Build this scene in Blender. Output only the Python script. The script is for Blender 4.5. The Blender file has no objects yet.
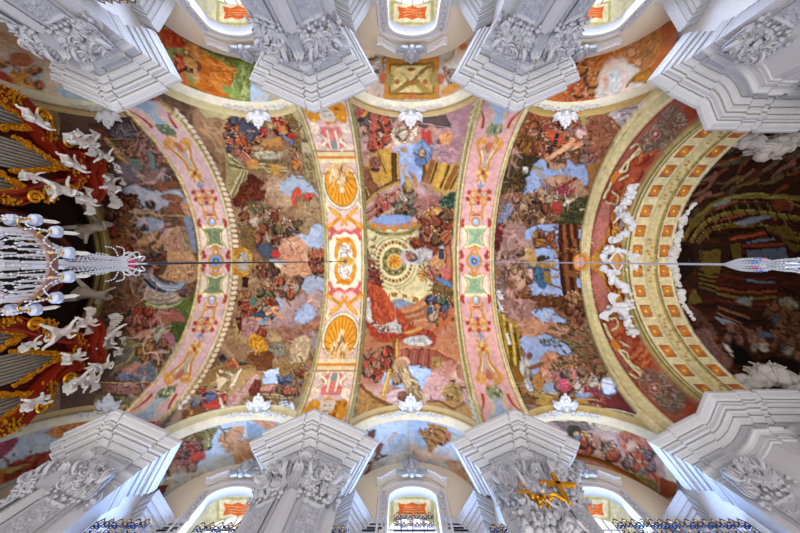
import bpy, math, random
import numpy as np
from math import sin, cos, pi, sqrt, atan2, radians
from mathutils import Vector, Matrix
C = bpy.context.scene.collection
CX, CY, F, EYE = 400.0, 261.0, 320.0, 1.6        # the eye looks straight up; heights below are above the eye
rng = np.random.default_rng(7)
random.seed(7)

# ------------------------------------------------------------------ materials
MATS = {}
def srgb(c):
    c = np.asarray(c, dtype=float) / 255.0
    return np.where(c <= 0.04045, c / 12.92, ((c + 0.055) / 1.055) ** 2.4)
def mat(name, col, rough=0.7, metal=0.0, bump=0.0, bscale=8.0, vary=0.0, spec=0.3, emit=None, estr=1.0):
    if name in MATS: return MATS[name]
    m = bpy.data.materials.new(name); m.use_nodes = True
    nt = m.node_tree; b = nt.nodes['Principled BSDF']
    lc = srgb(col)
    b.inputs['Base Color'].default_value = (*lc, 1)
    b.inputs['Roughness'].default_value = rough
    b.inputs['Metallic'].default_value = metal
    b.inputs['Specular IOR Level'].default_value = spec
    tc = nt.nodes.new('ShaderNodeTexCoord')
    if vary > 0:
        n = nt.nodes.new('ShaderNodeTexNoise'); n.inputs['Scale'].default_value = bscale * 0.35; n.inputs['Detail'].default_value = 6
        nt.links.new(tc.outputs['Object'], n.inputs['Vector'])
        mx = nt.nodes.new('ShaderNodeMix'); mx.data_type = 'RGBA'
        mx.inputs['A'].default_value = (*(lc * (1 - vary)), 1); mx.inputs['B'].default_value = (*np.minimum(lc * (1 + vary), 1), 1)
        nt.links.new(n.outputs['Fac'], mx.inputs['Factor']); nt.links.new(mx.outputs['Result'], b.inputs['Base Color'])
    if bump > 0:
        n2 = nt.nodes.new('ShaderNodeTexNoise'); n2.inputs['Scale'].default_value = bscale; n2.inputs['Detail'].default_value = 5
        nt.links.new(tc.outputs['Object'], n2.inputs['Vector'])
        bp = nt.nodes.new('ShaderNodeBump'); bp.inputs['Strength'].default_value = bump; bp.inputs['Distance'].default_value = 0.05
        nt.links.new(n2.outputs['Fac'], bp.inputs['Height']); nt.links.new(bp.outputs['Normal'], b.inputs['Normal'])
    if emit is not None:
        b.inputs['Emission Color'].default_value = (*srgb(emit), 1); b.inputs['Emission Strength'].default_value = estr
    MATS[name] = m
    return m
def fresco_mat():
    if 'fresco' in MATS: return MATS['fresco']
    m = bpy.data.materials.new('fresco'); m.use_nodes = True
    nt = m.node_tree; b = nt.nodes['Principled BSDF']
    a = nt.nodes.new('ShaderNodeAttribute'); a.attribute_name = 'paint'
    tc = nt.nodes.new('ShaderNodeTexCoord')
    n = nt.nodes.new('ShaderNodeTexNoise'); n.inputs['Scale'].default_value = 3.0; n.inputs['Detail'].default_value = 8; n.inputs['Roughness'].default_value = 0.7
    nt.links.new(tc.outputs['Object'], n.inputs['Vector'])
    mr = nt.nodes.new('ShaderNodeMapRange'); mr.inputs['From Min'].default_value = 0.25; mr.inputs['From Max'].default_value = 0.75
    mr.inputs['To Min'].default_value = 0.82; mr.inputs['To Max'].default_value = 1.15
    nt.links.new(n.outputs['Fac'], mr.inputs['Value'])
    mx = nt.nodes.new('ShaderNodeVectorMath'); mx.operation = 'SCALE'
    nt.links.new(a.outputs['Color'], mx.inputs[0]); nt.links.new(mr.outputs['Result'], mx.inputs['Scale'])
    nt.links.new(mx.outputs['Vector'], b.inputs['Base Color'])
    b.inputs['Roughness'].default_value = 0.85; b.inputs['Specular IOR Level'].default_value = 0.15
    MATS['fresco'] = m
    return m
M_WHITE = lambda: mat('white_stucco', (188, 187, 188), 0.75, bump=0.15, bscale=14, vary=0.04)
M_RELIEF = lambda: mat('carved_stucco', (172, 172, 176), 0.8, vary=0.05, bscale=10)
M_WALL = lambda: mat('white_limewash', (232, 231, 230), 0.85, bump=0.1, bscale=14, vary=0.03)
M_GOLD = lambda: mat('gilding', (214, 150, 30), 0.35, metal=0.75, bump=0.25, bscale=30, vary=0.2)

# ------------------------------------------------------------------ mesh helper
class MB:
    def __init__(s): s.v = []; s.f = []
    def add(s, vs, fs):
        o = len(s.v); s.v.extend(vs); s.f.extend([tuple(i + o for i in f) for f in fs])
    def grid(s, pts, nu, nv, closeu=False, closev=False):      # pts[v*nu+u]
        fs = []
        for j in range(nv if closev else nv - 1):
            for i in range(nu if closeu else nu - 1):
                a = j * nu + i; b = j * nu + (i + 1) % nu
                c = ((j + 1) % nv) * nu + (i + 1) % nu; d = ((j + 1) % nv) * nu + i
                fs.append((a, b, c, d))
        s.add(pts, fs)
    def box(s, x0, x1, y0, y1, z0, z1):
        s.add([(x0,y0,z0),(x1,y0,z0),(x1,y1,z0),(x0,y1,z0),(x0,y0,z1),(x1,y0,z1),(x1,y1,z1),(x0,y1,z1)],
              [(0,3,2,1),(4,5,6,7),(0,1,5,4),(1,2,6,5),(2,3,7,6),(3,0,4,7)])
    def obox(s, c, sx, sy, sz, R=None):
        R = R or Matrix.Identity(3)
        c = Vector(c); vs = []
        for dz in (-1, 1):
            for dx, dy in ((-1,-1),(1,-1),(1,1),(-1,1)):
                vs.append(tuple(c + R @ Vector((dx*sx/2, dy*sy/2, dz*sz/2))))
        s.add(vs, [(0,3,2,1),(4,5,6,7),(0,1,5,4),(1,2,6,5),(2,3,7,6),(3,0,4,7)])
    def tube(s, path, r, n=8, cap=True):
        path = [Vector(p) for p in path]; m = len(path)
        rs = r if hasattr(r, '__len__') else [r] * m
        up = None; vs = []
        for i, p in enumerate(path):
            t = (path[min(i + 1, m - 1)] - path[max(i - 1, 0)])
            if t.length < 1e-9: t = Vector((0, 0, 1))
            t.normalize()
            if up is None:
                a = Vector((0, 0, 1)) if abs(t.z) < 0.9 else Vector((1, 0, 0)); up = (a - t * a.dot(t)).normalized()
            else:
                up = up - t * up.dot(t)
                up = up.normalized() if up.length > 1e-6 else t.orthogonal().normalized()
            w = t.cross(up)
            for k in range(n):
                a = 2 * pi * k / n
                vs.append(tuple(p + (up * cos(a) + w * sin(a)) * rs[i]))
        o = len(s.v); s.grid(vs, n, m, closeu=True)
        if cap:
            s.f.append(tuple(o + k for k in range(n))[::-1]); s.f.append(tuple(o + (m - 1) * n + k for k in range(n)))
    def lathe(s, prof, c=(0, 0, 0), n=16):                      # prof (r, z)
        vs = []
        for r, z in prof:
            for k in range(n):
                a = 2 * pi * k / n; vs.append((c[0] + r * cos(a), c[1] + r * sin(a), c[2] + z))
        s.grid(vs, n, len(prof), closeu=True)
    def ball(s, c, r, n=8, m=6, sc=(1, 1, 1), R=None):
        R = R or Matrix.Identity(3)
        vs = []
        for j in range(m + 1):
            ph = pi * j / m
            for k in range(n):
                a = 2 * pi * k / n
                q = R @ Vector((r * sc[0] * sin(ph) * cos(a), r * sc[1] * sin(ph) * sin(a), r * sc[2] * cos(ph)))
                vs.append((c[0] + q.x, c[1] + q.y, c[2] + q.z))
        s.grid(vs, n, m + 1, closeu=True)
    def xform(s, M, start=0):
        for i in range(start, len(s.v)): s.v[i] = tuple(M @ Vector(s.v[i]))
    def build(s, name, material, parent=None, smooth=30, loc=(0, 0, 0), paint=None):
        me = bpy.data.meshes.new(name)
        me.from_pydata(s.v, [], s.f); me.update()
        if paint is not None:
            at = me.color_attributes.new('paint', 'FLOAT_COLOR', 'POINT')
            buf = np.ones((len(s.v), 4), dtype=np.float32); buf[:, :3] = paint
            at.data.foreach_set('color', buf.ravel())
        if smooth:
            me.polygons.foreach_set('use_smooth', [True] * len(me.polygons))
            if smooth < 180: me.set_sharp_from_angle(angle=radians(smooth))
        if material is not None: me.materials.append(material)
        o = bpy.data.objects.new(name, me); C.objects.link(o); o.location = loc
        if parent is not None: o.parent = parent
        return o
def np_mesh(name, P, nu, nv, material, paint=None, keep=None, flip=False, kind='structure', smooth=True):
    """grid of points P (nv*nu,3) as one mesh, dropping faces where keep is False"""
    idx = np.arange(nu * nv).reshape(nv, nu)
    a, b, c, d = idx[:-1, :-1], idx[:-1, 1:], idx[1:, 1:], idx[1:, :-1]
    q = np.stack([a, d, c, b] if flip else [a, b, c, d], -1).reshape(-1, 4)
    if keep is not None:
        k = keep.reshape(-1)
        q = q[k[q].all(1)]
        used = np.unique(q); re = -np.ones(nu * nv, int); re[used] = np.arange(len(used))
        q = re[q]; P = P[used]
        if paint is not None: paint = paint[used]
    me = bpy.data.meshes.new(name)
    me.vertices.add(len(P)); me.vertices.foreach_set('co', P.astype(np.float32).ravel())
    me.loops.add(q.size); me.loops.foreach_set('vertex_index', q.astype(np.int32).ravel())
    me.polygons.add(len(q)); me.polygons.foreach_set('loop_start', (np.arange(len(q)) * 4).astype(np.int32))
    me.update(calc_edges=True); me.validate()
    if paint is not None:
        at = me.color_attributes.new('paint', 'FLOAT_COLOR', 'POINT')
        buf = np.ones((len(P), 4), dtype=np.float32); buf[:, :3] = paint
        at.data.foreach_set('color', buf.ravel())
    if smooth: me.polygons.foreach_set('use_smooth', np.ones(len(q), bool))
    me.materials.append(material)
    o = bpy.data.objects.new(name, me); C.objects.link(o)
    if kind: o['kind'] = kind
    return o
def empty(name, loc=(0, 0, 0)):
    o = bpy.data.objects.new(name, None); C.objects.link(o); o.location = loc; return o
def tag(o, label=None, cat=None, group=None, kind=None):
    if label: o['label'] = label
    if cat: o['category'] = cat
    if group: o['group'] = group
    if kind: o['kind'] = kind
    return o
def copy_tree(o, loc=None, rot=None, scale=None, parent=None):
    c = o.copy(); C.objects.link(c)
    if parent is not None: c.parent = parent
    for ch in list(o.children): copy_tree(ch, parent=c)
    if loc is not None: c.location = loc
    if rot is not None: c.rotation_euler = rot
    if scale is not None: c.scale = scale
    return c
# ------------------------------------------------------------------ the cartoon the frescoes are painted from
def vnoise(h, w, cell, seed, octaves=1, gain=0.5):
    r = np.random.default_rng(seed); out = np.zeros((h, w)); amp = 1.0; tot = 0
    for o in range(octaves):
        gh, gw = int(h / cell) + 3, int(w / cell) + 3
        g = r.random((gh, gw)) * 2 - 1
        y = np.arange(h) / cell; x = np.arange(w) / cell
        yi = y.astype(int); xi = x.astype(int); fy = (y - yi); fx = (x - xi)
        fy = (fy * fy * (3 - 2 * fy))[:, None]; fx = (fx * fx * (3 - 2 * fx))[None, :]
        a = g[yi][:, xi]; b = g[yi][:, xi + 1]; c = g[yi + 1][:, xi]; d = g[yi + 1][:, xi + 1]
        out += amp * ((a * (1 - fx) + b * fx) * (1 - fy) + (c * (1 - fx) + d * fx) * fy)
        tot += amp; amp *= gain; cell = max(cell / 2, 1.0)
    return out / tot
def hexc(c):
    if isinstance(c, str): return np.array([int(c[i:i + 2], 16) for i in (0, 2, 4)], float)
    return np.asarray(c, float)
def pts(s):
    return [tuple(float(t) for t in q.split(',')) for q in s.split()] if isinstance(s, str) else list(s)
class Canvas:
    def __init__(s, base, sc=2.0, x0=-60, y0=-60, x1=860, y1=600, seed=1):
        s.sc, s.x0, s.y0 = sc, x0, y0
        s.w, s.h = int((x1 - x0) * sc), int((y1 - y0) * sc)
        s.a = np.empty((s.h, s.w, 3)); s.a[:] = hexc(base)
        s.nx = vnoise(s.h, s.w, 14, seed, 3); s.ny = vnoise(s.h, s.w, 14, seed + 1, 3)
        s.r = random.Random(seed)
    def _grid(s, bx0, by0, bx1, by1, wob):
        i0 = max(0, int((bx0 - s.x0) * s.sc) - 1); i1 = min(s.w, int((bx1 - s.x0) * s.sc) + 2)
        j0 = max(0, int((by0 - s.y0) * s.sc) - 1); j1 = min(s.h, int((by1 - s.y0) * s.sc) + 2)
        if i1 <= i0 or j1 <= j0: return None
        X = (np.arange(i0, i1) + 0.5) / s.sc + s.x0; Y = (np.arange(j0, j1) + 0.5) / s.sc + s.y0
        X, Y = np.meshgrid(X, Y); sl = (slice(j0, j1), slice(i0, i1))
        if wob: X = X + s.nx[sl] * wob; Y = Y + s.ny[sl] * wob
        return sl, X, Y
    def _put(s, sl, m, col, alpha):
        m = (m * alpha)[..., None]
        s.a[sl] = s.a[sl] * (1 - m) + hexc(col) * m
    def poly(s, p, col, alpha=1.0, wob=1.6, smooth=False, soft=0.0):
        p = pts(p)
        if smooth: p = spline(p)
        xs = [q[0] for q in p]; ys = [q[1] for q in p]; e = abs(wob) + soft * 2 + 1
        g = s._grid(min(xs) - e, min(ys) - e, max(xs) + e, max(ys) + e, wob)
        if g is None: return
        sl, X, Y = g; ins = np.zeros(X.shape, bool)
        n = len(p)
        for i in range(n):
            x1, y1 = p[i]; x2, y2 = p[(i + 1) % n]
            if y1 == y2: continue
            c = ((y1 > Y) != (y2 > Y)) & (X < (x2 - x1) * (Y - y1) / (y2 - y1) + x1)
            ins ^= c
        m = ins.astype(float)
        if soft:
            k = max(1, int(soft * s.sc))
            for _ in range(2):
                m = box_blur(m, k)
        s._put(sl, m, col, alpha)
    def blob(s, p, col, model=True, **k):
        """a brushed patch: soft edge, then folds in lighter and darker tones of its colour"""
        p = pts(p); k.setdefault('soft', .5); s.poly(p, col, smooth=True, **k)
        xs = [q[0] for q in p]; ys = [q[1] for q in p]; A = 0.5 * abs(sum(xs[i - 1] * ys[i] - xs[i] * ys[i - 1] for i in range(len(p))))
        if not model or A < 14: return
        r = s.r; c = hexc(col); n = int(min(5 + A / 11, 46)); S = sqrt(A); cool = c[2] > c[0]; cxm, cym = sum(xs) / len(xs), sum(ys) / len(ys)
        Ixx = sum((x - cxm) ** 2 for x in xs); Iyy = sum((y - cym) ** 2 for y in ys); Ixy = sum((x - cxm) * (y - cym) for x, y in zip(xs, ys)); a0 = 0.5 * atan2(2 * Ixy, Ixx - Iyy)
        t = 0; m = 0; sp = .08 if cool else .24
        while m < n and t < n * 8:
            t += 1; x, y = r.uniform(min(xs), max(xs)), r.uniform(min(ys), max(ys)); ins = False
            for i in range(len(p)):
                x1, y1 = p[i]; x2, y2 = p[(i + 1) % len(p)]
                if (y1 > y) != (y2 > y) and x < (x2 - x1) * (y - y1) / (y2 - y1) + x1: ins = not ins
            if not ins: continue
            m += 1; a = a0 + r.gauss(0, .3); L = S * r.uniform(.15, .4); b = r.uniform(-.35, .35); f = 1 + r.choice((-1, -1, 1)) * r.uniform(.35, 1) * sp
            cc = np.clip(c * f + (np.array((10, 6, 0)) if f > 1 else np.array((6, -2, -4))) + (np.array((14, 8, 4)) * r.random() if cool else 0), 0, 255)
            s.line([(x - cos(a) * L / 2, y - sin(a) * L / 2), (x - sin(a) * b * L, y + cos(a) * b * L), (x + cos(a) * L / 2, y + sin(a) * L / 2)], max(.5, min(S * .1, 2.4)) * r.uniform(.5, 1.2), cc, alpha=r.uniform(.45, .8), wob=1.4, smooth=True, w1=.4)
    def ell(s, x, y, rx, ry, col, ang=0, alpha=1.0, wob=1.0, soft=0.35):
        R = max(rx, ry) * (1 + soft) + abs(wob) + 1
        g = s._grid(x - R, y - R, x + R, y + R, wob)
        if g is None: return
        sl, X, Y = g; c, q = cos(ang), sin(ang)
        u = ((X - x) * c + (Y - y) * q) / rx; v = (-(X - x) * q + (Y - y) * c) / ry
        d = np.sqrt(u * u + v * v)
        s._put(sl, np.clip((1 - d) / max(soft, 1e-3) + 0.5, 0, 1), col, alpha)
    def ring(s, x, y, r, w, col, alpha=1.0, wob=0.6, a0=None, a1=None, ky=1.0):
        g = s._grid(x - r - w - 2, y - (r + w) * ky - 2, x + r + w + 2, y + (r + w) * ky + 2, wob)
        if g is None: return
        sl, X, Y = g; d = np.hypot(X - x, (Y - y) / ky); m = np.clip((w / 2 - abs(d - r)) * s.sc + 0.5, 0, 1)
        if a0 is not None:
            t = np.degrees(np.arctan2((Y - y) / ky, X - x)) % 360
            m = m * (((t - a0) % 360) <= ((a1 - a0) % 360))
        s._put(sl, m, col, alpha)
    def line(s, p, w, col, alpha=1.0, wob=1.0, smooth=False, w1=None):
        p = pts(p)
        if smooth and len(p) > 2: p = spline(p, closed=False)
        w1 = w if w1 is None else w1
        xs = [q[0] for q in p]; ys = [q[1] for q in p]; e = max(w, w1) + abs(wob) + 1
        g = s._grid(min(xs) - e, min(ys) - e, max(xs) + e, max(ys) + e, wob)
        if g is None: return
        sl, X, Y = g; best = np.full(X.shape, 1e9); n = len(p) - 1
        for i in range(n):
            x1, y1 = p[i]; x2, y2 = p[i + 1]; dx, dy = x2 - x1, y2 - y1; L = dx * dx + dy * dy + 1e-9
            t = np.clip(((X - x1) * dx + (Y - y1) * dy) / L, 0, 1)
            rad = (w + (w1 - w) * (i + t) / n) / 2
            best = np.minimum(best, np.hypot(X - x1 - t * dx, Y - y1 - t * dy) - rad)
        s._put(sl, np.clip(0.5 - best * s.sc, 0, 1), col, alpha)
    def sample(s, px, py, k=1.0):
        x = np.clip((px - s.x0) * s.sc - 0.5, 0, s.w - 1.001); y = np.clip((py - s.y0) * s.sc - 0.5, 0, s.h - 1.001)
        xi = x.astype(int); yi = y.astype(int); fx = (x - xi)[:, None]; fy = (y - yi)[:, None]
        c = (s.a[yi, xi] * (1 - fx) + s.a[yi, xi + 1] * fx) * (1 - fy) + (s.a[yi + 1, xi] * (1 - fx) + s.a[yi + 1, xi + 1] * fx) * fy
        return srgb(np.clip(c, 0, 255)) * k
    # ---- brushwork
    def fig(s, x, y, h, ang=0, cloth='a03020', flesh='c88a60', spread=1.0, legs=True, wings=None, hair='50301c'):
        """a small painted figure of height h, head towards ang (degrees, 0 = up)"""
        r = s.r; a = radians(ang); ux, uy = sin(a), -cos(a); vx, vy = cos(a), sin(a)
        P = lambda u, v: (x + vx * u * h + ux * v * h, y + vy * u * h + uy * v * h)
        cl = hexc(cloth) * .8 + np.array((22, 15, 9)); fl = hexc(flesh) * .93; dk = cl * 0.45; li = np.minimum(cl * 1.35 + 25, 255)
        if wings is not None:
            w = hexc(wings)
            for sg in (-1, 1):
                s.blob([P(0.05 * sg, .2), P(.3 * sg, .5), P(.48 * sg, .42), P(.4 * sg, .1), P(.2 * sg, 0)], w, wob=.8)
                s.line([P(0.1 * sg, .15), P(.4 * sg, .4)], h * .03, w * .6, wob=.5)
        s.blob([P(-.3 * spread + r.uniform(-.1, .1), -.15), P(-.16, .22), P(.14, .25), P(.32 * spread + r.uniform(-.1, .1), -.05), P(.28, -.42), P(r.uniform(-.2, .2), -.5), P(-.26, -.4)], dk, wob=1.2)
        if legs and r.random() < .6:
            k1 = r.uniform(-.3, .3)
            s.line([P(-.08, -.1), P(-.16 + k1, -.3), P(-.14 + k1 * .6, -.52)], h * .13, fl * .85, w1=h * .06, wob=.5)
            s.line([P(.08, -.1), P(.2 - k1, -.26), P(.12 - k1, -.5)], h * .13, fl, w1=h * .06, wob=.5)
        s.blob([P(-.22 * spread, -.1), P(-.15, .22), P(.1, .24), P(.24 * spread, 0), P(.2, -.3), P(r.uniform(-.15, .1), -.36)], cl, wob=1.2)
        for _ in range(3):
            u = r.uniform(-.18, .18)
            s.line([P(u * .4, .18), P(u, -.05), P(u * 1.5 + r.uniform(-.08, .08), -.32)], h * .045, li if r.random() < .5 else dk, w1=h * .02, wob=.8, alpha=.85, smooth=True)
        sg = r.choice((-1, 1))
        if r.random() < .8: s.line([P(-.13, .2), P(-.24, .06 + r.uniform(-.1, .15)), P(-.28, .2 * sg)], h * .09, fl * .92, w1=h * .06, wob=.8)
        if r.random() < .8: s.line([P(.13, .2), P(.24, .08 + r.uniform(-.1, .15)), P(.3, -.16 * sg + .1)], h * .09, fl * .85, w1=h * .06, wob=.8)
        hx, hy = P(r.uniform(-.06, .06), .36)
        s.ell(hx, hy, h * .105, h * .105, hexc(hair), wob=.3, soft=.3)
        s.ell(hx + vx * h * .03 * sg - ux * h * .02, hy + vy * h * .03 * sg - uy * h * .02, h * .075, h * .085, fl * 1.05, wob=.3, soft=.3)
    def crowd(s, poly, n, h0, h1, cloths, fleshes=('c88a60', 'b5754c', 'd8a078'), a0=-60, a1=60, under=None):
        p = pts(poly); xs = [q[0] for q in p]; ys = [q[1] for q in p]; got = []; r = s.r; tries = 0
        if under is not None: s.blob(p, under, wob=3)
        while len(got) < n and tries < n * 40:
            tries += 1
            x, y = r.uniform(min(xs), max(xs)), r.uniform(min(ys), max(ys)); c = False
            for i in range(len(p)):
                x1, y1 = p[i]; x2, y2 = p[(i + 1) % len(p)]
                if (y1 > y) != (y2 > y) and x < (x2 - x1) * (y - y1) / (y2 - y1) + x1: c = not c
            if not c: continue
            h = r.uniform(h0, h1)
            if any((x - q[0]) ** 2 + (y - q[1]) ** 2 < (0.32 * (h + q[2])) ** 2 * .6 for q in got): continue
            got.append((x, y, h))
        for x, y, h in got:
            s.fig(x, y, h, r.uniform(a0, a1), r.choice(cloths), r.choice(fleshes), spread=r.uniform(.8, 1.4))
    def cloud(s, x, y, rx, ry, cols, n=14):
        r = s.r
        for k in range(n):
            a = r.uniform(0, 2 * pi); q = sqrt(r.random())
            s.ell(x + cos(a) * rx * q, y + sin(a) * ry * q, rx * r.uniform(.25, .5), ry * r.uniform(.25, .5), r.choice(cols), wob=4, soft=.9, alpha=.75, ang=r.uniform(0, 3))
    def daub(s, poly, n, l, w, cols, a0=0, a1=180, alpha=.8):
        """loose strokes inside a polygon"""
        p = pts(poly); xs = [q[0] for q in p]; ys = [q[1] for q in p]; r = s.r; k = 0; t = 0
        while k < n and t < n * 30:
            t += 1
            x, y = r.uniform(min(xs), max(xs)), r.uniform(min(ys), max(ys)); c = False
            for i in range(len(p)):
                x1, y1 = p[i]; x2, y2 = p[(i + 1) % len(p)]
                if (y1 > y) != (y2 > y) and x < (x2 - x1) * (y - y1) / (y2 - y1) + x1: c = not c
            if not c: continue
            k += 1; a = radians(r.uniform(a0, a1)); L = l * r.uniform(.5, 1.3)
            b = r.uniform(-.4, .4)
            q = [(x - cos(a) * L / 2, y - sin(a) * L / 2), (x - sin(a) * b * L / 2, y + cos(a) * b * L / 2), (x + cos(a) * L / 2, y + sin(a) * L / 2)]
            s.line(q, w * r.uniform(.6, 1.3), r.choice(cols), alpha=alpha, wob=1.5, smooth=True, w1=w * .4)
def enrich(cv, regions, n, seed, l=(3, 9), w=(.7, 1.8), amt=1.0):
    """fine brush strokes in darker, lighter and warmer variants of the colour already there"""
    r = random.Random(seed); fl = vnoise(cv.h, cv.w, 40, seed, 2)
    tot = sum((b[2] - b[0]) * (b[3] - b[1]) for b in regions)
    for x0, y0, x1, y1 in regions:
        for _ in range(int(n * (x1 - x0) * (y1 - y0) / tot)):
            x, y = r.uniform(x0, x1), r.uniform(y0, y1)
            j, i = int((y - cv.y0) * cv.sc), int((x - cv.x0) * cv.sc)
            if not (0 <= i < cv.w and 0 <= j < cv.h): continue
            c = cv.a[j, i].copy(); k_ = amt * (.35 if c[2] > c[0] - 8 else 1) * (.45 if c.mean() > 168 else 1); f = r.choice((.5, .68, .8, 1.15, 1.28, 1.45)); f = 1 + (f - 1) * k_
            c = c * f + np.array((14, 4, -8) if f < 1 else (6, 6, 2)) * k_ * .6
            if r.random() < .12 * k_: c = c * .6 + np.array(r.choice(((150, 60, 36), (196, 150, 110), (200, 180, 150), (90, 70, 44), (120, 130, 150), (60, 36, 22)))) * .4
            a = fl[j, i] * 5 + r.uniform(-.7, .7); L = r.uniform(*l); b = r.uniform(-.5, .5)
            q = [(x - cos(a) * L / 2, y - sin(a) * L / 2), (x - sin(a) * b * L * .5, y + cos(a) * b * L * .5), (x + cos(a) * L / 2, y + sin(a) * L / 2)]
            cv.line(q, r.uniform(*w), np.clip(c, 0, 255), alpha=r.uniform(.5, .9), wob=1.5, w1=.5)
def crisp(cv, dark=.24, sharp=.5):
    """darker contours where colours meet, and a little extra bite"""
    g = cv.a.mean(2); gy, gx = np.gradient(g); e = np.clip(np.hypot(gx, gy) / 40, 0, 1); e = box_blur(e, 1)
    bl = np.stack([box_blur(cv.a[..., k], 4) for k in range(3)], -1)
    cv.a[:] = np.clip((cv.a + (cv.a - bl) * sharp) * (1 - dark * e[..., None]), 0, 255)
def mute(cv, k):
    b = cv.a; cool = np.clip((b[..., 2] - b[..., 0]) / 60, 0, 1)[..., None]; gg = (b * np.array((.3, .55, .15))).sum(2, keepdims=True)
    b[:] = b + (gg - b) * cool * .3 + cool * np.array((8, 4, 0))
    g = (cv.a * np.array((.3, .55, .15))).sum(2, keepdims=True); cv.a[:] = g + (cv.a - g) * k
def box_blur(m, k):
    n = 2 * k + 1
    p = np.pad(m, ((k, k), (k, k)))
    c = np.cumsum(np.pad(p, ((1, 0), (0, 0))), 0); p = (c[n:] - c[:-n]) / n
    c = np.cumsum(np.pad(p, ((0, 0), (1, 0))), 1); return (c[:, n:] - c[:, :-n]) / n
def spline(p, closed=True, k=5):
    n = len(p); out = []
    for i in range(n if closed else n - 1):
        if closed: a, b, c, d = p[i - 1], p[i], p[(i + 1) % n], p[(i + 2) % n]
        else: a, b, c, d = p[max(i - 1, 0)], p[i], p[i + 1], p[min(i + 2, n - 1)]
        for j in range(k):
            t = j / k; t2, t3 = t * t, t * t * t
            out.append(tuple(0.5 * (2 * b[m] + (c[m] - a[m]) * t + (2 * a[m] - 5 * b[m] + 4 * c[m] - d[m]) * t2 + (3 * b[m] - a[m] - 3 * c[m] + d[m]) * t3) for m in range(len(b))))
    if not closed: out.append(tuple(p[-1]))
    return out
# ------------------------------------------------------------------ dimensions of the church (metres, heights above the eye)
VA, VB, V0 = 7.2, 7.6, 12.4                     # nave vault: half width, rise, springing
LR, LZ = 3.42, 13.63                            # side vaults cutting into it
YM, YF, YR = 7.62, 8.3, 10.5                    # moulding, arch face, outer wall
BR = 3.07                                       # chapel barrel radius
BAYX = [-15.35, -7.45, 0.56, 8.7]
PIERX = [-11.4, -3.45, 4.63]
RIBS = [(-12.6, -10.42), (-4.62, -2.2), (3.5, 5.77)]
ALB = 1.04                                      # paint albedo for a full-scale photo value
def barrel(Y, a=VA, b=VB, z0=V0):
    return z0 + b * np.sqrt(np.clip(1 - (Y / a) ** 2, 0, 1))
def vault_z(X, Y):
    z = np.where(np.abs(Y) < VA, barrel(Y), 12.4)
    for xc in BAYX:
        d = np.abs(X - xc)
        zl = np.where(d < LR, LZ + np.sqrt(np.clip(LR ** 2 - d ** 2, 0, None)), -99)
        z = np.maximum(z, zl)
    return z
def ypos(n_mid, ymax=YM):
    """rows across the nave, closer together towards the springing"""
    th = np.linspace(-1, 1, n_mid)
    y = VA * np.sin(th * 1.46)
    e = np.linspace(7.0, ymax, 14)
    return np.unique(np.concatenate([y[np.abs(y) < 7.0], e, -e]))
def to_px(P):
    return CX + F * P[:, 0] / P[:, 2], CY + F * P[:, 1] / P[:, 2]
def lift(P):
    Q = P.copy(); Q[:, 2] += EYE; return Q

# ------------------------------------------------------------------ offset of an open plan outline (outward = left normal given by side)
def offset_line(p, w, d, side):
    """p: points of an open outline, w: weight per edge, d: distance; mitred"""
    n = len(p); N = []
    for i in range(n - 1):
        dx, dy = p[i + 1][0] - p[i][0], p[i + 1][1] - p[i][1]; L = math.hypot(dx, dy)
        N.append((side * -dy / L, side * dx / L))
    out = []
    for i in range(n):
        if i == 0: out.append((p[0][0] + N[0][0] * d * w[0], p[0][1] + N[0][1] * d * w[0])); continue
        if i == n - 1: out.append((p[i][0] + N[-1][0] * d * w[-1], p[i][1] + N[-1][1] * d * w[-1])); continue
        a, b = N[i - 1], N[i]; da, db = d * w[i - 1], d * w[i]
        det = a[0] * b[1] - a[1] * b[0]
        if abs(det) < 1e-3:
            out.append((p[i][0] + a[0] * da, p[i][1] + a[1] * da))
        else:
            out.append((p[i][0] + (da * b[1] - db * a[1]) / det, p[i][1] + (a[0] * db - b[0] * da) / det))
    return out
PROFILE = [(11.25, .02), (11.27, .06), (11.40, .06), (11.40, .09), (11.46, .09), (11.43, .13), (11.58, .13), (11.58, .16), (11.63, .18), (11.68, .25), (11.68, .28), (11.75, .28), (11.77, .10), (12.14, .10),
           (12.14, .15), (12.24, .15), (12.24, .20), (12.17, .20), (12.20, .27), (12.29, .33), (12.29, .40), (12.40, .40), (12.40, .45), (12.30, .45), (12.30, .48), (12.40, .52), (12.40, .62), (12.52, .62), (12.52, .69),
           (12.42, .69), (12.42, .80), (12.57, .81), (12.57, .86), (12.68, .86), (12.68, .92), (12.60, .92), (12.62, .98), (12.70, 1.05), (12.78, 1.08), (12.78, 1.13), (12.82, 1.15), (12.95, 1.15)]
NB = 14                                                         # where the cornice begins
def loft(plan, weights, side, profile, scale=1.0, cap_back=None):
    """stack of offset outlines closed at the back"""
    mb = MB(); n = None
    for z, d in profile:
        q = offset_line(plan, weights, d * scale, side)
        q = q + (cap_back or [])
        n = len(q)
        mb.v.extend([(x, y, z + EYE) for x, y in q])
    m = len(profile)
    for j in range(m - 1):
        for i in range(n):
            a, b = j * n + i, j * n + (i + 1) % n
            mb.f.append((a, b, b + n, a + n))
    mb.f.append(tuple(range(n))[::-1]); mb.f.append(tuple((m - 1) * n + i for i in range(n)))
    return mb

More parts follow.
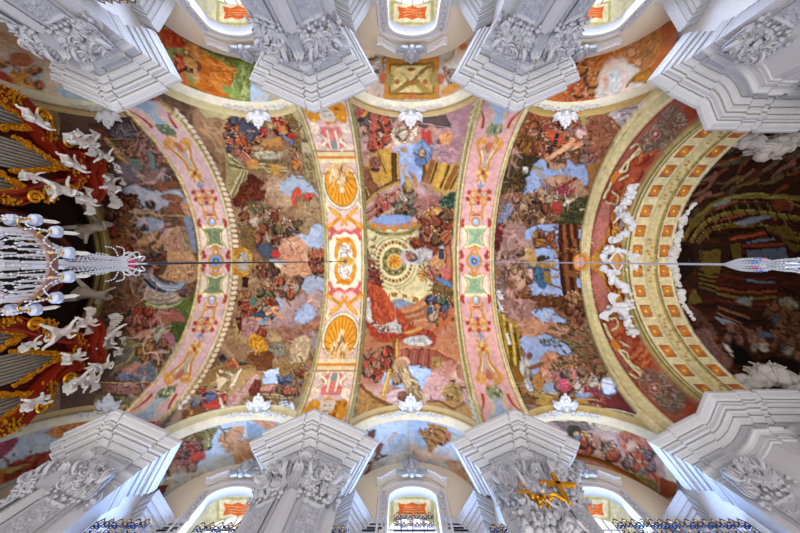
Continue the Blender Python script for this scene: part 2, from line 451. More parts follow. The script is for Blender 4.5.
# ------------------------------------------------------------------ carving: acanthus leaves, volutes, relief
def leaf_pts(w, h, curl=0.5, nu=7, nv=9, lobes=3, bulge=0.25):
    """acanthus leaf in local frame: x across, y outward, z up; tip curls outward"""
    P = []
    for j in range(nv):
        t = j / (nv - 1)
        wid = w * (0.55 + 0.6 * sin(pi * min(t * 1.05, 1)) ** 0.8) * (1 - 0.25 * abs(sin(t * pi * lobes))) * (1 if t < .8 else 1 - (t - .8) * 3)
        a = max(0, (t - 0.55) / 0.45) * curl * pi
        if t < 0.55: yy, zz = bulge * h * 0.25 * sin(t / 0.55 * pi * .5), t * h
        else:
            R = 0.45 * h / max(curl * pi, .1)
            yy = bulge * h * 0.25 + R * (1 - cos(a)); zz = 0.55 * h + R * sin(a)
        for i in range(nu):
            u = i / (nu - 1) * 2 - 1
            P.append((u * wid / 2, yy + 0.12 * w * cos(u * pi * 3) * (1 - .5 * t) - 0.14 * w * u * u, zz))
    return P, nu, nv
def add_leaf(mb, base, outdir, w, h, **k):
    P, nu, nv = leaf_pts(w, h, **k)
    ox, oy = outdir; ax, ay = oy, -ox      # across
    bx, by, bz = base
    Q = [(bx + ax * p[0] + ox * p[1], by + ay * p[0] + oy * p[1], bz + p[2]) for p in P]
    mb.grid(Q, nu, nv)
    o = len(mb.v)                          # give it thickness
    th = 0.035
    Q2 = [(x - ox * th, y - oy * th, z - .01) for x, y, z in Q]
    mb.grid(Q2, nu, nv)
def add_volute(mb, c, axis, r, n=22, turns=1.6, thick=.06):
    """scroll in the plane containing axis (outward) and z"""
    ax, ay = axis; path = []; rr = []
    for i in range(n):
        t = i / (n - 1); a = pi * .5 + turns * 2 * pi * t; q = r * (1 - .82 * t)
        path.append((c[0] + ax * q * cos(a), c[1] + ay * q * cos(a), c[2] + q * sin(a))); rr.append(thick * (1 - .4 * t))
    mb.tube(path, rr, 6)
    mb.ball(c, r * .25, 6, 4)
def relief_panel(p0, p1, z0, z1, nrm, seed, parent, name='relief_panel', amp=.075):
    """plate carved with scrolling foliage between plan points p0,p1"""
    r = np.random.default_rng(seed)
    L = math.hypot(p1[0] - p0[0], p1[1] - p0[1]); H = z1 - z0
    nu = int(L / .025) + 2; nv = int(H / .025) + 2
    u = np.linspace(0, L, nu); v = np.linspace(0, H, nv); U, Vv = np.meshgrid(u, v)
    h = np.zeros(U.shape)
    cy = .22; k = 0
    while cy < H - .1:
        for sg in (0, 1):
            cx = L * (.30 if (k + sg) % 2 else .72) + r.uniform(-.04, .04); y = cy + r.uniform(-.05, .05) + sg * .16
            R = r.uniform(.13, .2); d = np.hypot(U - cx, Vv - y); t = np.arctan2(Vv - y, U - cx) * (1 if sg else -1)
            sp = (d / R * 2.4 - t / (2 * pi)) % 1
            h = np.maximum(h, (d < R) * np.clip(1 - np.abs(sp - .5) * 3.2, 0, 1) * (.55 + .45 * np.cos(t * 5)))
        cy += .3; k += 1
    fr = np.minimum(np.minimum(U, L - U), np.minimum(Vv, H - Vv))
    h = np.where(fr < .05, 1.1, np.where(fr < .075, 0, h))
    P = np.stack([p0[0] + (p1[0] - p0[0]) * U / L + nrm[0] * (h * amp + .01), p0[1] + (p1[1] - p0[1]) * U / L + nrm[1] * (h * amp + .01), z0 + Vv + EYE], -1).reshape(-1, 3)
    o = np_mesh(name, P, nu, nv, M_RELIEF(), kind=None, smooth=False)
    o.parent = parent
    return o

def capital_face(cap, off, L, nr, t, seed, root):
    """rich composite capital on one face; off(s, d) gives plan points"""
    r = random.Random(seed); n = max(3, round(L / .27))
    for row in range(2):
        for k in range(n + 1 + row):                            # hanging bell husks, drilled between
            p = off(L * (k + .5 * row - .25) / n + r.uniform(-.03, .03), .06 + .05 * row); dz = r.uniform(-.06, .06) + row * .2; q = r.uniform(.8, 1.25)
            cap.lathe([(.01, -.26), (.05 * q, -.2), (.03 * q, -.1), (.085 * q, -.02), (.06 * q, .06), (.02, .1)], (*p, 10.12 + dz + EYE), 7)
    for k in range(int(34 * L)):                                # leaves tumbling outward, fuller towards the top
        v = r.random(); s_ = r.uniform(-.08, L + .08); p = off(s_, .04 + .34 * v * r.uniform(.6, 1.2)); a = r.uniform(-1.1, 1.1)
        d = (nr[0] + t[0] * a, nr[1] + t[1] * a); l = math.hypot(*d)
        add_leaf(cap, (*p, 10.15 + .75 * v + EYE), (d[0] / l, d[1] / l), r.uniform(.16, .3), r.uniform(.28, .5), curl=r.uniform(.7, 1.4), bulge=r.uniform(.8, 2.2))
    for k in range(int(9 * L)):                                 # scrolls turned to the nave
        v = r.random(); p = off(L * r.random(), .15 + .4 * v); z = 10.35 + .8 * v; b = r.uniform(-.6, .6)
        d = (t[0] + nr[0] * b, t[1] + nr[1] * b); l = math.hypot(*d) * r.choice((-1, 1))
        add_volute(cap, (*p, z + EYE), (d[0] / l, d[1] / l), r.uniform(.1, .2), n=16, turns=1.4, thick=r.uniform(.035, .06))
    for k in range(int(12 * L)):                                # roses and berries
        v = r.random(); p = off(r.uniform(-.05, L + .05), .1 + .45 * v); z = 10.35 + .85 * v + EYE; q = r.uniform(.035, .08)
        cap.ball((*p, z), q, 6, 5)
        if r.random() < .5:
            for m in range(5):
                a5 = m * 2 * pi / 5; cap.ball((p[0] + t[0] * q * 1.3 * cos(a5), p[1] + t[1] * q * 1.3 * cos(a5), z + q * 1.3 * sin(a5)), q * .7, 5, 4)
    for s_, sx in ((-.02, -1), (L + .06, 1)):
        p = off(s_, .36); d = (nr[0] * .8 + t[0] * sx * .6, nr[1] * .8 + t[1] * sx * .6); l = math.hypot(*d)
        vb = MB(); add_volute(vb, (*p, 10.95 + EYE), (d[0] / l, d[1] / l), .3, thick=.09); vb.ball((*p, 10.95 + EYE), .12, 7, 5)
        for k in range(5): add_leaf(vb, (*off(s_ + sx * .05, .1 + .05 * k), 10.3 + .13 * k + EYE), (d[0] / l, d[1] / l), .22, .4, curl=1.1, bulge=1.2)
        vb.build('volute', M_RELIEF(), root)

FACE = (.914, .407)
def pier_plan():
    """half plan of a nave pier at shaft level, x to the right, y away from the nave, tip at the middle"""
    def q(s, e): return (s * FACE[0] - e * FACE[1], 1.26 + s * FACE[1] + e * FACE[0])
    return [q(.0, 0), q(.26, 0), q(.26 , .07), q(.33, .07), q(.33, 0), q(1.2, 0), q(1.2, .14), q(1.61, .14), (.93, 2.94)]
def build_pier(x0, sgn, label, seed):
    """sgn: +1 the pier stands on the +Y side of the nave"""
    Y0 = 5.97
    root = empty('pier', (0, 0, 0))
    tag(root, label, 'pier', 'nave piers')
    half = pier_plan()
    left = [(-x, y) for x, y in half[:0:-1]]
    plan = left + half
    n = len(plan)
    h = [1.0, -.4, 1.0, .4, 1.0, .48, 1.0, .6]                     # how far each edge's mouldings project
    W = h[::-1] + h
    world = [(x0 + x, sgn * (Y0 + y)) for x, y in plan]
    side = -1 if sgn > 0 else 1
    back = [(x0 + .9, sgn * (Y0 + 2.94)), (x0 - .9, sgn * (Y0 + 2.94))]
    # shaft
    sh = loft(world, W, side, [(-EYE, .12), (-EYE + 1.2, .12), (-EYE + 1.25, .0), (11.26, 0)], cap_back=back)
    sh.build('shaft', M_WHITE(), root)
    en = loft(world, W, side, PROFILE[:NB], cap_back=back); en.build('entablature', M_WHITE(), root)
    co = loft(world, W, side, PROFILE[NB - 1:], cap_back=back); cobj = co.build('cornice', M_WHITE(), root)
    # frieze tablets and shaft reliefs on the two nave faces, small reliefs on the flank
    cap = MB()
    for hx in (-1, 1):
        def q(s, e=0): return (x0 + hx * (s * FACE[0] - e * FACE[1]), sgn * (Y0 + 1.26 + s * FACE[1] + e * FACE[0]))
        nr = (hx * FACE[1], -sgn * FACE[0])
        a, b = q(.40), q(1.14)
        relief_panel(a, b, 5.2, 9.95, nr, seed + hx * 3 + 5, root)
        relief_panel((a[0] + nr[0] * .10, a[1] + nr[1] * .10), (b[0] + nr[0] * .10, b[1] + nr[1] * .10), 11.83, 12.17, nr, seed + hx + 50, root, 'frieze_relief', amp=.03)
        t = (hx * FACE[0], sgn * FACE[1]); o0 = q(.37)
        capital_face(cap, lambda s_, d: (o0[0] + t[0] * s_ + nr[0] * d, o0[1] + t[1] * s_ + nr[1] * d), .82, nr, t, seed * 7 + hx, root)
        # wing and flank leaves
        for k in range(2):
            p = q(1.32 + k * .2, .12); add_leaf(cap, (p[0], p[1], 10.2 + EYE), nr, .2, .7, curl=.8, bulge=.5)
        add_leaf(cap, (q(.06, -.03)[0], q(.06, -.03)[1], 10.2 + EYE), (0, -sgn), .34, 1.0, curl=.7, bulge=.6)
    cap.ball((x0, sgn * (Y0 + 1.1), 11.1 + EYE), .14, 8, 6)
    cap.build('capital', M_RELIEF(), root)
    mb = MB()                                                   # the body behind, up to the chapel vaults
    y0, y1 = sgn * 8.92, sgn * 10.49
    mb.box(x0 - .93, x0 + .93, min(y0, y1), max(y0, y1), 0, 12.9 + EYE)
    a, b = sgn * 7.25, sgn * 10.49
    mb.box(x0 - .6, x0 + .6, min(a, b), max(a, b), 12.97 + EYE, 16.2 + EYE)
    o = mb.build('wall_cross_%d' % (seed // 10 * 2 + (sgn > 0) + 1), M_WALL(), smooth=0); o['kind'] = 'structure'
    return root

def build_pilaster(x0, hx, sgn, label):
    S = [(.945, 10.22), (1.45, 9.95), (1.72, 10.40), (2.42, 10.40), (2.42, 10.48)]
    world = [(x0 + hx * x, sgn * y) for x, y in S]
    side = (-1 if sgn > 0 else 1) * hx
    root = tag(empty('pilaster'), label, 'pilaster', 'wall pilasters beside the windows')
    back = [(x0 + hx * .945, sgn * 10.48)]
    W = [1, 1, 0, 1]
    sh = loft(world, W, side, [(-EYE, .1), (0, .1), (0, 0), (11.5, 0)], cap_back=back); sh.build('shaft', M_WHITE(), root)
    pr = [(z, d * .46) for z, d in PROFILE]
    co = loft(world, W, side, pr, cap_back=back); co.build('cornice', M_WHITE(), root)
    return root

def build_choir_pier(sgn, label, seed):
    root = tag(empty('pier'), label, 'pier', 'choir arch piers')
    # plan at shaft level for the -Y side, mirrored by sgn
    pl = [(11.96, 8.68), (11.31, 7.85), (11.55, 7.725), (11.515, 7.66), (12.28, 7.265), (12.315, 7.325), (12.47, 7.24), (12.68, 7.08), (12.88, 6.86), (13.02, 6.62), (13.1, 6.42), (13.45, 6.42), (13.45, 6.35),
          (14.0, 6.35), (14.0, 6.42), (14.25, 6.42), (14.25, 6.33), (15.9, 6.33), (15.9, 6.42), (16.4, 6.42), (16.9, 6.9), (16.9, 8.5)]
    # return face leaves towards the outer wall
    world = [(x, sgn * y) for x, y in pl]
    side = -1 if sgn > 0 else 1
    n = len(world); W = [.6] + [1.0] * (n - 3) + [.5]
    for e in (2, 4, 11, 13, 15, 17): W[e] = .2 if e < 11 else 0
    back = [(16.5, sgn * 8.7), (12.0, sgn * 8.7)]
    prof = PROFILE
    loft(world, W, side, [(-EYE, .1), (0, .1), (0, 0), (11.26, 0)], cap_back=back).build('shaft', M_WHITE(), root)
    loft(world, W, side, prof[:NB], cap_back=back).build('entablature', M_WHITE(), root)
    loft(world, W, side, prof[NB - 1:], cap_back=back).build('cornice', M_WHITE(), root)
    def face(p0, p1, sd):
        cap = MB()
        L = math.hypot(p1[0] - p0[0], p1[1] - p0[1]); t = ((p1[0] - p0[0]) / L, (p1[1] - p0[1]) / L)
        nr = (-t[1], t[0])
        if nr[1] * sgn > 0: nr = (-nr[0], -nr[1])
        off = lambda s, d: (p0[0] + t[0] * s + nr[0] * d, p0[1] + t[1] * s + nr[1] * d)
        relief_panel(off(.05, .0), off(L - .05, .0), 4.5, 9.95, nr, sd, root)
        relief_panel(off(.08, .1), off(L - .08, .1), 11.83, 12.17, nr, sd + 1, root, 'frieze_relief', amp=.03)
        capital_face(cap, off, L, nr, t, sd, root); cap.build('capital', M_RELIEF(), root)
    face(world[3], world[4], seed + 11)
    face(world[16], world[17], seed + 23)
    mb = MB(); a, b = sgn * 8.72, sgn * 10.49
    mb.box(11.97, 17, min(a, b), max(a, b), 0, 12.9 + EYE)
    a, b = sgn * 7.0, sgn * 10.49
    mb.box(12.1, 17, min(a, b), max(a, b), 12.97 + EYE, 16.2 + EYE)
    o = mb.build('wall_cross_%d' % (8 + (sgn > 0)), M_WALL(), smooth=0); o['kind'] = 'structure'
    return root
# ------------------------------------------------------------------ the frescoes
CA = Canvas('8f6a48', seed=11); CB = Canvas('cdb58c', seed=31)
cur = CA; FR = [0, 0, 1.0]
def at(x0, y0, s): FR[:] = [x0, y0, s]
def q(p): return [(FR[0] + x / FR[2], FR[1] + y / FR[2]) for x, y in pts(p)]
def q1(x, y): return FR[0] + x / FR[2], FR[1] + y / FR[2]
def Po(c, p, **k): cur.poly(q(p), c, **k)
def Bl(c, p, **k): cur.blob(q(p), c, **k)
def Ln(c, w, p, **k): cur.line(q(p), w, c, **k)
def El(c, x, y, rx, ry, **k): x, y = q1(x, y); cur.ell(x, y, rx / FR[2], ry / FR[2], c, **k)
def Fg(x, y, h, a, cl, fl='c88a60', **k): x, y = q1(x, y); cur.fig(x, y, h / FR[2], a, cl, fl, **k)
def Cr(p, n, h0, h1, cl, **k): cur.crowd(q(p), n, h0 / FR[2], h1 / FR[2], cl, **k)
def Da(p, n, l, w, cl, **k): cur.daub(q(p), n, l / FR[2], w / FR[2], cl, **k)
def Cl(x, y, rx, ry, cols, n=14): x, y = q1(x, y); cur.cloud(x, y, rx / FR[2], ry / FR[2], [hexc(c) for c in cols], n)
# ================= bay nearest the organ
at(0, 0, 1)
Po('5e4330', '60,90 215,90 215,440 60,440')
Da('100,110 200,110 200,410 100,410', 420, 22, 5, ['6b4a30', '7d5a3c', '4a3020', '8a6a4c', '7a4a38', '54442e'])
at(90, 110, 7.27)
Po('463024', '0,120 200,0 330,60 460,215 0,220'); Po('6a3a26', '0,120 100,150 140,215 0,215'); Bl('5c5258', '150,120 300,110 350,190 180,210')
Da('150,110 330,110 340,190 170,200', 40, 50, 10, ['7c6c70', '3c3034', '8a7a70']); Ln('9a6a3c', 1.2, '0,208 180,212 420,216'); Ln('b07a48', 1.2, '300,80 370,200'); Ln('8a5230', 2, '320,80 400,200')
Bl('8a6252', '230,240 420,230 480,300 430,420 330,380 240,330'); Cr('240,230 440,230 420,400 300,370', 9, 60, 90, ['8a5048', '6a4a44', 'a07060', '704030'])
Bl('5a7060', '270,350 350,370 380,430 340,440'); Bl('5e7a6e', '420,290 460,340 480,430 440,420'); Bl('6a4a6a', '515,320 560,350 610,470 560,420')
Bl('b08a58', '130,210 300,400 420,520 380,520 220,360 110,230'); Cr('450,230 560,330 640,500 520,500', 8, 60, 90, ['8a5a48', '506078', 'a0604a', '5a3a30'])
Bl('6f6468', '220,390 330,420 360,520 240,500'); Bl('7c6258', '400,430 520,440 500,530 390,530')
at(100, 180, 7.27)
Bl('9aa4b2', '170,60 260,40 400,80 530,60 600,90 640,170 560,150 500,190 400,215 300,210 260,130 190,100'); Cl(450, 120, 80, 40, ['aab2bc', '8f9aaa', 'b0aeb0'], 8)
Bl('7a4a30', '400,20 560,10 600,60 520,70 440,90'); Bl('8a5a3c', '440,120 520,100 600,130 590,160 520,150')
Bl('804a34', '500,170 570,160 660,260 600,280 520,250'); Bl('c08a68', '580,170 650,180 680,260 620,250')
Da('0,90 260,110 300,200 250,330 60,330', 60, 70, 16, ['5a2a14', '3c1c0e', '7a3c1c', '2a1610', '8c5030']); Cr('20,100 250,120 260,330 60,320', 8, 70, 100, ['6a2c14', '8a4018', '4a2410'], fleshes=('a8683c', '8a5030'))
Bl('a8885a', '220,215 330,225 480,250 660,255 660,270 460,262 330,250 220,240'); Bl('8896a8', '290,290 400,270 470,320 440,360 330,400 270,350'); Bl('342c1c', '330,150 400,170 390,220 350,210'); Bl('3a3424', '260,350 340,330 350,370 280,370')
Bl('7c4a2c', '90,360 270,380 320,460 120,530 80,440'); Cr('100,360 300,380 300,500 110,500', 5, 90, 120, ['8a2c18', '7a4a28', '9a5a30'], fleshes=('b06a44', '9a5a38'))
Bl('b07c4a', '280,430 400,370 420,400 350,470 280,480'); Bl('b8834c', '420,440 460,400 470,440 420,500 380,500'); Bl('b48468', '480,360 620,340 640,520 480,530 460,440'); Bl('94785c', '590,330 680,400 690,520 620,520')
Bl('788096', '610,270 680,300 700,520 670,500'); Ln('b89a68', 1.5, '490,390 490,530', smooth=True); Ln('b89a68', 1.2, '560,330 600,420 640,520', smooth=True)
at(100, 250, 7.27)
Bl('b88a5c', '480,30 620,10 700,80 700,220 560,230 450,200 450,100'); Da('470,20 700,10 690,220 460,200', 30, 60, 14, ['c09468', 'a87a50', 'b08862'], alpha=.6)
Bl('54402e', '330,20 480,60 470,160 400,180 310,140'); Cr('260,0 480,10 450,170 300,170', 6, 80, 110, ['4a3a34', '6a2a20', '584a40'], fleshes=('9a6a4a', '7a5a4a'))
Bl('7f93a8', '300,180 380,175 460,245 560,240 640,220 580,290 470,320 380,310'); Ln('2c3440', 3, '310,190 380,270 450,300', smooth=True); Ln('3a4658', 2.4, '340,190 420,270 470,300', smooth=True); Ln('c8ccd0', 1.2, '370,190 440,260 560,270', smooth=True); Ln('aebac4', 1.6, '380,215 450,280 550,295', smooth=True)
Bl('a89484', '310,310 380,300 480,310 590,310 570,370 440,395 340,380'); Ln('8a7460', 1.6, '330,330 420,370 560,340', smooth=True); Ln('c4b09c', 1.4, '350,320 440,350 570,325', smooth=True)
Bl('8a9c60', '310,360 400,400 500,400 620,350 640,370 520,425 380,425 320,400'); Ln('c8c890', 1, '320,390 420,410 520,405 600,370', smooth=True)
Bl('54622c', '540,420 690,330 690,430 640,530 580,530'); Ln('8a8a48', 1.4, '560,430 610,520'); Bl('9c5a4c', '430,440 560,440 620,530 440,530')
Da('80,330 330,330 330,530 40,530', 60, 70, 14, ['7a3c22', '8c5a34', '5a2c18', 'a06c44', '6a4428']); Bl('8a8f9a', '100,480 190,450 170,480 40,510'); Bl('a03a24', '190,430 300,440 400,430 380,530 200,530'); Cr('200,440 420,430 430,530 210,530', 5, 80, 110, ['a83c28', 'b05a48', '33382c'], fleshes=('c0785a',)); Da('640,130 700,90 700,240 620,240', 16, 40, 9, ['9a6a48', '7c4c34'])
Fg(610, 300, 90, 20, '5a3a4a', 'b07a58')
at(90, 320, 7.27)
Bl('9aa8a4', '420,70 540,60 640,160 620,260 560,260 440,110'); Bl('445424', '580,20 700,20 680,110 620,170 570,80'); Bl('b06a5a', '260,0 420,20 420,110 330,130 270,70'); Cr('270,0 430,0 420,100 290,110', 5, 80, 110, ['b03c2c', 'c06a54', '8a4a3c'], fleshes=('d09478',)); Bl('c08a70', '350,90 440,80 430,190 370,180'); Ln('8a7030', 2.6, '450,110 560,0'); Ln('b8944a', 2, '450,150 580,70')
Bl('a06070', '520,120 600,100 610,190 550,190'); Bl('7d7248', '210,140 330,150 350,210 250,240 200,200'); Bl('6a6458', '190,200 340,220 260,330 190,330'); Ln('9a8a50', 2.2, '190,345 280,290 350,200 420,210', smooth=True)
Bl('b47a68', '280,330 420,280 440,360 330,440 240,400'); Bl('3f6450', '300,310 370,250 440,290 360,300'); Bl('3e6456', '430,270 480,250 470,310 420,300'); Cr('340,160 560,150 560,330 380,260', 9, 75, 105, ['8a5a3c', 'b0783c', '6a5a48', 'a86a4c']); Ln('d0b080', 1.6, '380,170 400,240 480,240 500,320', smooth=True); Bl('5c6a78', '370,330 480,340 480,440 340,440'); Bl('6c7684', '240,380 330,400 330,440 190,440'); Da('240,340 480,340 480,440 200,440', 26, 50, 9, ['4a5260', '8a8f98', 'b87a68'])
Po('7a4c2a', '0,455 440,450 400,540 0,540'); Ln('b08a50', 1.4, '0,450 240,462 440,448'); Bl('a06a58', '130,480 380,470 360,530 150,530'); Da('120,470 400,470 370,530 120,530', 30, 50, 8, ['b87c68', '8a5a48', 'c89a80', '6a4a40']); Bl('3c3a3c', '40,500 90,510 70,530 40,530'); Bl('403c40', '380,490 410,480 390,525'); Bl('7c7450', '60,560 330,560 400,540 380,610 60,640')
# ================= second bay
at(0, 0, 1)
CA.poly([(200, 80), (345, 80), (345, 440), (160, 440), (180, 400), (216, 330), (218, 262), (214, 190), (190, 130)], '8c6848'); Da('200,100 330,100 330,430 190,430 214,330 216,262 212,190', 500, 20, 5, ['94704c', '80583a', 'a58158', '6f4a30', 'a88a60', '8a6a4c'])
at(230, 90, 5.333)
Po('a8945e', '-220,60 60,60 60,140 -120,150'); Po('b39c68', '-180,20 300,90 370,110 400,260 200,200 100,170 0,180 -140,110')
Ln('d4c48c', 1.4, '0,120 70,110 140,130 230,110'); Ln('7a6438', 1.2, '0,185 70,160 140,180 230,120 320,140', smooth=True); Ln('8a7444', 3, '230,125 300,135 370,210', smooth=True)
Bl('7c5f36', '290,120 350,150 400,330 470,520 400,520 360,400 330,300 300,210'); Da('300,120 400,330 470,520 420,520 340,300', 60, 46, 9, ['97804c', '6c5a30', 'b09868', '857040', '5f4c2c'])
Cr('-20,170 30,150 120,180 180,220 170,300 60,330 -20,300', 14, 60, 85, ['4a4a60', 'b43a24', 'c05a20', '8a3020', '36405a', '9a5a3c']); Bl('3c4054', '50,180 130,190 150,240 80,250'); Fg(105, 240, 80, 30, '44485e'); Fg(60, 270, 90, -30, 'c8582c'); Fg(180, 215, 70, 20, 'b02c2c')
Bl('a82c22', '225,150 270,140 340,230 350,270 310,260 250,220'); Fg(270, 190, 130, -30, 'b43024'); Ln('5070a0', 3.4, '270,235 340,285'); Bl('c08038', '270,200 300,190 310,230 280,240'); 
Po('a8743a', '180,260 270,255 290,320 170,325'); Po('8e5c2c', '180,300 290,298 290,325 170,325'); Bl('b8ac86', '140,330 280,330 250,365 160,370'); Da('150,330 280,330 260,370 160,370', 30, 26, 6, ['d8cfae', '8c8058', 'a8a07c']); Bl('6f6036', '170,375 300,370 260,395 190,395')
Fg(350, 360, 130, 0, 'b07a5c'); Bl('c87a30', '330,380 370,370 360,420 335,420'); Bl('c4ad84', '380,280 420,290 430,340 390,340'); Bl('b8604a', '20,330 50,320 110,380 90,390')
for yy, cc in ((0, 'd0bd84'), (9, '8a7440'), (16, 'c8b47c'), (26, '7f6a3a')): Ln(cc, 2, '%d,%d %d,%d %d,%d %d,%d' % (120, 400 + yy, 180, 395 + yy, 200, 420 + yy, 300, 415 + yy))
Bl('c4863c', '95,375 150,380 140,415 100,412'); Bl('c08a3c', '220,405 270,400 260,450 225,455')
at(230, 150, 7.27)
Po('9c8a54', '-40,0 0,30 110,130 150,180 60,290 10,360 -30,300'); 
for k, cc in enumerate(('d6c68e', '847042', 'c7b57c', '6e5a34', 'baa66c')): Ln(cc, 1.7, '%d,%d %d,%d %d,%d' % (-10 + k * 3, 30 + k * 26, 100 + k * 8, 130 + k * 6, 0 + k * 16, 320 + k * 12))
Ln('c86a50', 1.8, '60,0 150,90'); Ln('d8b090', 1.4, '85,0 170,80')
Bl('521e0e', '150,175 210,220 270,260 240,350 150,400 40,410 30,350 90,260'); Da('60,250 260,230 260,370 60,410', 40, 60, 14, ['6a2a14', '7c3c1c', '3c140a', '8a4c28', '5e2412'])
Bl('b4906a', '280,190 370,200 400,290 470,340 440,400 340,400 250,340 300,260'); Cl(330, 300, 90, 90, ['bc9a74', 'a6825c', 'c0a07c'], 10)
Bl('98acc0', '370,240 430,200 520,185 590,250 660,350 600,320 520,310 440,330 380,290'); Cl(480, 260, 70, 40, ['a4b4c4', '8ea4bc'], 6)
Bl('86714a', '520,40 600,60 660,340 600,260 540,200'); Da('510,40 600,40 670,350 560,220', 30, 60, 12, ['9c8858', '6e5a38', 'a89060'])
Bl('c84a34', '460,290 490,275 515,300 505,340 470,350 490,400 480,420 455,400 450,340', wob=2); Fg(570, 350, 90, 30, 'c23c2c'); Bl('c44632', '530,330 600,310 625,335 560,345'); Ln('8a3c20', 2, '480,420 560,390')
Bl('9a7c54', '480,400 660,380 690,530 520,530'); Da('460,380 680,370 690,530 480,530', 40, 60, 14, ['a98a60', '8c6c48', 'b09468', '7c6040'])
Bl('5e5a3c', '120,390 220,370 250,450 180,480'); Fg(280, 480, 130, 10, 'd8b8a0'); Fg(330, 470, 120, 30, '6e2a18'); Fg(200, 430, 110, -40, '6a6240'); Fg(110, 470, 110, 30, '8a4a28')
at(230, 220, 7.27)
Cr('180,0 480,0 500,110 400,180 250,200 180,160', 14, 90, 130, ['8a3a20', 'd0b8a0', '4a3a30', 'a85a3c', '6c5a38', 'b88a60']); Po('6e5426', '80,60 170,50 190,220 80,230'); Da('80,30 190,30 200,420 80,420', 60, 60, 14, ['7c6230', '5a4420', '8c5a24', '6a3418'])
Bl('8ba2be', '480,110 560,90 640,30 690,100 690,220 600,220 540,170'); Cl(620, 100, 60, 60, ['94a8c0', '7f96b4', 'a0b0c4'], 8); Bl('9a7a50', '500,60 540,20 590,30 560,110')
Bl('c28a64', '380,150 480,120 560,170 610,250 600,340 540,430 450,420 380,380 300,400 310,330 390,270 360,200'); Cl(470, 280, 100, 110, ['c8906a', 'ba825c', 'cc9a78'], 14); Bl('cc8868', '370,200 520,230 510,300 390,300', alpha=.5)
Fg(265, 225, 150, -40, '39465c'); Bl('38485e', '200,190 290,170 320,240 270,280 220,250'); Bl('b83028', '320,220 360,230 355,270 300,270'); Fg(350, 140, 110, 60, '6a3a24'); Fg(300, 310, 110, 80, 'd0ccc8'); Ln('8aa0b8', 2.4, '300,300 400,310'); Fg(300, 370, 100, 20, '5c7c98')
El('e8d8a8', 345, 335, 30, 30, alpha=.7)
Cr('200,330 330,330 330,420 210,430', 5, 80, 110, ['7a3a20', '4a2a1c', '8a6a3c']); Cr('230,420 500,400 490,530 250,530', 8, 90, 120, ['9a4a2c', 'c09878', '6a4a38', 'b0502c']); Fg(630, 260, 130, -20, 'a0302a'); Cr('590,220 690,200 690,430 600,420', 6, 80, 110, ['a04a30', '8a5a38', 'b03a28']); Bl('8a9cb6', '520,470 590,400 690,430 690,530 540,530')
Po('3a130c', '90,420 135,415 135,490 90,490')
at(0, 0, 1); CA.ring(243, 262, 8, 3.4, 'c89030', ky=1.5); CA.ell(243, 262, 6.5, 10, hexc('a89a86')); Da('238,254 248,254 248,270 238,270', 16, 5, 1.5, ['c4b8a4', '8a7c68']); Bl('b8781c', '234,243 242,248 240,252 234,256'); Bl('b8781c', '234,268 240,272 242,278 234,284')
at(230, 290, 7.27)
Bl('a58680', '250,120 380,60 700,20 690,180 620,200 600,330 500,330 380,280 250,280 200,230'); Cl(440, 180, 150, 90, ['b0928c', '9c7c74', 'b89c94', 'a88a88'], 18); Cl(620, 120, 60, 100, ['a4827a', 'b8988c'], 8)
Bl('86a0c4', '280,90 360,60 400,130 360,150 290,120'); Bl('8cacde', '465,215 500,150 550,100 600,120 620,170 600,205 540,245 500,235'); Bl('94acd0', '500,330 560,305 620,320 610,350 540,345'); Ln('c8a084', 1.6, '570,70 640,100 660,180', smooth=True)
Bl('94624c', '330,270 440,290 560,250 690,170 680,260 560,300 440,390 360,330'); Cl(480, 320, 110, 50, ['9a6850', '8a5844', 'a07058'], 10)
Cr('70,30 310,0 300,100 180,170 90,200', 12, 90, 130, ['a0482c', '4c5a3c', '8a2c20', 'b0703c', '6e3c24']); Fg(130, 100, 150, 60, 'a84030'); Bl('4c6a58', '140,60 180,40 190,100 150,110'); Fg(440, 20, 110, 0, 'b0522c', wings='a09a98')
Fg(290, 160, 150, 60, '4a6a90', 'd09468'); Bl('30425a', '140,190 240,160 270,200 180,220'); Ln('d29066', 4.5, '270,170 340,130'); Ln('cc8a60', 3, '330,170 375,195'); Ln('c88458', 3.4, '150,205 250,215'); Bl('7a90ac', '200,230 260,200 280,230 230,260')
Bl('aa7c76', '80,210 140,200 240,280 290,330 130,370 80,300'); Bl('a88a58', '20,200 60,280 120,390 90,390 30,290'); Po('5c1a10', '40,200 80,190 70,310 50,270')
Fg(230, 300, 110, 10, 'a03c24'); Bl('d2941c', '130,350 200,320 270,400 280,450 210,440 150,420'); Da('130,340 260,340 270,440 150,430', 26, 40, 9, ['e0ac3c', 'a86a14', 'c8841c', '8c5010']); Bl('b09060', '300,300 350,310 380,370 290,370')
Bl('cbb088', '450,400 500,340 580,350 570,460 520,540 440,540'); Da('450,350 570,350 550,530 450,530', 30, 50, 8, ['dcc49c', 'a8885c', 'c0a074']); Bl('78705c', '280,400 400,390 400,470 300,480'); Da('280,390 410,390 400,480 290,480', 26, 36, 10, ['8a8470', '5c5648', '9c947c']); Bl('6a3c20', '140,460 300,450 300,530 150,530'); Bl('9c8a86', '580,350 650,330 640,430 590,420')
at(190, 350, 5.714)
Po('94713f', '60,130 250,60 380,90 560,80 700,60 620,380 540,370 440,300 300,340 0,440 -60,420'); Da('60,80 640,60 620,370 20,420', 150, 50, 10, ['a07e4c', '876238', 'b0905c', '7c5830', '94744a'])
Bl('23292a', '165,50 190,25 220,60 340,75 290,85 190,70'); Bl('3c6054', '180,55 250,65 320,78 220,70'); Bl('9a5030', '200,70 240,55 275,80 250,105 210,100')
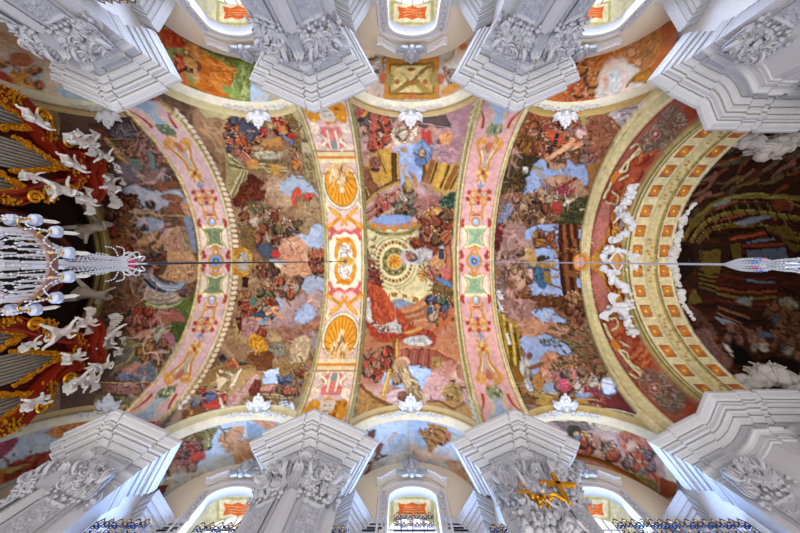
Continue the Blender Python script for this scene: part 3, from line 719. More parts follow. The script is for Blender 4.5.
Po('d4b284', '150,130 210,165 200,190 155,240'); Po('e0c498', '170,105 250,140 245,150 160,120'); Po('c09a60', '230,150 300,100 310,120 250,240 225,210'); Ln('e4d0a8', 2.2, '240,200 290,110'); Po('a87e44', '300,110 380,130 260,260 210,280')
Po('b7826c', '380,130 400,150 330,250 220,340 190,340 200,280 280,250'); Da('380,140 390,160 240,330 190,340 210,280', 40, 36, 10, ['c8947c', 'a06c58', 'bc8c78']); Po('6e3c20', '370,40 470,30 470,110 380,120'); Po('6a2c1c', '370,170 410,180 400,260 340,265 340,230'); Po('b8c2c4', '415,125 515,100 500,190 420,195'); Bl('a8b4cc', '425,140 480,130 480,190 425,190'); Po('b47c64', '400,210 500,195 495,240 400,245'); Po('8a5038', '400,235 495,228 495,245 400,248')
for k in range(4): Ln(['c4a468', '8a6c3c', 'b89860', '7a5c34'][k], 2.2, '440,%d 540,%d 650,%d' % (255 + k * 8, 262 + k * 8, 235 + k * 8), smooth=True)
Cr('510,160 640,120 690,60 680,160 640,250 520,230', 17, 60, 85, ['4a5c84', 'b05030', '8a6a4c', 'b08a70', '34507a', 'a03424', '9a7048']); Bl('3a5a8a', '630,180 680,150 690,170 640,210'); Po('9a7a48', '660,120 700,120 640,330 600,360')
Cr('60,230 190,230 190,340 70,340', 7, 80, 110, ['b03620', '3c507c', 'c0502c', 'd8b48c']); Bl('b23a20', '70,250 160,270 190,310 110,340 60,310'); Fg(125, 260, 110, 70, '3e5482'); Ln('d8b48c', 3, '170,280 190,350'); Fg(30, 300, 90, -30, '3e4a5c'); Cl(30, 290, 40, 40, ['7c6a58', '5c4a40'], 6)
Po('6e3e1c', '-40,340 40,310 140,370 0,430 -60,420'); Ln('b4823c', 1.4, '0,380 30,395'); Ln('c08c40', 1.2, '-30,330 10,350 -10,390', smooth=True)
Bl('d0cdc6', '470,320 560,292 600,330 570,395 540,385 530,340'); [Ln('6e6a6a', .9, '%d,%d %d,%d' % (490 + k * 14, 318 + k * 12, 560 + k * 6, 300 + k * 14), alpha=.9, wob=2) for k in range(6)]
# dentils along the first rib
# ================= third bay
at(0, 0, 1)
Po('b0826a', '350,85 475,85 475,430 350,430')
Da('360,100 465,100 465,420 360,420', 220, 18, 5, ['b48870', 'a8785e', 'bc9078', '9c6c58'])
at(350, 100, 6.667)
Po('a5787a', '600,60 800,0 800,400 640,400 560,300'); Cl(690, 220, 80, 120, ['ac8084', '9c7074', 'b08a88'], 14); Po('6d5852', '60,120 330,90 300,140 60,180'); Po('5c4a4a', '450,120 640,100 680,190 460,175'); Ln('a88a78', 1.2, '460,150 670,188'); Ln('c8b090', 1, '60,130 300,110')
Bl('b04538', '0,0 100,-20 130,40 80,120 10,110'); Ln('d89838', 2.2, '118,-20 130,40 85,115'); [Ln('d88a70', .8, '%d,%d %d,%d' % (10, 10 + k * 18, 90, 5 + k * 18), wob=2) for k in range(5)]; Bl('34382c', '10,125 90,120 140,60 130,100 80,150'); Da('80,170 160,170 160,250 90,250', 24, 30, 9, ['2a3428', '46503c', '1e2420'])
Bl('b88e88', '60,250 180,220 300,160 330,250 300,330 150,340 60,330'); Bl('c4a088', '170,220 280,200 300,300 190,330')
Cr('130,90 260,130 260,290 140,300', 8, 85, 120, ['c04c34', 'b85a40', 'c86a4c'], fleshes=('d08a68', 'c07850')); Ln('c05038', 2, '150,100 180,330'); Bl('d4c0a8', '280,210 340,180 400,200 440,190 420,260 370,310 320,310 290,270'); Da('280,180 440,180 400,310 300,310', 24, 50, 10, ['e4d4c0', 'b09070', 'c8ae90', '8a6444']); Fg(360, 220, 120, 50, 'd8c4ac')
Bl('86a6dc', '300,330 420,290 440,330 480,440 480,600 330,600 330,370'); Cl(380, 420, 40, 80, ['90aee0', '7c9cd4'], 6); Bl('c0a08c', '330,430 380,430 370,480 330,480', alpha=.7); Bl('a8885c', '340,320 380,325 375,355 340,350')
Bl('b23a34', '480,190 530,200 545,280 520,320 480,290'); Bl('5c86c0', '430,320 480,260 520,300 560,320 620,280 650,320 560,340 520,420 470,440 440,400'); Bl('4c74b0', '440,400 510,400 500,440 450,440'); Da('430,270 640,270 520,430 440,430', 22, 50, 10, ['7aa0d4', '406498', '34507c']); Fg(480, 350, 80, 0, 'd8b894'); Fg(630, 260, 120, 30, 'd08050'); Cl(570, 210, 50, 50, ['c89c8c', 'b88878'], 6); Bl('d8925c', '600,240 680,210 660,330 610,310')
Po('b98a34', '180,340 280,310 275,560 170,560 100,430'); Po('5c3c18', '275,350 310,352 310,600 275,600'); Po('b58c3c', '310,355 328,355 328,600 310,600'); Po('c89c40', '210,340 270,340 250,480'); Ln('6e4a1c', 1, '180,330 240,490'); Bl('8a4a3c', '130,390 200,390 200,470 150,480'); Fg(165, 430, 90, 0, '8a5044'); Po('8c5c34', '60,450 120,440 190,600 60,600'); Bl('ae8484', '560,300 720,330 700,420 600,420')
at(350, 150, 6.667)
Po('6c4a20', '480,100 520,90 520,230 480,240'); Po('b88e3a', '500,100 560,70 640,110 720,90 720,260 620,290 520,230')
for k, (a_, b_) in enumerate(((560, 500), (640, 575), (720, 640), (790, 710))):
    Ln('c89a3c' if k % 2 else '8e5428', 5, '%d,%d %d,%d' % (a_ - 10, 80 + 18 * k, b_, 225 + 14 * k)); Ln('6a3c1c', 2, '%d,%d %d,%d' % (a_ + 22, 90 + 18 * k, b_ + 30, 232 + 14 * k))
Ln('a8803c', 6, '110,350 200,260 320,215', smooth=True); Ln('5f4420', 2, '105,330 200,250 320,200', smooth=True); Ln('d0a850', 1.6, '115,372 210,280 325,232', smooth=True); Ln('b48e40', 5, '480,230 560,260 650,310', smooth=True); Ln('5f4420', 1.6, '480,250 560,282 640,330', smooth=True)
Po('7c4828', '90,130 130,120 180,260 110,320'); Ln('c09440', 1.5, '110,250 130,300')
Bl('b48a84', '150,330 300,250 480,240 640,310 700,300 620,420 420,480 200,450 110,480 110,400'); Cl(400, 330, 180, 80, ['bc9690', 'a87c74', 'c4a49c', '9c7068'], 18); Bl('9a6656', '440,340 560,300 620,330 560,400 470,400'); [Ln(c, 1.6, '110,%d 220,%d 300,%d' % (470 - k * 22, 380 - k * 18, 300 - k * 8), smooth=True) for k, c in enumerate(('8a4a34', 'b06a50', '7a3c2c', 'a86048'))]
Cr('300,280 450,290 430,420 310,430', 8, 80, 120, ['c8bca4', '8a8470', 'b0a08c', '5a5240']); Cr('170,320 300,310 270,420 200,410', 5, 80, 110, ['c05a4c', 'b04438', 'c88a7c']); Fg(240, 370, 120, 20, 'b84a40'); Bl('a8a07c', '200,440 280,380 300,400 230,440'); Bl('c09478', '400,470 480,420 560,400 520,470'); Fg(385, 240, 110, -10, 'a08448'); Bl('b89454', '340,140 390,190 430,260 380,240'); Bl('b07840', '390,140 450,200 440,250')
Bl('6e96d8', '160,470 220,440 320,430 400,445 390,480 300,495 200,490'); 
Bl('2e4a34', '610,330 660,300 710,290 700,390 650,400 620,380'); Da('600,310 710,310 690,400 620,400', 24, 50, 12, ['24402c', '48644c', '1a281c', '7a8c6c']); Bl('c87830', '510,400 580,390 690,420 620,500 530,500'); Cr('480,400 690,400 690,530 500,530', 9, 90, 130, ['c8742c', '8a3a1c', 'b05a34', '6a4a28', 'd09048'])
at(350, 220, 6.667)
Po('cdbd88', '100,60 440,60 560,420 560,560 100,560'); Bl('8a7c3c', '105,10 200,70 300,85 400,70 470,10 480,40 400,92 300,108 200,95 110,45')
for x, y in ((160, 40), (225, 55), (297, 62), (368, 48), (430, 30)): El('c87a24', x, y, 22, 15)
Bl('6e96d8', '160,-10 300,30 420,-10 400,10 300,30 190,15'); 
x, y = q1(297, 278)
CA.ell(x, y, 24, 26, hexc('d8c992'), wob=.4, soft=.05); CA.ring(x, y, 21, .9, 'a8935a', ky=1.15); CA.ring(x, y, 25, .8, 'b8a468', ky=1.1); CA.ring(x, y, 17, 3.0, 'd0b070', ky=1.15)
for k in range(30):
    a = k * 2 * pi / 30; CA.ell(x + 17 * cos(a), y + 19 * sin(a), 1.5, 1.1, hexc('c07424' if k % 2 else '8a5a20'), ang=a)
CA.ell(x, y, 12, 14, hexc('857838'), wob=.4, soft=.06); 
for k in range(18):
    a = k * 2 * pi / 18; CA.ell(x + 9.6 * cos(a), y + 11 * sin(a), 1.2, 1.2, hexc('a8985a' if k % 2 else '5c5224'))
CA.ell(x, y, 8, 8.3, hexc('cfb878'), wob=.3, soft=.06); CA.ell(x, y, 6.6, 6.9, hexc('e29a28'), wob=.3, soft=.1)
for k in range(8): a = k * pi / 4; CA.line([(x, y), (x + 5 * cos(a), y + 5 * sin(a))], .8, hexc('b86a18'))
Bl('6a2820', '110,170 150,330 190,330 210,450 200,560 130,560 110,380'); Da('110,240 200,320 200,560 120,560', 40, 70, 14, ['7c3424', '531a14', '903c2c', '8c5a48']); Bl('7a3c2c', '100,240 135,240 130,320 105,310'); Da('100,120 170,120 170,330 100,330', 26, 36, 9, ['8a6a44', 'a88c60', '6a4a34'])
Bl('803a20', '400,160 430,125 560,150 590,180 560,240 470,210'); Da('400,130 590,140 570,240 420,190', 26, 60, 12, ['6a2a16', '9a4a2c', '54200f']); El('b8c0cc', 385, 245, 50, 60, alpha=.9); El('d8a08c', 385, 245, 32, 42); Bl('b8b4b0', '430,200 540,200 530,260 420,300 400,280'); Da('420,200 540,200 500,290 410,290', 22, 60, 10, ['d0ccc6', '8c8884', 'a8a09a']); Fg(400, 240, 90, -50, 'd09a84')
Bl('b0b0b0', '570,120 640,130 630,190 580,170'); Po('3c3c48', '590,190 625,190 625,260 590,260'); Bl('98401c', '640,150 680,160 690,520 640,480'); Ln('b06a44', 4, '655,180 660,330'); Cr('470,0 690,0 690,130 500,130', 8, 90, 130, ['8a3a20', 'b05a34', '6a4424', '985a3c']); Bl('c08a54', '540,270 620,260 640,310 560,330'); Bl('c05c54', '590,340 660,320 670,380 600,400'); Fg(550, 350, 130, -40, 'c06a5c'); Bl('3c74b4', '560,385 650,400 680,450 620,440'); Po('6a5028', '560,420 690,450 690,560 530,560'); Da('550,430 690,450 690,560 530,560', 20, 70, 10, ['8a6c38', '523c1c', '7a5c30']); Bl('b88a4c', '460,330 510,350 500,410 465,400'); Da('460,300 540,300 540,420 470,420', 16, 40, 10, ['8a4a24', 'c09054', '5c3418']); Bl('b8781c', '680,210 712,215 712,330 680,330'); El('d0b060', 696, 262, 12, 26)
Bl('d8c88e', '190,480 300,455 420,480 490,540 470,560 200,560')
at(350, 290, 6.667)
Po('d2c28a', '190,0 500,0 480,70 420,110 300,70 200,60')
for x, y, a in ((225, 33, 0), (295, 30, 0), (365, 42, .2), (437, 70, .5)): Po('a86a34', '%d,%d %d,%d %d,%d %d,%d' % (x - 17, y - 13, x + 17, y - 11, x + 17, y + 13, x - 17, y + 12))
Bl('7886a0', '280,75 350,65 430,100 380,120 310,130'); Po('b47448', '310,130 430,95 530,20 560,60 620,200 640,300 760,420 60,480 60,150 200,200'); Po('b9754e', '60,200 760,200 760,520 60,520')
for k in range(5): Ln(['c08456', '985a38', 'b87a50', 'a0623e', 'c48a60'][k], 3, '%d,%d 450,%d %d,%d' % (330, 150 + k * 26, 120 + k * 22, 600, 20 + k * 40), smooth=True)
Da('70,230 720,230 700,400 70,400', 70, 60, 10, ['bf7e58', 'ad6a44', 'c48862', 'b07250'], alpha=.6); Cl(620, 240, 50, 60, ['c08468', 'b4765c'], 6)
Po('6a4e24', '540,0 690,0 690,110 600,100'); Da('530,0 690,0 690,110 610,90', 24, 60, 9, ['84683a', '503a1a']); Cr('530,50 690,60 680,170 600,220 540,180', 9, 90, 120, ['c8bca8', '4a6a4c', 'b04438', '34508a', 'd0b088', 'c87a34']); Bl('2c4c7c', '515,115 545,110 545,150 520,150'); Ln('c4643c', 5, '560,280 640,220 690,140', smooth=True)
Bl('c4c0ba', '110,60 150,60 160,200 200,230 290,230 300,120 340,230 350,290 270,300 180,270 110,200')
Bl('b04628', '125,-20 200,-20 260,60 290,110 300,190 260,225 190,230 150,190 140,80'); Da('130,0 230,20 290,120 280,220 160,210', 34, 90, 12, ['8e2e18', 'c85c38', 'b84c2c', '9c3a20'], a0=50, a1=110); Bl('b04828', '300,130 340,140 400,220 450,250 400,290 350,270 320,220'); Da('310,140 440,250 360,280', 14, 60, 9, ['8e2e18', 'c85c38']); Bl('c0bcb6', '210,235 300,215 345,280 260,300 200,270'); Da('180,230 340,230 330,290 220,290', 22, 50, 8, ['dcd8d2', '94908c', 'a8a29c'])
Bl('a83e24', '100,200 150,240 220,290 340,290 440,270 480,255 520,270 575,310 560,370 520,390 440,375 350,340 230,350 150,310'); Da('110,220 340,300 460,280 560,300 540,380 350,330 200,330', 40, 70, 12, ['8a2814', 'c0583a', '9c3820']); Bl('d0ccc6', '350,340 450,300 540,330 550,355 480,380 400,370'); Da('360,320 540,320 530,370 400,370', 20, 50, 8, ['e4e2de', 'a8a4a0']); Bl('d8a04c', '350,285 470,245 470,265 400,290')
Po('8a4a36', '340,390 560,400 700,470 700,520 340,520'); [Ln('6e3426' if k % 2 else 'a8604a', 1.6, '%d,392 %d,520' % (355 + k * 24, 350 + k * 25)) for k in range(9)]; Ln('c4805c', 1.6, '240,400 400,380 560,395 740,480', smooth=True); Ln('8c5420', 5, '298,330 292,520'); Ln('d8a848', 2, '312,330 306,470'); Bl('6c7874', '150,430 200,400 210,440 160,450'); Cr('90,410 280,400 270,530 100,530', 7, 80, 110, ['b03a34', 'b8906c', '6c7470', 'c07a5c'])
at(350, 350, 6.667)
Po('bd8064', '60,100 240,130 300,300 240,380 60,330'); Cl(170, 230, 90, 80, ['c88c78', 'b47460', 'c89884', 'ac6c58'], 14); Bl('a8382c', '110,40 180,60 230,140 190,190 150,140'); Cr('90,20 270,0 240,170 110,170', 7, 80, 110, ['b84038', 'b08c68', 'c08470', 'c8503c'])
Bl('8cb0e2', '225,170 300,130 400,105 500,110 545,140 520,210 480,280 380,270 280,230 230,250'); Cl(450, 170, 60, 50, ['96b6e4', '84a8dc', 'a0bce4'], 8); Po('96503e', '330,0 560,0 720,90 640,110 540,110 400,90 340,90'); [Ln('70362a' if k % 2 else 'b06a54', 1.4, '%d,0 %d,95' % (360 + k * 34, 350 + k * 34)) for k in range(6)]; Bl('a8834c', '540,60 580,40 640,90 620,130 560,130'); Da('540,40 640,50 630,130 550,130', 14, 30, 9, ['c09c60', '7c5a2c'])
Bl('cc9888', '500,230 560,130 650,120 760,90 770,330 600,340 510,330 480,260'); Cl(640, 190, 110, 80, ['d4a494', 'c08c7c', 'b87c6c', 'd8b0a0'], 16); Po('b87a60', '700,90 780,100 780,220 720,180')
Bl('d4aca0', '250,290 360,260 380,360 260,370'); Ln('c8902c', 5, '265,140 220,310'); Ln('e8c060', 1.6, '258,150 216,300'); Bl('c0a070', '280,120 340,60 390,110 400,170 440,210 500,310 500,350 400,330 370,260 320,210'); Da('290,70 380,80 500,330 400,330 320,200', 40, 60, 12, ['d4bc8c', '8e6c3c', 'b4925c', 'c8ac78', '7a5a34'], a0=30, a1=80); El('d8b090', 350, 80, 50, 34); El('b88a64', 340, 95, 40, 30); Fg(300, 180, 110, -20, 'b08c60'); Bl('8a5a44', '320,290 370,280 380,350 330,350')
Fg(680, 270, 150, 0, 'b8924c'); Bl('a88040', '620,270 680,220 740,260 750,330 700,380 640,330'); Da('610,230 750,230 740,380 640,360', 30, 60, 12, ['c8a45c', '7c5a28', '98743c', '5c3c1c']); Po('a8743c', '500,340 640,340 760,340 800,420 560,400'); Ln('7a4a20', 1.6, '510,345 600,345 690,390 760,350', smooth=True)
Po('a8702c', '50,270 160,300 280,370 240,400 100,450 20,500'); Da('60,280 240,370 50,470', 30, 60, 12, ['b88038', '94601f', 'c08c48']); Ln('7c4c20', 4.5, '80,240 160,310 270,370', smooth=True); Ln('c09058', 1.5, '85,225 165,298 270,355', smooth=True); Po('b07a3c', '720,400 820,380 820,520')
# ================= fourth bay
at(0, 0, 1)
Po('84583c', '485,85 690,85 690,430 485,430'); Da('490,100 620,100 620,420 490,420', 300, 18, 5, ['8c6040', '744a30', '9c7050', '64402a'])
at(490, 100, 7.27)
Po('8a4824', '270,60 480,120 900,120 830,420 560,420 300,420 100,560 130,330'); Da('200,70 520,130 820,140 780,420 300,420 150,420', 170, 70, 13, ['a05c30', '6e3418', 'b87448', '8c4a24', 'c88a60', '54240f', '9c4020'], a0=110, a1=175)
Bl('7c4a1e', '250,250 330,270 280,400 180,420 190,300'); Da('180,230 330,260 280,420 170,450', 34, 90, 12, ['a06a2c', '5a3414', '8c5820', '3a2410'], a0=80, a1=130)
Bl('3a3018', '180,440 300,400 360,420 260,560 80,640 110,520'); Da('120,380 300,400 290,560 90,600', 40, 70, 14, ['4c4020', '2a2212', '5c4a24', '382c18'])
Cr('300,180 720,150 700,380 420,440 330,360', 24, 85, 130, ['a85030', 'b87c58', '8a3a24', 'c08c68', '7a5a5c', 'a0402c', '6a3820'], fleshes=('d49a74', 'c07c54', 'e0ac88'), a0=-120, a1=60)
Bl('b44a28', '430,220 520,240 540,320 460,330'); Ln('23242c', 4, '490,255 475,330'); Bl('22242c', '410,380 440,375 440,480 405,490 420,430'); Bl('d0a8a0', '620,230 690,190 700,250 650,280'); Da('560,200 700,180 720,280 590,260', 20, 40, 9, ['d8a890', 'b04030', '9a90a8', 'e0b8a0']); Ln('d89c70', 5, '440,420 560,340 600,290', smooth=True); Ln('cc8c60', 6, '600,340 700,300 760,250', smooth=True); Ln('a83424', 3, '520,540 560,440'); Ln('6a2420', 2.4, '640,530 720,430 780,380')
Cr('680,280 840,220 760,440 660,430', 9, 80, 110, ['8a7078', 'a07c70', '6a4a48', 'b08a78']); Bl('8a6a68', '690,400 780,370 740,470 690,470'); Bl('cac6b8', '240,480 275,480 265,530 240,530')
Bl('7d9fd8', '290,520 350,440 400,430 420,500 540,490 560,430 640,480 690,470 710,560 600,600 480,570 380,640 220,700 240,600'); Bl('a88a3c', '300,500 370,490 390,520 330,540'); Bl('b07a4c', '390,400 430,390 440,470 400,450'); Bl('c09068', '430,460 540,470 530,500 440,500')
at(490, 170, 7.27)
Bl('7d9fd8', '280,30 340,0 520,20 530,60 630,10 700,20 710,105 640,90 560,50 480,40 380,90 340,160 230,200 210,180 270,110'); Cl(330, 60, 50, 50, ['86a6dc', '7898d2'], 5); Bl('b6a06a', '330,0 390,40 410,45 360,55'); Po('9a622c', '690,-30 820,-60 730,190 720,60'); Bl('b58460', '340,170 380,90 480,40 560,40 650,70 720,180 730,200 640,180 560,120 440,120 370,180'); Cl(560, 100, 130, 40, ['bc8c68', 'a87450', 'c09474'], 10)
Bl('4a3a1c', '80,60 230,50 260,100 220,160 80,190'); Da('70,20 260,20 240,160 80,190', 40, 70, 14, ['5a4a24', '34280f', '7a5424', '28200e']); Bl('8a6648', '70,190 200,160 260,200 240,290 80,280'); Po('7c5438', '60,190 200,170 200,240 60,250')
Bl('77646c', '380,110 430,105 430,170 390,170'); Bl('a03a44', '480,150 540,110 620,150 560,190 500,190'); Da('440,100 620,110 600,180 480,190', 24, 50, 9, ['b84c50', 'd8a89c', '7a2c30']); Ln('8a3428', 2.4, '470,150 630,60'); Bl('ccb090', '430,250 480,170 520,220 640,190 560,260 520,250'); Da('430,190 640,190 560,260 450,240', 20, 60, 9, ['dcc8b0', 'b08a68', 'e8dcc8'])
Bl('424122', '560,260 650,190 720,190 700,290 690,390 590,400 470,380 520,320'); Da('490,200 720,190 690,390 490,390', 60, 60, 13, ['52502a', '34321a', '6a6030', '262814', '7a6a38']); Bl('bc8c6a', '260,190 340,150 430,180 440,240 340,250 250,230')
Cr('190,180 470,200 500,370 110,390 100,330', 22, 80, 120, ['8a5a38', 'b08058', 'a83424', '6e4a3c', 'c0a078', '7a3c24', '946a48']); Bl('b03a30', '450,240 510,230 515,300 470,330'); Bl('5a78a8', '80,310 150,260 170,300 110,350 70,390'); Da('70,240 170,240 150,380 80,390', 20, 50, 10, ['7892ba', '3c5478', '56709c']); Bl('6a1c20', '50,400 110,400 120,530 40,530')
Bl('9c7668', '120,400 250,400 260,540 110,540'); Po('7d9cd6', '250,440 330,400 500,395 495,560 260,560'); Bl('c08c40', '300,470 340,440 380,470 360,540 310,560'); Fg(340, 480, 110, 0, 'c08838', '9a5a34'); Fg(440, 490, 120, 20, 'a0502c', '8a4a28'); Fg(370, 470, 90, -10, '7a2c1c', '8a4a28'); Ln('7a4c24', 1.4, '370,445 500,470'); Po('6a3216', '500,400 640,400 650,560 495,560'); [Ln('8c4c22' if k % 2 else '451d0c', 3, '%d,400 %d,560' % (515 + k * 26, 515 + k * 27)) for k in range(5)]; Po('7d9cd6', '645,430 665,430 660,540 640,540')
at(490, 240, 7.27)
Bl('9a7466', '50,60 200,0 330,20 300,150 200,200 60,200'); Cl(170, 130, 110, 130, ['a07c6c', '8a6456', 'ac8876', '967060'], 22); Cl(230, 210, 60, 110, ['c4946c', 'b88660', 'cca47c'], 12); Po('4a1a14', '30,10 90,0 70,80 40,90'); Cr('90,60 330,80 300,330 120,330', 12, 60, 95, ['8a6050', 'a07860', 'b0885c', '7a5448'], fleshes=('c09070', 'a8745a'))
Po('7d9cd8', '325,60 450,60 495,100 495,160 530,280 525,415 340,420 300,350 330,300 440,240 430,160 340,130'); Bl('7d9cd8', '300,340 360,280 500,300 530,400 350,420 310,400'); Bl('37301c', '300,180 370,115 440,120 430,135 380,150 320,190'); Bl('8a6c34', '320,160 440,150 480,170 440,200 330,190'); Ln('a88444', 2.4, '420,170 480,175'); Ln('8a6634', 2, '430,200 495,215', smooth=True); Ln('9a7a3c', 2, '430,280 495,265', smooth=True); Ln('7c5a2c', 2, '430,320 520,352', smooth=True); Ln('9a9474', 1.3, '430,60 470,80 465,130', smooth=True)
Bl('275a88', '280,210 320,195 400,215 430,260 400,350 350,320 310,260'); Bl('205078', '270,200 330,175 340,200 300,220'); Da('300,200 420,220 400,330 330,300', 30, 50, 10, ['1c4468', '3c74a4', '183a58']); Bl('8a6a30', '390,230 440,240 440,320 400,300'); Bl('d4a08c', '275,215 310,215 310,280 285,270'); Bl('c89a50', '260,70 340,90 330,180 290,190', alpha=.8); Fg(380, 20, 120, 90, 'a86a28', 'a0603c'); Fg(455, 20, 80, 0, 'a04c2c')
Po('5e2e14', '500,0 660,0 680,290 670,420 530,420 500,180'); [Ln('7c4420' if k % 2 else '3c180a', 3.2, '%d,0 %d,150 %d,420' % (515 + k * 34, 515 + k * 34, 548 + k * 30)) for k in range(5)]; Po('8a5424', '540,60 640,30 640,70 560,100'); Po('7c4a20', '540,210 640,230 640,270 560,260'); Po('7d9cd6', '630,270 655,280 660,350 635,340')
Po('5e3416', '190,380 240,400 330,400 560,410 700,430 690,540 560,540 470,490 330,490 250,540 190,440'); Da('190,390 690,420 680,520 230,500', 50, 60, 13, ['6e4420', '4a260e', '825628', '3a1c0a']); Cr('530,410 690,400 690,520 560,500', 7, 80, 120, ['a86a48', '8a5a38', 'c08c6c'], fleshes=('c88c6c',)); Bl('6c564e', '40,300 90,270 120,400 60,420'); Bl('ccc8c6', '45,360 80,370 105,470 90,520 50,440'); Bl('7d9cd6', '290,510 350,500 450,510 440,540 290,540')
at(490, 310, 5.714)
Po('94685c', '50,-60 250,-60 260,60 180,110 120,60'); Cl(170, 30, 60, 50, ['a07468', '8a5e54', 'a88074'], 8); Po('7fa0da', '160,180 220,120 330,140 420,180 480,250 300,330 250,400 200,250'); Po('7fa0da', '230,5 330,-5 440,60 420,75 300,70'); Bl('b37c5c', '150,70 240,40 310,75 440,80 440,130 330,130 210,150 170,120'); Cl(300, 110, 110, 25, ['bc8664', 'a87050', 'c08c6c'], 10); El('c0a068', 322, 28, 16, 12, alpha=.6)
Bl('be7f5e', '290,270 350,240 420,260 500,260 480,340 330,420 270,400 280,340'); Cl(360, 310, 70, 60, ['c88a68', 'b47454', 'c69274'], 10)
Po('9c7a1c', '45,10 70,20 160,90 175,180 170,260 110,330 90,250'); Po('7c5c14', '60,30 110,60 150,330 110,330'); [Ln(c, 3, '%d,%d %d,%d' % (75 + 22 * k, 30 + 26 * k, 110 + 20 * k, 330)) for k, c in enumerate(('b89430', '6a4c10', 'c0a040', '5e440e'))]; Ln('d0c8b8', 3.4, '100,140 112,190'); Po('8a5c18', '110,320 170,310 200,420 140,430')
Da('330,120 420,60 540,60 620,200 640,280 480,330 340,360 400,230', 150, 34, 8, ['46482a', '5c5c38', '343820', '767450', '2a2c1a', '6c6840'], a0=-20, a1=60); Da('280,170 370,160 370,210 290,200', 22, 26, 6, ['464a30', '34381f', '5e6040']); Da('340,340 420,300 430,390 350,390', 22, 28, 7, ['3c4428', '54583a'])
Cr('440,-40 560,-40 560,80 480,90', 7, 70, 100, ['8a4a2c', 'a86444', '6a3420'], fleshes=('c48460',))
Bl('cac4bc', '170,300 215,270 240,330 215,370 250,450 210,460 195,390'); Da('170,280 240,280 240,450 190,450', 24, 50, 9, ['e0dcd6', '9a948c', 'b4aea6'], a0=60, a1=110); El('7a4a30', 225, 265, 17, 20); Ln('8c5a34', 4, '235,330 300,305'); Fg(280, 410, 110, 0, 'b06e2c'); Bl('a86c28', '250,370 300,380 300,460 260,460'); Bl('7c8a94', '305,420 370,415 390,470 310,470')
Po('a8782c', '130,430 200,460 400,500 560,510 560,540 180,540'); Da('140,440 480,500 460,530 180,530', 40, 60, 8, ['bc8c3c', '8e5e1c', 'c89a4c']); Po('7a4a1e', '130,440 260,500 260,540 170,540'); Da('130,450 260,480 280,530 180,530', 26, 40, 9, ['8c5a28', '5e3614', '9c6a30'])
Cr('380,360 560,330 650,330 640,470 400,470', 20, 75, 110, ['b08c60', 'a83c34', 'c8b090', '8a6a4c', '6a5a44', 'b0605a', 'd0b8a0'], a0=-40, a1=40); Bl('8a2424', '550,430 620,440 640,520 540,510'); Fg(670, 420, 150, 10, 'b8bcc8'); Bl('bcc0cc', '640,400 700,390 715,470 650,480'); Fg(590, 400, 110, 0, 'd8c0a8'); Bl('b84458', '400,400 440,400 440,470 405,460'); Bl('7c8494', '500,480 570,470 580,500 500,505'); Po('6a241a', '640,490 800,560 700,560 540,520'); Da('560,490 740,520 760,560 580,530', 22, 40, 9, ['7c3424', '50180f', 'a05a40']); Ln('a87c44', 2, '500,510 620,515')
Bl('c8c2b8', '590,88 600,90 610,100 605,112 590,108')
at(600, 90, 5.333)
Po('b39a5c', '-200,130 0,80 260,-40 420,-40 240,120 60,330 40,330 0,130'); Po('a0874c', '-120,120 40,90 60,140 -100,190'); Bl('b8a4a0', '40,150 120,70 220,45 250,90 220,150 120,200 70,185'); [Ln('7c6668', 1.0, '%d,%d %d,%d' % (85 + 12 * k, 100 + 24 * k - k * 3, 190 + 9 * k, 60 + 24 * k), wob=2.5, alpha=.9) for k in range(5)]; Po('8a5034', '-60,130 40,130 130,210 20,330 -60,380'); Da('-60,140 60,150 110,210 10,380 -60,380', 60, 46, 9, ['a06a48', '74402a', 'b88a68', '8c5034', '5c2c1c'])
at(600, 330, 5.333)
Po('b09a60', '-180,420 30,420 200,460 330,430 400,520 300,560 0,500'); Po('6a2418', '0,410 100,330 230,470 150,450'); Ln('d0bc88', 1.6, '-10,430 90,425 260,480', smooth=True)
EN = 1
# ================= last rib and the splayed red field before the choir arch
def ell_z(dy, a, b, z0=V0):
    k = dy / (F * a); A = 1 / b ** 2 + k * k; B = -2 * z0 / b ** 2; Cc = z0 ** 2 / b ** 2 - 1
    return (-B + np.sqrt(np.maximum(B * B - 4 * A * Cc, 0))) / (2 * A)
def edge(X, v, a=VA, b=VB):
    return CX + F * X / float(ell_z(v, a, b))
def arcpts(X, v0, v1, a=VA, b=VB, n=40, fx=None):
    return [(edge(X if fx is None else fx(v), v, a, b), CY + v) for v in np.linspace(v0, v1, n)]
def strip(X0, X1, col, v0=-190, v1=190, a=VA, b=VB, f0=None, f1=None, **k):
    CA.poly(arcpts(X0, v0, v1, a, b, fx=f0) + arcpts(X1, v1, v0, a, b, fx=f1), col, wob=.3, **k)
r4a = lambda v: 11.2 - .45 * (v / 150) ** 2
CA.poly(arcpts(11.75, -190, 190) + arcpts(13.3, 190, -190, 6.3, 6.5), 'a05844', wob=.3)
at(0, 0, 1)
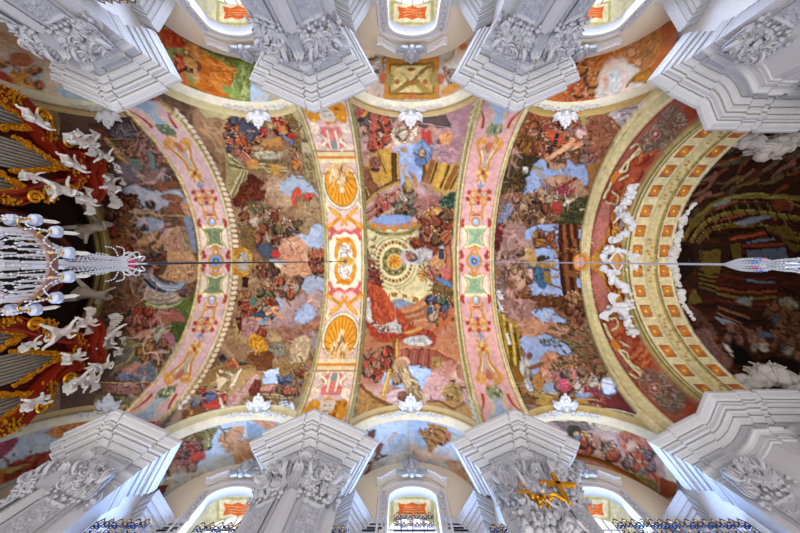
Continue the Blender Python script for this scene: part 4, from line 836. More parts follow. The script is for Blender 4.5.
def redfield(m):
    Y = lambda y: CY + (y - CY) * m
    def S(p): return [(x, Y(y)) for x, y in pts(p)]
    CA.blob(S('592,262 606,232 612,214 618,200 640,172 632,205 630,262'), 'b4782a', wob=3)
    for c, n in (('7a2414', 16), ('c88c30', 14), ('8c3018', 12), ('d8a040', 8)): CA.daub(S('600,255 614,215 640,172 634,215 630,258'), n, 14, 3.4, [c], a0=60, a1=120)
    CA.poly(S('590,248 594,225 603,203 611,200 608,225 601,247'), 'b86c5c', wob=.5)
    CA.daub(S('590,248 594,225 603,203 611,200 608,225 601,247'), 20, 8, 2.5, ['c07868', 'ac6050'], alpha=.5)
    CA.poly(S('604,200 616,176 640,140 665,118 690,105 700,112 660,150 634,186 620,206'), '9c4428', wob=.8)
    CA.daub(S('606,198 640,142 668,120 660,150 620,204'), 46, 14, 4, ['b85c2c', '8a2c1c', 'c87838', '7a2418', 'a84c34'], a0=110, a1=150)
    CA.line(S('604,198 612,182 622,168 632,156 640,148'), 2.6, 'd0c08c', smooth=True); CA.line(S('606,202 616,204 618,196 612,192'), 2.0, 'd2c290', smooth=True)
    CA.line(S('616,172 626,170 630,160 640,152 638,144 630,148'), 2.2, 'd0c08c', smooth=True); CA.line(S('620,180 628,176'), 2, 'd0c08c'); CA.line(S('640,152 652,142 660,134 656,128'), 2.4, 'c89078', smooth=True)
    CA.poly(S('610,178 617,170 621,175 613,184'), 'c87428', wob=.4)
    CA.blob(S('640,142 655,122 668,108 684,114 684,128 664,146 648,154'), '7a5a48', wob=2)
    CA.daub(S('640,142 656,120 670,108 686,116 684,128 664,148 648,154'), 70, 5, 2, ['6c7058', '8a8468', 'a8988a', '4a5240', 'b08c78', '7c3c34'])
    CA.ring(655, Y(134), 5, 2, 'b86a64'); CA.ell(655, Y(134), 2.2, 2.2, hexc('d0a890'))
redfield(1); redfield(-1)
strip(0, 0, 'cbbd8c', f0=r4a, f1=lambda v: 11.86)
strip(0, 0, '8f8258', f0=lambda v: r4a(v) + .02, f1=lambda v: r4a(v) + .08); strip(11.8, 11.87, 'e0d6b0'); strip(0, 0, 'a89a68', f0=lambda v: r4a(v) + .33, f1=lambda v: r4a(v) + .37)
at(0, 0, 1); El('b8641c', 581, 262, 8, 9); El('d8a898', 580, 262, 4.5, 6); CA.ring(581, 262, 6.5, 1.6, 'd89838', ky=1.2); Bl('c88a2c', '588,262 598,252 606,262 598,272')
Cr('572,290 592,286 594,306 578,308', 3, 9, 13, ['c08c50', 'b07a48'])
# ================= the choir vault, its weaker light partly painted in as dark tones
at(0, 0, 1)
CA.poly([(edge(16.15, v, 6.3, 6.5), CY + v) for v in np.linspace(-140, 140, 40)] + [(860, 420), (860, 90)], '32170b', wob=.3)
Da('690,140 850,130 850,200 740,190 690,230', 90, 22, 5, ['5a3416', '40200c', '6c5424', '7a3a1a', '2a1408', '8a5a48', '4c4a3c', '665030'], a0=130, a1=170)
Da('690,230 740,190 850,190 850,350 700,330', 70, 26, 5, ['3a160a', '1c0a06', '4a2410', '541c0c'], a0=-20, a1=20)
at(680, 190, 6.667)
Bl('1c0d07', '-20,380 40,360 90,410 90,480 60,560 -20,560')
for k, (c, w) in enumerate((('6c5c20', 5), ('3a2410', 4), ('74641f', 4.5), ('4a1c0c', 4), ('645218', 4))):
    Ln(c, w, '%d,%d %d,%d %d,%d %d,%d %d,%d' % (30 + k * 26, 330 + k * 6, 110 + k * 26, 190 + k * 18, 260 + k * 24, 80 + k * 40, 440 + k * 24, 40 + k * 52, 850, 60 + k * 70), smooth=True)
for k in range(9):
    Ln(('a8924c', '8a3c20', '1a0c06')[k % 3], .9, '%d,%d %d,%d %d,%d %d,%d %d,%d' % (20 + k * 15, 335 + k * 3, 98 + k * 15, 196 + k * 10, 250 + k * 14, 86 + k * 23, 432 + k * 14, 46 + k * 30, 850, 66 + k * 40), smooth=True)
for k in range(16):
    t = k / 15; x, y = 130 + 560 * t, 210 - 150 * sin(pi * min(t * 1.1, 1) * .8); Ln('140a06' if k % 2 else '7c6a2c', 1.2, '%d,%d %d,%d' % (x, y, x + 60, y + 110))
Ln('958440', 1.5, '300,60 480,28 640,40 800,110', smooth=True)
Bl('7c838e', '225,100 320,65 340,80 240,112'); Bl('737c8c', '375,220 450,190 580,168 600,190 440,235 400,235'); Po('4a5670', '450,400 700,385 730,460 455,470'); Po('545e74', '440,340 620,320 640,335 450,360'); Ln('7a301a', 3, '420,375 690,360 '); Ln('8c4a34', 2.4, '240,130 380,70'); Ln('8a4430', 2.4, '270,205 430,160'); Ln('8a3a20', 3.4, '340,325 580,285'); Bl('5e4c18', '570,260 720,240 800,380 740,400 650,300'); Po('61501c', '130,400 270,380 270,560 150,560'); Ln('1a0c06', 2, '150,560 150,400 280,385'); Po('66551e', '60,200 150,170 170,190 60,270'); Po('5a4818', '330,360 400,350 420,460 350,460'); Ln('150a06', 2.4, '330,280 560,250 600,320'); Ln('1a0c06', 2, '700,330 790,360'); Bl('7a4a40', '690,110 770,95 740,140'); Bl('6c3018', '600,80 700,60 740,120 640,140')
at(680, 255, 6.667)
Bl('1c0d07', '0,0 90,0 90,80 40,160 0,150'); Po('61501c', '60,260 90,220 160,310 50,330'); [Ln('66551e', 1.8, '%d,%d %d,%d' % (130, 130 + 28 * k, 250, 150 + 32 * k)) for k in range(4)]; Po('5e4a18', '150,0 270,0 270,120 140,100'); [Ln(c, 3, '%d,%d %d,%d %d,%d' % (250, y, 450, y + 30, 640, y + 20), smooth=True) for c, y in (('5c1c0c', 130), ('4a1608', 185), ('7a3a20', 220), ('6a5020', 260), ('5a2410', 300))]
Po('626a78', '435,160 635,180 630,195 440,180'); Bl('7c8088', '370,310 410,285 460,300 450,345'); Po('747c88', '220,415 300,420 380,465 300,470'); Bl('8a7a60', '460,280 490,290 480,340 460,340'); Bl('8c8468', '660,290 740,280 790,340 740,370 680,340'); Da('660,270 790,280 760,370 680,340', 20, 40, 8, ['a89c80', '5c5038', '786a4c']); Ln('7a4a30', 3, '260,350 460,420'); Ln('8c5a3c', 2, '250,390 400,450')
Bl('6c4820', '590,390 700,350 800,420 780,500 640,480'); Da('560,330 850,330 850,530 560,520', 50, 50, 10, ['7c5426', '4a2a10', '8a6434', '2c160a', '5c2c14']); Cr('480,400 640,330 820,400 800,520 520,520', 8, 80, 120, ['6a3c24', '8a5a4c', '40506c', '7c4a28'], fleshes=('8a6044', 'a0745a')); Bl('5a3a30', '0,330 100,350 250,520 180,540 60,420')
at(680, 325, 6.667)
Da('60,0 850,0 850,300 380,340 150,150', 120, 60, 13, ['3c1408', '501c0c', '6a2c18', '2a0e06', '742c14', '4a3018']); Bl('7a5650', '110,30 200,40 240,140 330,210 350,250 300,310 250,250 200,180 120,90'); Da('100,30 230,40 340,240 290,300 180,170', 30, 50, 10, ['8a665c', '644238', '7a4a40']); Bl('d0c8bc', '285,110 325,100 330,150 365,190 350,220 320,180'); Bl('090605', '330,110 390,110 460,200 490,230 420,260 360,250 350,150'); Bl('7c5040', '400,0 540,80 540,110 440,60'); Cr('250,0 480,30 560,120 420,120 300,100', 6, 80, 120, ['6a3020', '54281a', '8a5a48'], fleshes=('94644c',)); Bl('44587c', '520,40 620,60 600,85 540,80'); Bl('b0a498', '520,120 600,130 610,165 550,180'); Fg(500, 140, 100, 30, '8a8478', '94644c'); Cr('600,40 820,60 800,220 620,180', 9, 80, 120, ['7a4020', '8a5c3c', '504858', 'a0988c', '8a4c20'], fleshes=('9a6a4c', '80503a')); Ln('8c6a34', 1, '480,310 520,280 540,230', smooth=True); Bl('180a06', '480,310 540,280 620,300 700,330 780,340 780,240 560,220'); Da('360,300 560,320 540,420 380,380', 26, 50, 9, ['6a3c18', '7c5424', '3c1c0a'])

mute(CA, .9)
enrich(CA, [(95, 90, 200, 430), (225, 90, 330, 440), (488, 90, 600, 440), (672, 120, 830, 410)], 5200, 77, l=(2, 6), w=(.5, 1.3), amt=.85)
enrich(CA, [(362, 90, 462, 430)], 1100, 78, l=(2, 6), w=(.5, 1.2), amt=.6)
enrich(CA, [(225, 90, 330, 440), (488, 90, 600, 440)], 700, 80, l=(6, 14), w=(1.2, 2.2), amt=.45)
enrich(CA, [(590, 90, 700, 430)], 900, 79, l=(2, 6), w=(.5, 1.2), amt=.5)
crisp(CA)
strip(0, 0, 'cbbd8c', f0=r4a, f1=lambda v: 11.86)
strip(0, 0, '8f8258', f0=lambda v: r4a(v) + .02, f1=lambda v: r4a(v) + .08); strip(11.8, 11.87, 'e0d6b0'); strip(0, 0, 'a89a68', f0=lambda v: r4a(v) + .33, f1=lambda v: r4a(v) + .37)
at(0, 0, 1); El('b8641c', 581, 262, 8, 9); El('d8a898', 580, 262, 4.5, 6); CA.ring(581, 262, 6.5, 1.6, 'd89838', ky=1.2)
# choir arch: cream soffit, olive mouldings and painted shading lines, red coffers with gilt roses
strip(13.1, 16.1, 'd9cb9c', a=6.3, b=6.5)
for x0, x1, c in ((13.1, 13.24, 'b8a870'), (13.24, 13.3, '6c6034'), (13.3, 13.38, '94864e'), (13.38, 13.46, 'c8ba86'), (13.46, 13.53, '776a3c'), (14.46, 14.5, 'b0a06a'), (14.5, 15.02, 'cfc08e'), (15.02, 15.07, '8a7c48'), (15.07, 15.13, 'e0d4a4'), (15.13, 15.19, '7c6e3c'), (15.96, 16.1, 'e8dfbe')):
    strip(x0, x1, c, a=6.3, b=6.5)
def on_arch(X, th): y = 6.3 * sin(th); z = V0 + 6.5 * cos(th); return (CX + F * X / z, CY + F * y / z)
for sg in (-1, 1):
    for k in range(8):
        t = sg * (.5 + k) * .187
        for X in (13.98, 15.57):
            qd = lambda h, w: [on_arch(X - w, t - h), on_arch(X + w, t - h), on_arch(X + w, t + h), on_arch(X - w, t + h)]
            CA.poly(qd(.066, .35), 'e2d7ae', wob=0); CA.poly(qd(.057, .29), '8a5c2c', wob=0); CA.poly(qd(.051, .26), 'b4602c', wob=.3)
            x, y = on_arch(X, t); CA.ell(x, y, 4.2, 4.2, hexc('d8963c'), wob=.4); CA.ring(x, y, 2.6, .9, 'a85a20'); CA.ell(x, y, 1.2, 1.2, hexc('f0c878'))
        a_, b_ = on_arch(13.55, sg * k * .187), on_arch(14.44, sg * k * .187); 
    for t in np.arange(.02, 1.4, .035):
        if t < .2 or .5 < t < .95 or t > 1.1:
            x, y = on_arch(14.76 + .12 * sin(t * 60), sg * t); CA.ell(x, y, 1.5, 1.2, hexc('a87434' if int(t * 100) % 2 else 'c08c4c'), wob=1.5)
# ================= painted ribs: u across (-1..1), v from the crown (photo-scale units), mirrored
def rib(i, base, lo=-165, hi=165):
    x0, x1 = RIBS[i]
    strip(x0 - .02, x1 + .02, 'd8c890', lo, hi)
    e = .16
    strip(x0 + e, x1 - e, base, lo, hi)
    for X, c in ((x0 + .02, '8f8050'), (x0 + .09, 'e6d8a4'), (x0 + e + .01, '9a8450'), (x1 - e - .01, '9a8450'), (x1 - .09, 'e6d8a4'), (x1 - .02, '8f8050')):
        strip(X - .022, X + .022, c, lo, hi)
    def m(u, v): X = (x0 + x1) / 2 + u * (x1 - x0) / 2; return (edge(X, v), CY + v)
    return m
def both(f):
    f(1); f(-1)
def paint_rib_a(i, base, green, warm):
    m = rib(i, base)
    x0, x1 = RIBS[i]
    def half(s):
        Q = lambda p: [m(u, s * v) for u, v in pts(p)]
        L = lambda c, w, p, **k: CA.line(Q(p), w, c, smooth=True, wob=.4, **k)
        B = lambda c, p, **k: CA.poly(spline(Q(p)), c, wob=.4, **k)
        G, H, RD = 'bf8228', 'e0b25c', 'a03830'
        CA.poly(Q('-.72,14 .72,14 .72,36 -.72,36'), 'e4d9b4', wob=.2, alpha=.8)
        B('e8dcae', '-.62,13 -.42,20 -.42,27 -.66,34 .66,34 .42,27 .42,20 .62,13 .2,15 -.2,15'); B(green, '-.46,15 -.34,20 -.34,27 -.5,32 .5,32 .34,27 .34,20 .46,15 .1,17 -.1,17')
        for _ in range(12): CA.line([m(CA.r.uniform(-.35, .35), s * CA.r.uniform(18, 31)), m(CA.r.uniform(-.35, .35), s * CA.r.uniform(18, 31))], .9, hexc(green) * CA.r.choice((.75, 1.2)), alpha=.6)
        L('a8813c', 1, '-.62,13 -.42,20 -.42,27 -.66,34'); L('a8813c', 1, '.62,13 .42,20 .42,27 .66,34'); L(G, 1.8, '-.3,12 0,15 .3,12'); L(G, 2, '-.16,9 0,13 .16,9')
        for u in (-.72, .72):
            for v in (4, 9, 36, 40): B(RD, '%f,%f %f,%f %f,%f' % (u - .1, v - 2, u + .12, v - 1, u, v + 2.4))
            L(RD, 1.3, '%f,34 %f,38 %f,42' % (u, u * 1.1, u * .9))
        x, y = m(0, s * 39); CA.ell(x, y, 4.6, 5, hexc(G), wob=.3, soft=.1); CA.ell(x, y, 3, 3.6, hexc('9ab4d0'), wob=.3, soft=.1); CA.ell(x, y - 1, 1, 1.6, hexc('d8e4f0'))
        L(G, 1.8, '-.34,42 -.3,46 -.3,54 -.4,57'); L(G, 1.8, '.34,42 .3,46 .3,54 .4,57'); L(G, 1.6, '-.3,50 0,47 .3,50'); L(RD, 1.4, '-.2,46 .2,46'); L(H, .8, '-.32,43 -.26,47 -.26,54')
        for u, v, r in ((-.25, 60, 3.4), (.25, 60, 3.4), (0, 63, 4.2), (-.25, 67, 3.2), (.25, 67, 3.2)):
            x, y = m(u, s * v); CA.ring(x, y, r, 1.5, G); CA.ring(x, y, r - .7, .6, H)
        for u, v in ((-.55, 62), (.55, 62), (0, 58), (0, 70), (-.5, 69), (.5, 69)): x, y = m(u, s * v); CA.ell(x, y, 2, 2.4, hexc(RD), wob=1.2)
        x, y = m(0, s * 63); CA.ell(x, y, 2.2, 2.2, hexc('c05048')); 
        for u, v in ((-.12, 57), (.12, 66)): x, y = m(u, s * v); CA.ell(x, y, 1.3, 1.3, hexc('7a90b0'))
        L('7688a0', 1.8, '-.14,76 0,73 .14,76'); L('7688a0', 1.4, '0,72 0,79'); L(G, 1.6, '-.24,79 0,83 .24,79')
        for k in range(8):
            a = k * pi / 4; x, y = m(.2 * cos(a), s * (88 + 4.5 * sin(a))); CA.ell(x, y, 2.4, 2.4, hexc(G if k % 2 else 'd8c078'), wob=.8)
        x, y = m(0, s * 88); CA.ell(x, y, 2.2, 2.2, hexc(RD))
        B('b89a86' if warm else 'b4a494', '-.16,93 -.14,101 -.3,112 -.12,117 .12,117 .3,112 .14,101 .16,93'); L('f0e4c4', 1.2, '-.16,95 -.14,101 -.28,110'); L('f0e4c4', 1.2, '.16,95 .14,101 .28,110')
        L(G, 2.2, '-.22,92 -.2,101 -.42,110 -.52,117 -.4,121 -.28,118'); L(G, 2.2, '.22,92 .2,101 .42,110 .52,117 .4,121 .28,118')
        for u in (-.38, .38):
            x, y = m(u, s * 117); CA.ring(x, y, 4.6, 2.2, G); CA.ring(x, y, 4.2, .7, H); CA.ell(x, y, 1.8, 1.8, hexc('c89858'))
        B('b4684c', '-.14,113 0,108 .14,113 .1,118 -.1,118'); L(G, 2.4, '-.2,124 0,127 .2,124'); B('8c9068' if warm else '5e6e54', '-.34,128 0,125 .34,128 .3,136 0,140 -.3,136')
        for _ in range(16): x, y = m(CA.r.uniform(-.32, .32), s * CA.r.uniform(126, 139)); CA.ell(x, y, 1.5, 1.1, hexc(CA.r.choice(('8a9a6c', 'b4b48c', '44523c', 'd0c8a0', '6c7c58'))), ang=CA.r.uniform(0, 3))
        B('a2b2c4', '-.3,138 .3,138 .2,146 .62,158 -.62,158 -.2,146'); L('cdbf8e', 1.8, '-.34,136 -.22,146 -.66,160'); L('cdbf8e', 1.8, '.34,136 .22,146 .66,160')
        L(RD, 3.2, '-.56,134 -.6,142 -.8,150', w1=1); L(RD, 3.2, '.56,134 .6,142 .8,150', w1=1); L('d8b878', 1, '-.64,134 -.68,142 -.86,150'); L('d8b878', 1, '.64,134 .68,142 .86,150')
        CA.poly(Q('-.9,160 .9,160 .9,175 -.9,175'), '9a5a50', wob=.4)
    CA.daub([m(-.75, -150), m(.75, -150), m(.75, 150), m(-.75, 150)], 90, 12, 3, [hexc(base) * 1.05, hexc(base) * .93, hexc(base) * np.array((1, .95, .97))], alpha=.5)
    both(half)
    x, y = m(0, 0); CA.ring(x, y, 7, 2.4, 'c08a30'); CA.ell(x, y, 5.8, 5.8, hexc('7c98c0'), wob=.3, soft=.1); CA.ell(x, y, 3.2, 3.2, hexc('3c5478'), wob=.3, soft=.2); CA.ell(x, y, 1.4, 1.4, hexc('c8a860'))
    for u in (-.66, .66):
        for v in (-5, 5): x, y = m(u, v); CA.ell(x, y, 2, 2.4, hexc('a03830'), wob=1.2)
paint_rib_a(0, 'd2b0ac', '76825c', False)
paint_rib_a(2, 'd4a49c', '93ac84', True)
# egg moulding beside the first rib, plain mouldings beside the others
for v in np.arange(-150, 150, 5.2):
    if abs(v) < 12: continue
    for X, w, c in ((-10.24, 4.0, '6a4628'), (-10.24, 3.2, 'd8c6aa')):
        x, y = edge(X, v), CY + v; CA.ell(x, y, w * 1.05, w * .62, hexc(c), wob=.3, soft=.2, ang=-.9 * v / 150)
strip(-2.22, -2.02, '9a8a60'); strip(-2.1, -2.04, '6e6244'); strip(-4.72, -4.64, 'b4a878')
strip(3.26, 3.5, 'c4b688'); strip(3.28, 3.32, '857a52'); strip(3.42, 3.47, '9a8e62'); strip(5.78, 5.86, 'e0d49c'); strip(5.86, 5.92, '4a3824')
# middle rib: grisaille figures on orange shells
m = rib(1, 'd8b8ae')
def half2(s):
    Q = lambda p: [m(u, s * v) for u, v in pts(p)]
    L = lambda c, w, p, **k: CA.line(Q(p), w, c, smooth=True, wob=.4, **k)
    B = lambda c, p, **k: CA.poly(spline(Q(p)), c, wob=.5, **k)
    CA.poly(Q('-.8,0 .8,0 .8,30 -.8,30'), 'e6dcbc', wob=.2); B('d88a20', '-.5,2 -.56,10 -.4,20 0,24 .4,20 .56,10 .5,2 .2,8 -.2,8'); L('f2e6c8', 2, '-.62,0 -.64,10 -.46,22 0,27 .46,22 .64,10 .62,0')
    B('e6ded0', '-.3,3 -.36,10 -.1,18 .1,17 .34,10 .26,4 0,8')
    for _ in range(14): L(CA.r.choice(('f4ecdc', 'a89a8c', 'c8bcae', '8c7c70')), 1.1, '%f,%f %f,%f' % (CA.r.uniform(-.35, .35), CA.r.uniform(2, 18), CA.r.uniform(-.35, .35), CA.r.uniform(2, 18)))
    L('c87a1c', 3, '-.4,22 -.1,20 .2,22'); 
    L('c05a50', 3.4, '-.78,22 -.6,30 -.3,28 0,31 .3,28 .6,30 .78,22'); L('d87868', 1.2, '-.7,25 -.4,29 0,31 .4,29 .7,25'); 
    for u in (-.7, .7): x, y = m(u, s * 32); CA.ell(x, y, 3, 3, hexc('c05a50'), wob=1)
    for h in (-1, 1):
        L('d08a28', 4.2, '%f,34 %f,39 %f,44 %f,52' % (.86 * h, .5 * h, .22 * h, .66 * h)); L('e8b050', 1.6, '%f,35 %f,40 %f,45 %f,51' % (.8 * h, .46 * h, .28 * h, .6 * h)); L('8c5818', 1, '%f,37 %f,42 %f,46' % (.6 * h, .34 * h, .16 * h)); L('d08a28', 2.6, '%f,44 %f,40 %f,36' % (.22 * h, .05 * h, .12 * h)); L('efe2c0', 1.6, '%f,50 %f,55 %f,58' % (.7 * h, .84 * h, .7 * h))
    for k in range(36):
        t = 2 * pi * k / 36
    e = lambda r: ' '.join('%f,%f' % (.86 * r * cos(t), 75 + 23 * r * sin(t)) for t in np.linspace(0, 2 * pi, 24, endpoint=False))
    B('a89a88', e(1.06)); B('e2d8b8', e(1.0)); B('9a6420', e(.9)); B('dd9426', e(.84))
    for k in range(13):
        t = k / 12 * pi; L('b46c18', 1.0, '0,88 %f,%f' % (.74 * cos(t), 88 - 31 * sin(t)))
        L('eaac44', .8, '0,88 %f,%f' % (.72 * cos(t + .12), 88 - 30 * sin(t + .12)))
    B('dcb27a', '-.5,96 -.4,88 -.2,82 -.05,72 .12,72 .2,80 .44,88 .56,94 .3,97 -.3,97')
    for _ in range(22): L(CA.r.choice(('f2dcae', '9c6a34', 'e4c490', '7c5024', 'fbeac8')), 1.2, '%f,%f %f,%f' % ((a := CA.r.uniform(-.4, .4)), (b := CA.r.uniform(80, 96)), a + CA.r.uniform(-.14, .14), b - CA.r.uniform(3, 9)))
    x, y = m(.02, s * 71); CA.ell(x, y, 2.6, 3, hexc('e8cc98'), wob=.4)
    CA.poly(Q('-.8,98 .8,98 .86,102 -.86,102'), 'e4d3a2', wob=.2); CA.poly(Q('-.9,102 .9,102 .9,105 -.9,105'), 'd0802c', wob=.2); CA.poly(Q('-.84,105 .84,105 .8,109 -.8,109'), 'dfcb98', wob=.2); CA.poly(Q('-.9,109 .9,109 .9,110.4 -.9,110.4'), '9c6a3c', wob=.2)
    CA.poly(Q('-.5,112 .5,112 .4,134 -.4,134'), 'd27a70', wob=.6); CA.daub(Q('-.4,112 .4,112 .36,134 -.36,134'), 18, 7, 2, ['c0584e', 'e09888', 'd88a7c'])
    for h in (-1, 1):
        L('f0e2c4', 2.8, '%f,111 %f,115 %f,121 %f,127 %f,134 %f,138' % (.3 * h, .5 * h, .3 * h, .62 * h, .5 * h, .74 * h)); L('8c6c50', .8, '%f,112 %f,116 %f,122 %f,128' % (.38 * h, .58 * h, .38 * h, .7 * h)); L('f0e2c4', 2, '%f,112 %f,118 %f,130' % (.12 * h, .18 * h, .16 * h)); x, y = m(.62 * h, s * 131); CA.ring(x, y, 3, 1.6, 'eddcb8'); x, y = m(.68 * h, s * 115); CA.ring(x, y, 2.4, 1.3, 'e8d8b0')
    B('8a8c84', '-.1,112 .1,112 .14,118 0,121 -.14,118'); B('d4902c', '-.8,146 -.6,138 -.3,141 0,136 .3,141 .6,138 .8,146 .7,158 0,162 -.7,158')
    for _ in range(16): x, y = m(CA.r.uniform(-.7, .7), s * CA.r.uniform(138, 158)); CA.ell(x, y, 2.8, 1.6, hexc(CA.r.choice(('b86c1c', 'e8b050', 'c8801c', '9a5814'))), ang=CA.r.uniform(0, 3))
    B('d8cbb4', '-.24,140 .24,140 .28,147 .1,153 -.1,153 -.28,147'); x, y = m(-.1, s * 145); CA.ell(x, y, 1, .8, hexc('5c4c40')); x, y = m(.1, s * 145); CA.ell(x, y, 1, .8, hexc('5c4c40')); L('8c7458', .8, '-.1,150 .1,150')
both(half2)
x, y = m(0, 0); CA.ell(x, y, 9, 4, hexc('d0902c'), wob=1); CA.ring(x, y, 3.4, 1.6, 'c8a868'); CA.ell(x, y, 1.6, 1.6, hexc('8a6a3c'))
# west arch
strip(-18.95, -18.05, '8f7a46'); strip(-18.7, -18.6, '4c3c1e'); strip(-18.4, -18.32, 'b8a468')
CA.poly([(edge(-19.1, v), CY + v) for v in np.linspace(-170, 170, 50)] + [(-60, 430), (-60, 90)], '24150d', wob=.3)
strip(-18.95, -18.05, '8f7a46'); strip(-18.7, -18.6, '4c3c1e'); strip(-18.4, -18.32, 'b8a468')

# ================= chapel vaults and window soffits
cur = CB
at(0, 0, 1)
Po('b8a684', '-60,-60 860,-60 860,600 -60,600')
# upper row, from the organ eastwards
Po('c6a07c', '-60,20 190,20 190,130 -60,130'); Cl(50, 75, 70, 30, ['d0b898', 'c8ac90', 'bca07c', 'a8b0b0', 'd8c0a0'], 24)
Bl('b06a44', '10,54 26,54 34,60 28,66 12,64'); Bl('b85c3c', '-10,60 12,62 6,68 -10,70'); Bl('c88840', '10,70 30,72 42,88 30,92 12,84'); Bl('b4402c', '-20,66 6,74 14,86 0,88 -20,80'); Bl('a0a8a8', '24,68 40,72 42,82 30,80'); Bl('d09c50', '18,82 40,90 30,92'); Cr('0,60 44,70 44,92 0,84', 6, 10, 14, ['c08a50', 'b86a40', 'c8b090'], fleshes=('d8a880',)); Bl('9cb4bc', '60,86 84,96 84,106 60,96')
at(140, 0, 4.98)
Po('7a7a3c', '0,90 480,280 640,300 520,520 300,480 100,300'); Bl('8a8c48', '90,110 240,210 420,300 480,310 440,360 200,260'); Da('100,120 480,300 470,350 180,230', 50, 60, 10, ['9ca058', '6c6c30', 'a8a868', '585a24']); Po('a85018', '0,100 60,110 130,150 120,240 60,220'); Bl('b8401c', '120,150 180,160 235,220 210,240 150,240 120,210'); Da('120,150 230,210 210,240 130,230', 20, 50, 10, ['8a2810', 'c85828', '9c3414'])
Bl('cc6c1c', '280,250 400,310 480,350 480,430 470,480 380,480 260,430 210,410 250,340'); Da('290,260 480,350 470,470 230,420', 70, 90, 12, ['e08c34', 'a84c0c', 'd87820', 'b85c14', 'e8a050'], a0=10, a1=50); Bl('c87a3c', '220,240 260,220 300,250 310,300 280,310 240,290'); Da('220,220 310,260 300,310 230,290', 18, 40, 8, ['e0b068', '9c5c24', 'd89c50']); Bl('b83c1c', '170,270 220,280 220,330 180,330'); Bl('d89c60', '240,320 280,340 300,400 270,410 220,350'); Bl('8a9a50', '230,360 280,400 270,415 240,400'); Bl('c86828', '150,310 220,340 230,400 200,400')
Fg(250, 300, 130, -30, 'd08840', 'e0a878'); Fg(190, 310, 110, -20, 'c05024', 'd89868')
Bl('8c9c50', '500,300 560,300 540,420 550,520 460,500 470,400'); Da('480,300 560,300 550,510 450,490', 40, 70, 10, ['a8b468', '6c7c34', 'bcc080', '586828'], a0=70, a1=110); Bl('8a9a48', '400,430 470,440 500,490 440,480'); Po('a4b8c4', '550,400 640,480 640,540 545,510'); Cl(600, 490, 40, 20, ['b4c4cc', 'c8a888'], 6); Ln('5a4a2c', 1.6, '100,110 240,200 420,285 560,300', smooth=True)
at(340, 0, 5.333)
Po('c0a48c', '60,120 760,120 760,520 60,520'); Cl(170, 320, 90, 120, ['c8b8a8', 'b49c84', 'a89080', 'd0c0ac', 'bca890'], 24); Cl(590, 330, 90, 120, ['c8bcb0', 'b4a494', 'a89c90', 'd0c8bc', 'c4a888'], 24)
Ln('8a7a68', 2, '190,300 230,350 230,380 190,390', smooth=True); Ln('9a8a74', 2, '560,330 600,300 610,260', smooth=True); Fg(200, 330, 120, 40, 'c0b4a4'); Fg(590, 400, 120, -40, 'bcb0a0'); Bl('b86a3c', '640,230 670,230 670,260 645,265'); Bl('c88a3c', '540,480 620,440 640,470 560,510')
Po('b87c2c', '245,305 525,305 530,530 230,530'); Po('cba85c', '265,345 495,340 500,500 265,500'); Po('dcc27c', '290,355 470,350 470,490 290,495'); Po('a8843c', '290,350 330,350 500,500 450,500'); Po('97743a', '460,350 490,350 310,500 270,500'); Po('e4cf8c', '380,430 300,360 450,355'); Ln('8a6428', 2, '265,345 495,340 500,500 265,500 265,345', wob=.4); El('b86c38', 380, 442, 14, 12); El('b05a30', 380, 370, 20, 8); El('b86c38', 305, 435, 14, 14); El('b86c38', 455, 435, 14, 14); Bl('b07038', '220,420 250,390 240,440'); El('9a8a4c', 263, 422, 24, 34); El('b45c38', 230, 415, 20, 30); El('9a8a4c', 505, 420, 26, 40); El('b45c38', 535, 420, 18, 28); Bl('c06a34', '360,510 380,495 405,510 400,525 360,525'); Po('a85c28', '0,110 60,130 60,180 0,150'); Po('a85c28', '700,150 800,100 800,160 740,190')
at(530, 0, 4.98)
Po('b4622c', '200,120 800,100 800,200 560,440 300,500 60,520'); Po('b46428', '210,290 460,240 640,120 660,140 480,270 240,310'); Da('210,300 640,130 650,200 300,340', 40, 70, 9, ['c47c3c', '9c4c1c', 'd09450']); Bl('bc6028', '90,500 170,470 240,330 330,340 360,370 320,490 200,510'); Da('120,480 250,340 340,350 310,490 160,510', 50, 60, 11, ['d08040', '9c3c18', 'c86c34', 'b04820']); Bl('b4381c', '190,450 230,430 260,460 230,470'); El('d89c54', 290, 375, 24, 20); El('b87838', 345, 350, 20, 20); Cr('230,330 360,350 320,480 180,480', 4, 80, 110, ['c87838', 'b85a28'], fleshes=('e0a878',))
Bl('d8c8b4', '370,330 480,290 540,330 560,420 480,480 330,490 340,420'); Cl(450, 380, 90, 80, ['e0d4c0', 'd8b8a0', 'cfc8b8', 'dcc4b0', 'd8a890'], 20); Bl('d4a488', '360,380 420,400 380,430'); Bl('d0d0c4', '400,370 440,360 450,440 400,460'); Bl('bc7840', '470,240 560,200 640,150 660,210 600,340 540,330 490,300'); Da('480,230 640,150 640,240 580,330 500,280', 40, 50, 9, ['c88c50', '98602c', '8a7a48', 'b86c34', '6c6c40']); El('c89468', 505, 260, 34, 24); El('c89060', 540, 310, 28, 22); CB.ring(*q1(505, 260), 5, 1.2, 'a05c30'); CB.ring(*q1(540, 310), 4.4, 1.2, 'a05c30'); Bl('c07c24', '500,400 560,350 600,360 570,410'); Ln('8a6c24', 1.6, '480,430 520,390 590,350', smooth=True); Ln('b4682c', 2, '640,110 670,220'); Po('a85a34', '650,110 800,100 800,240 670,230')
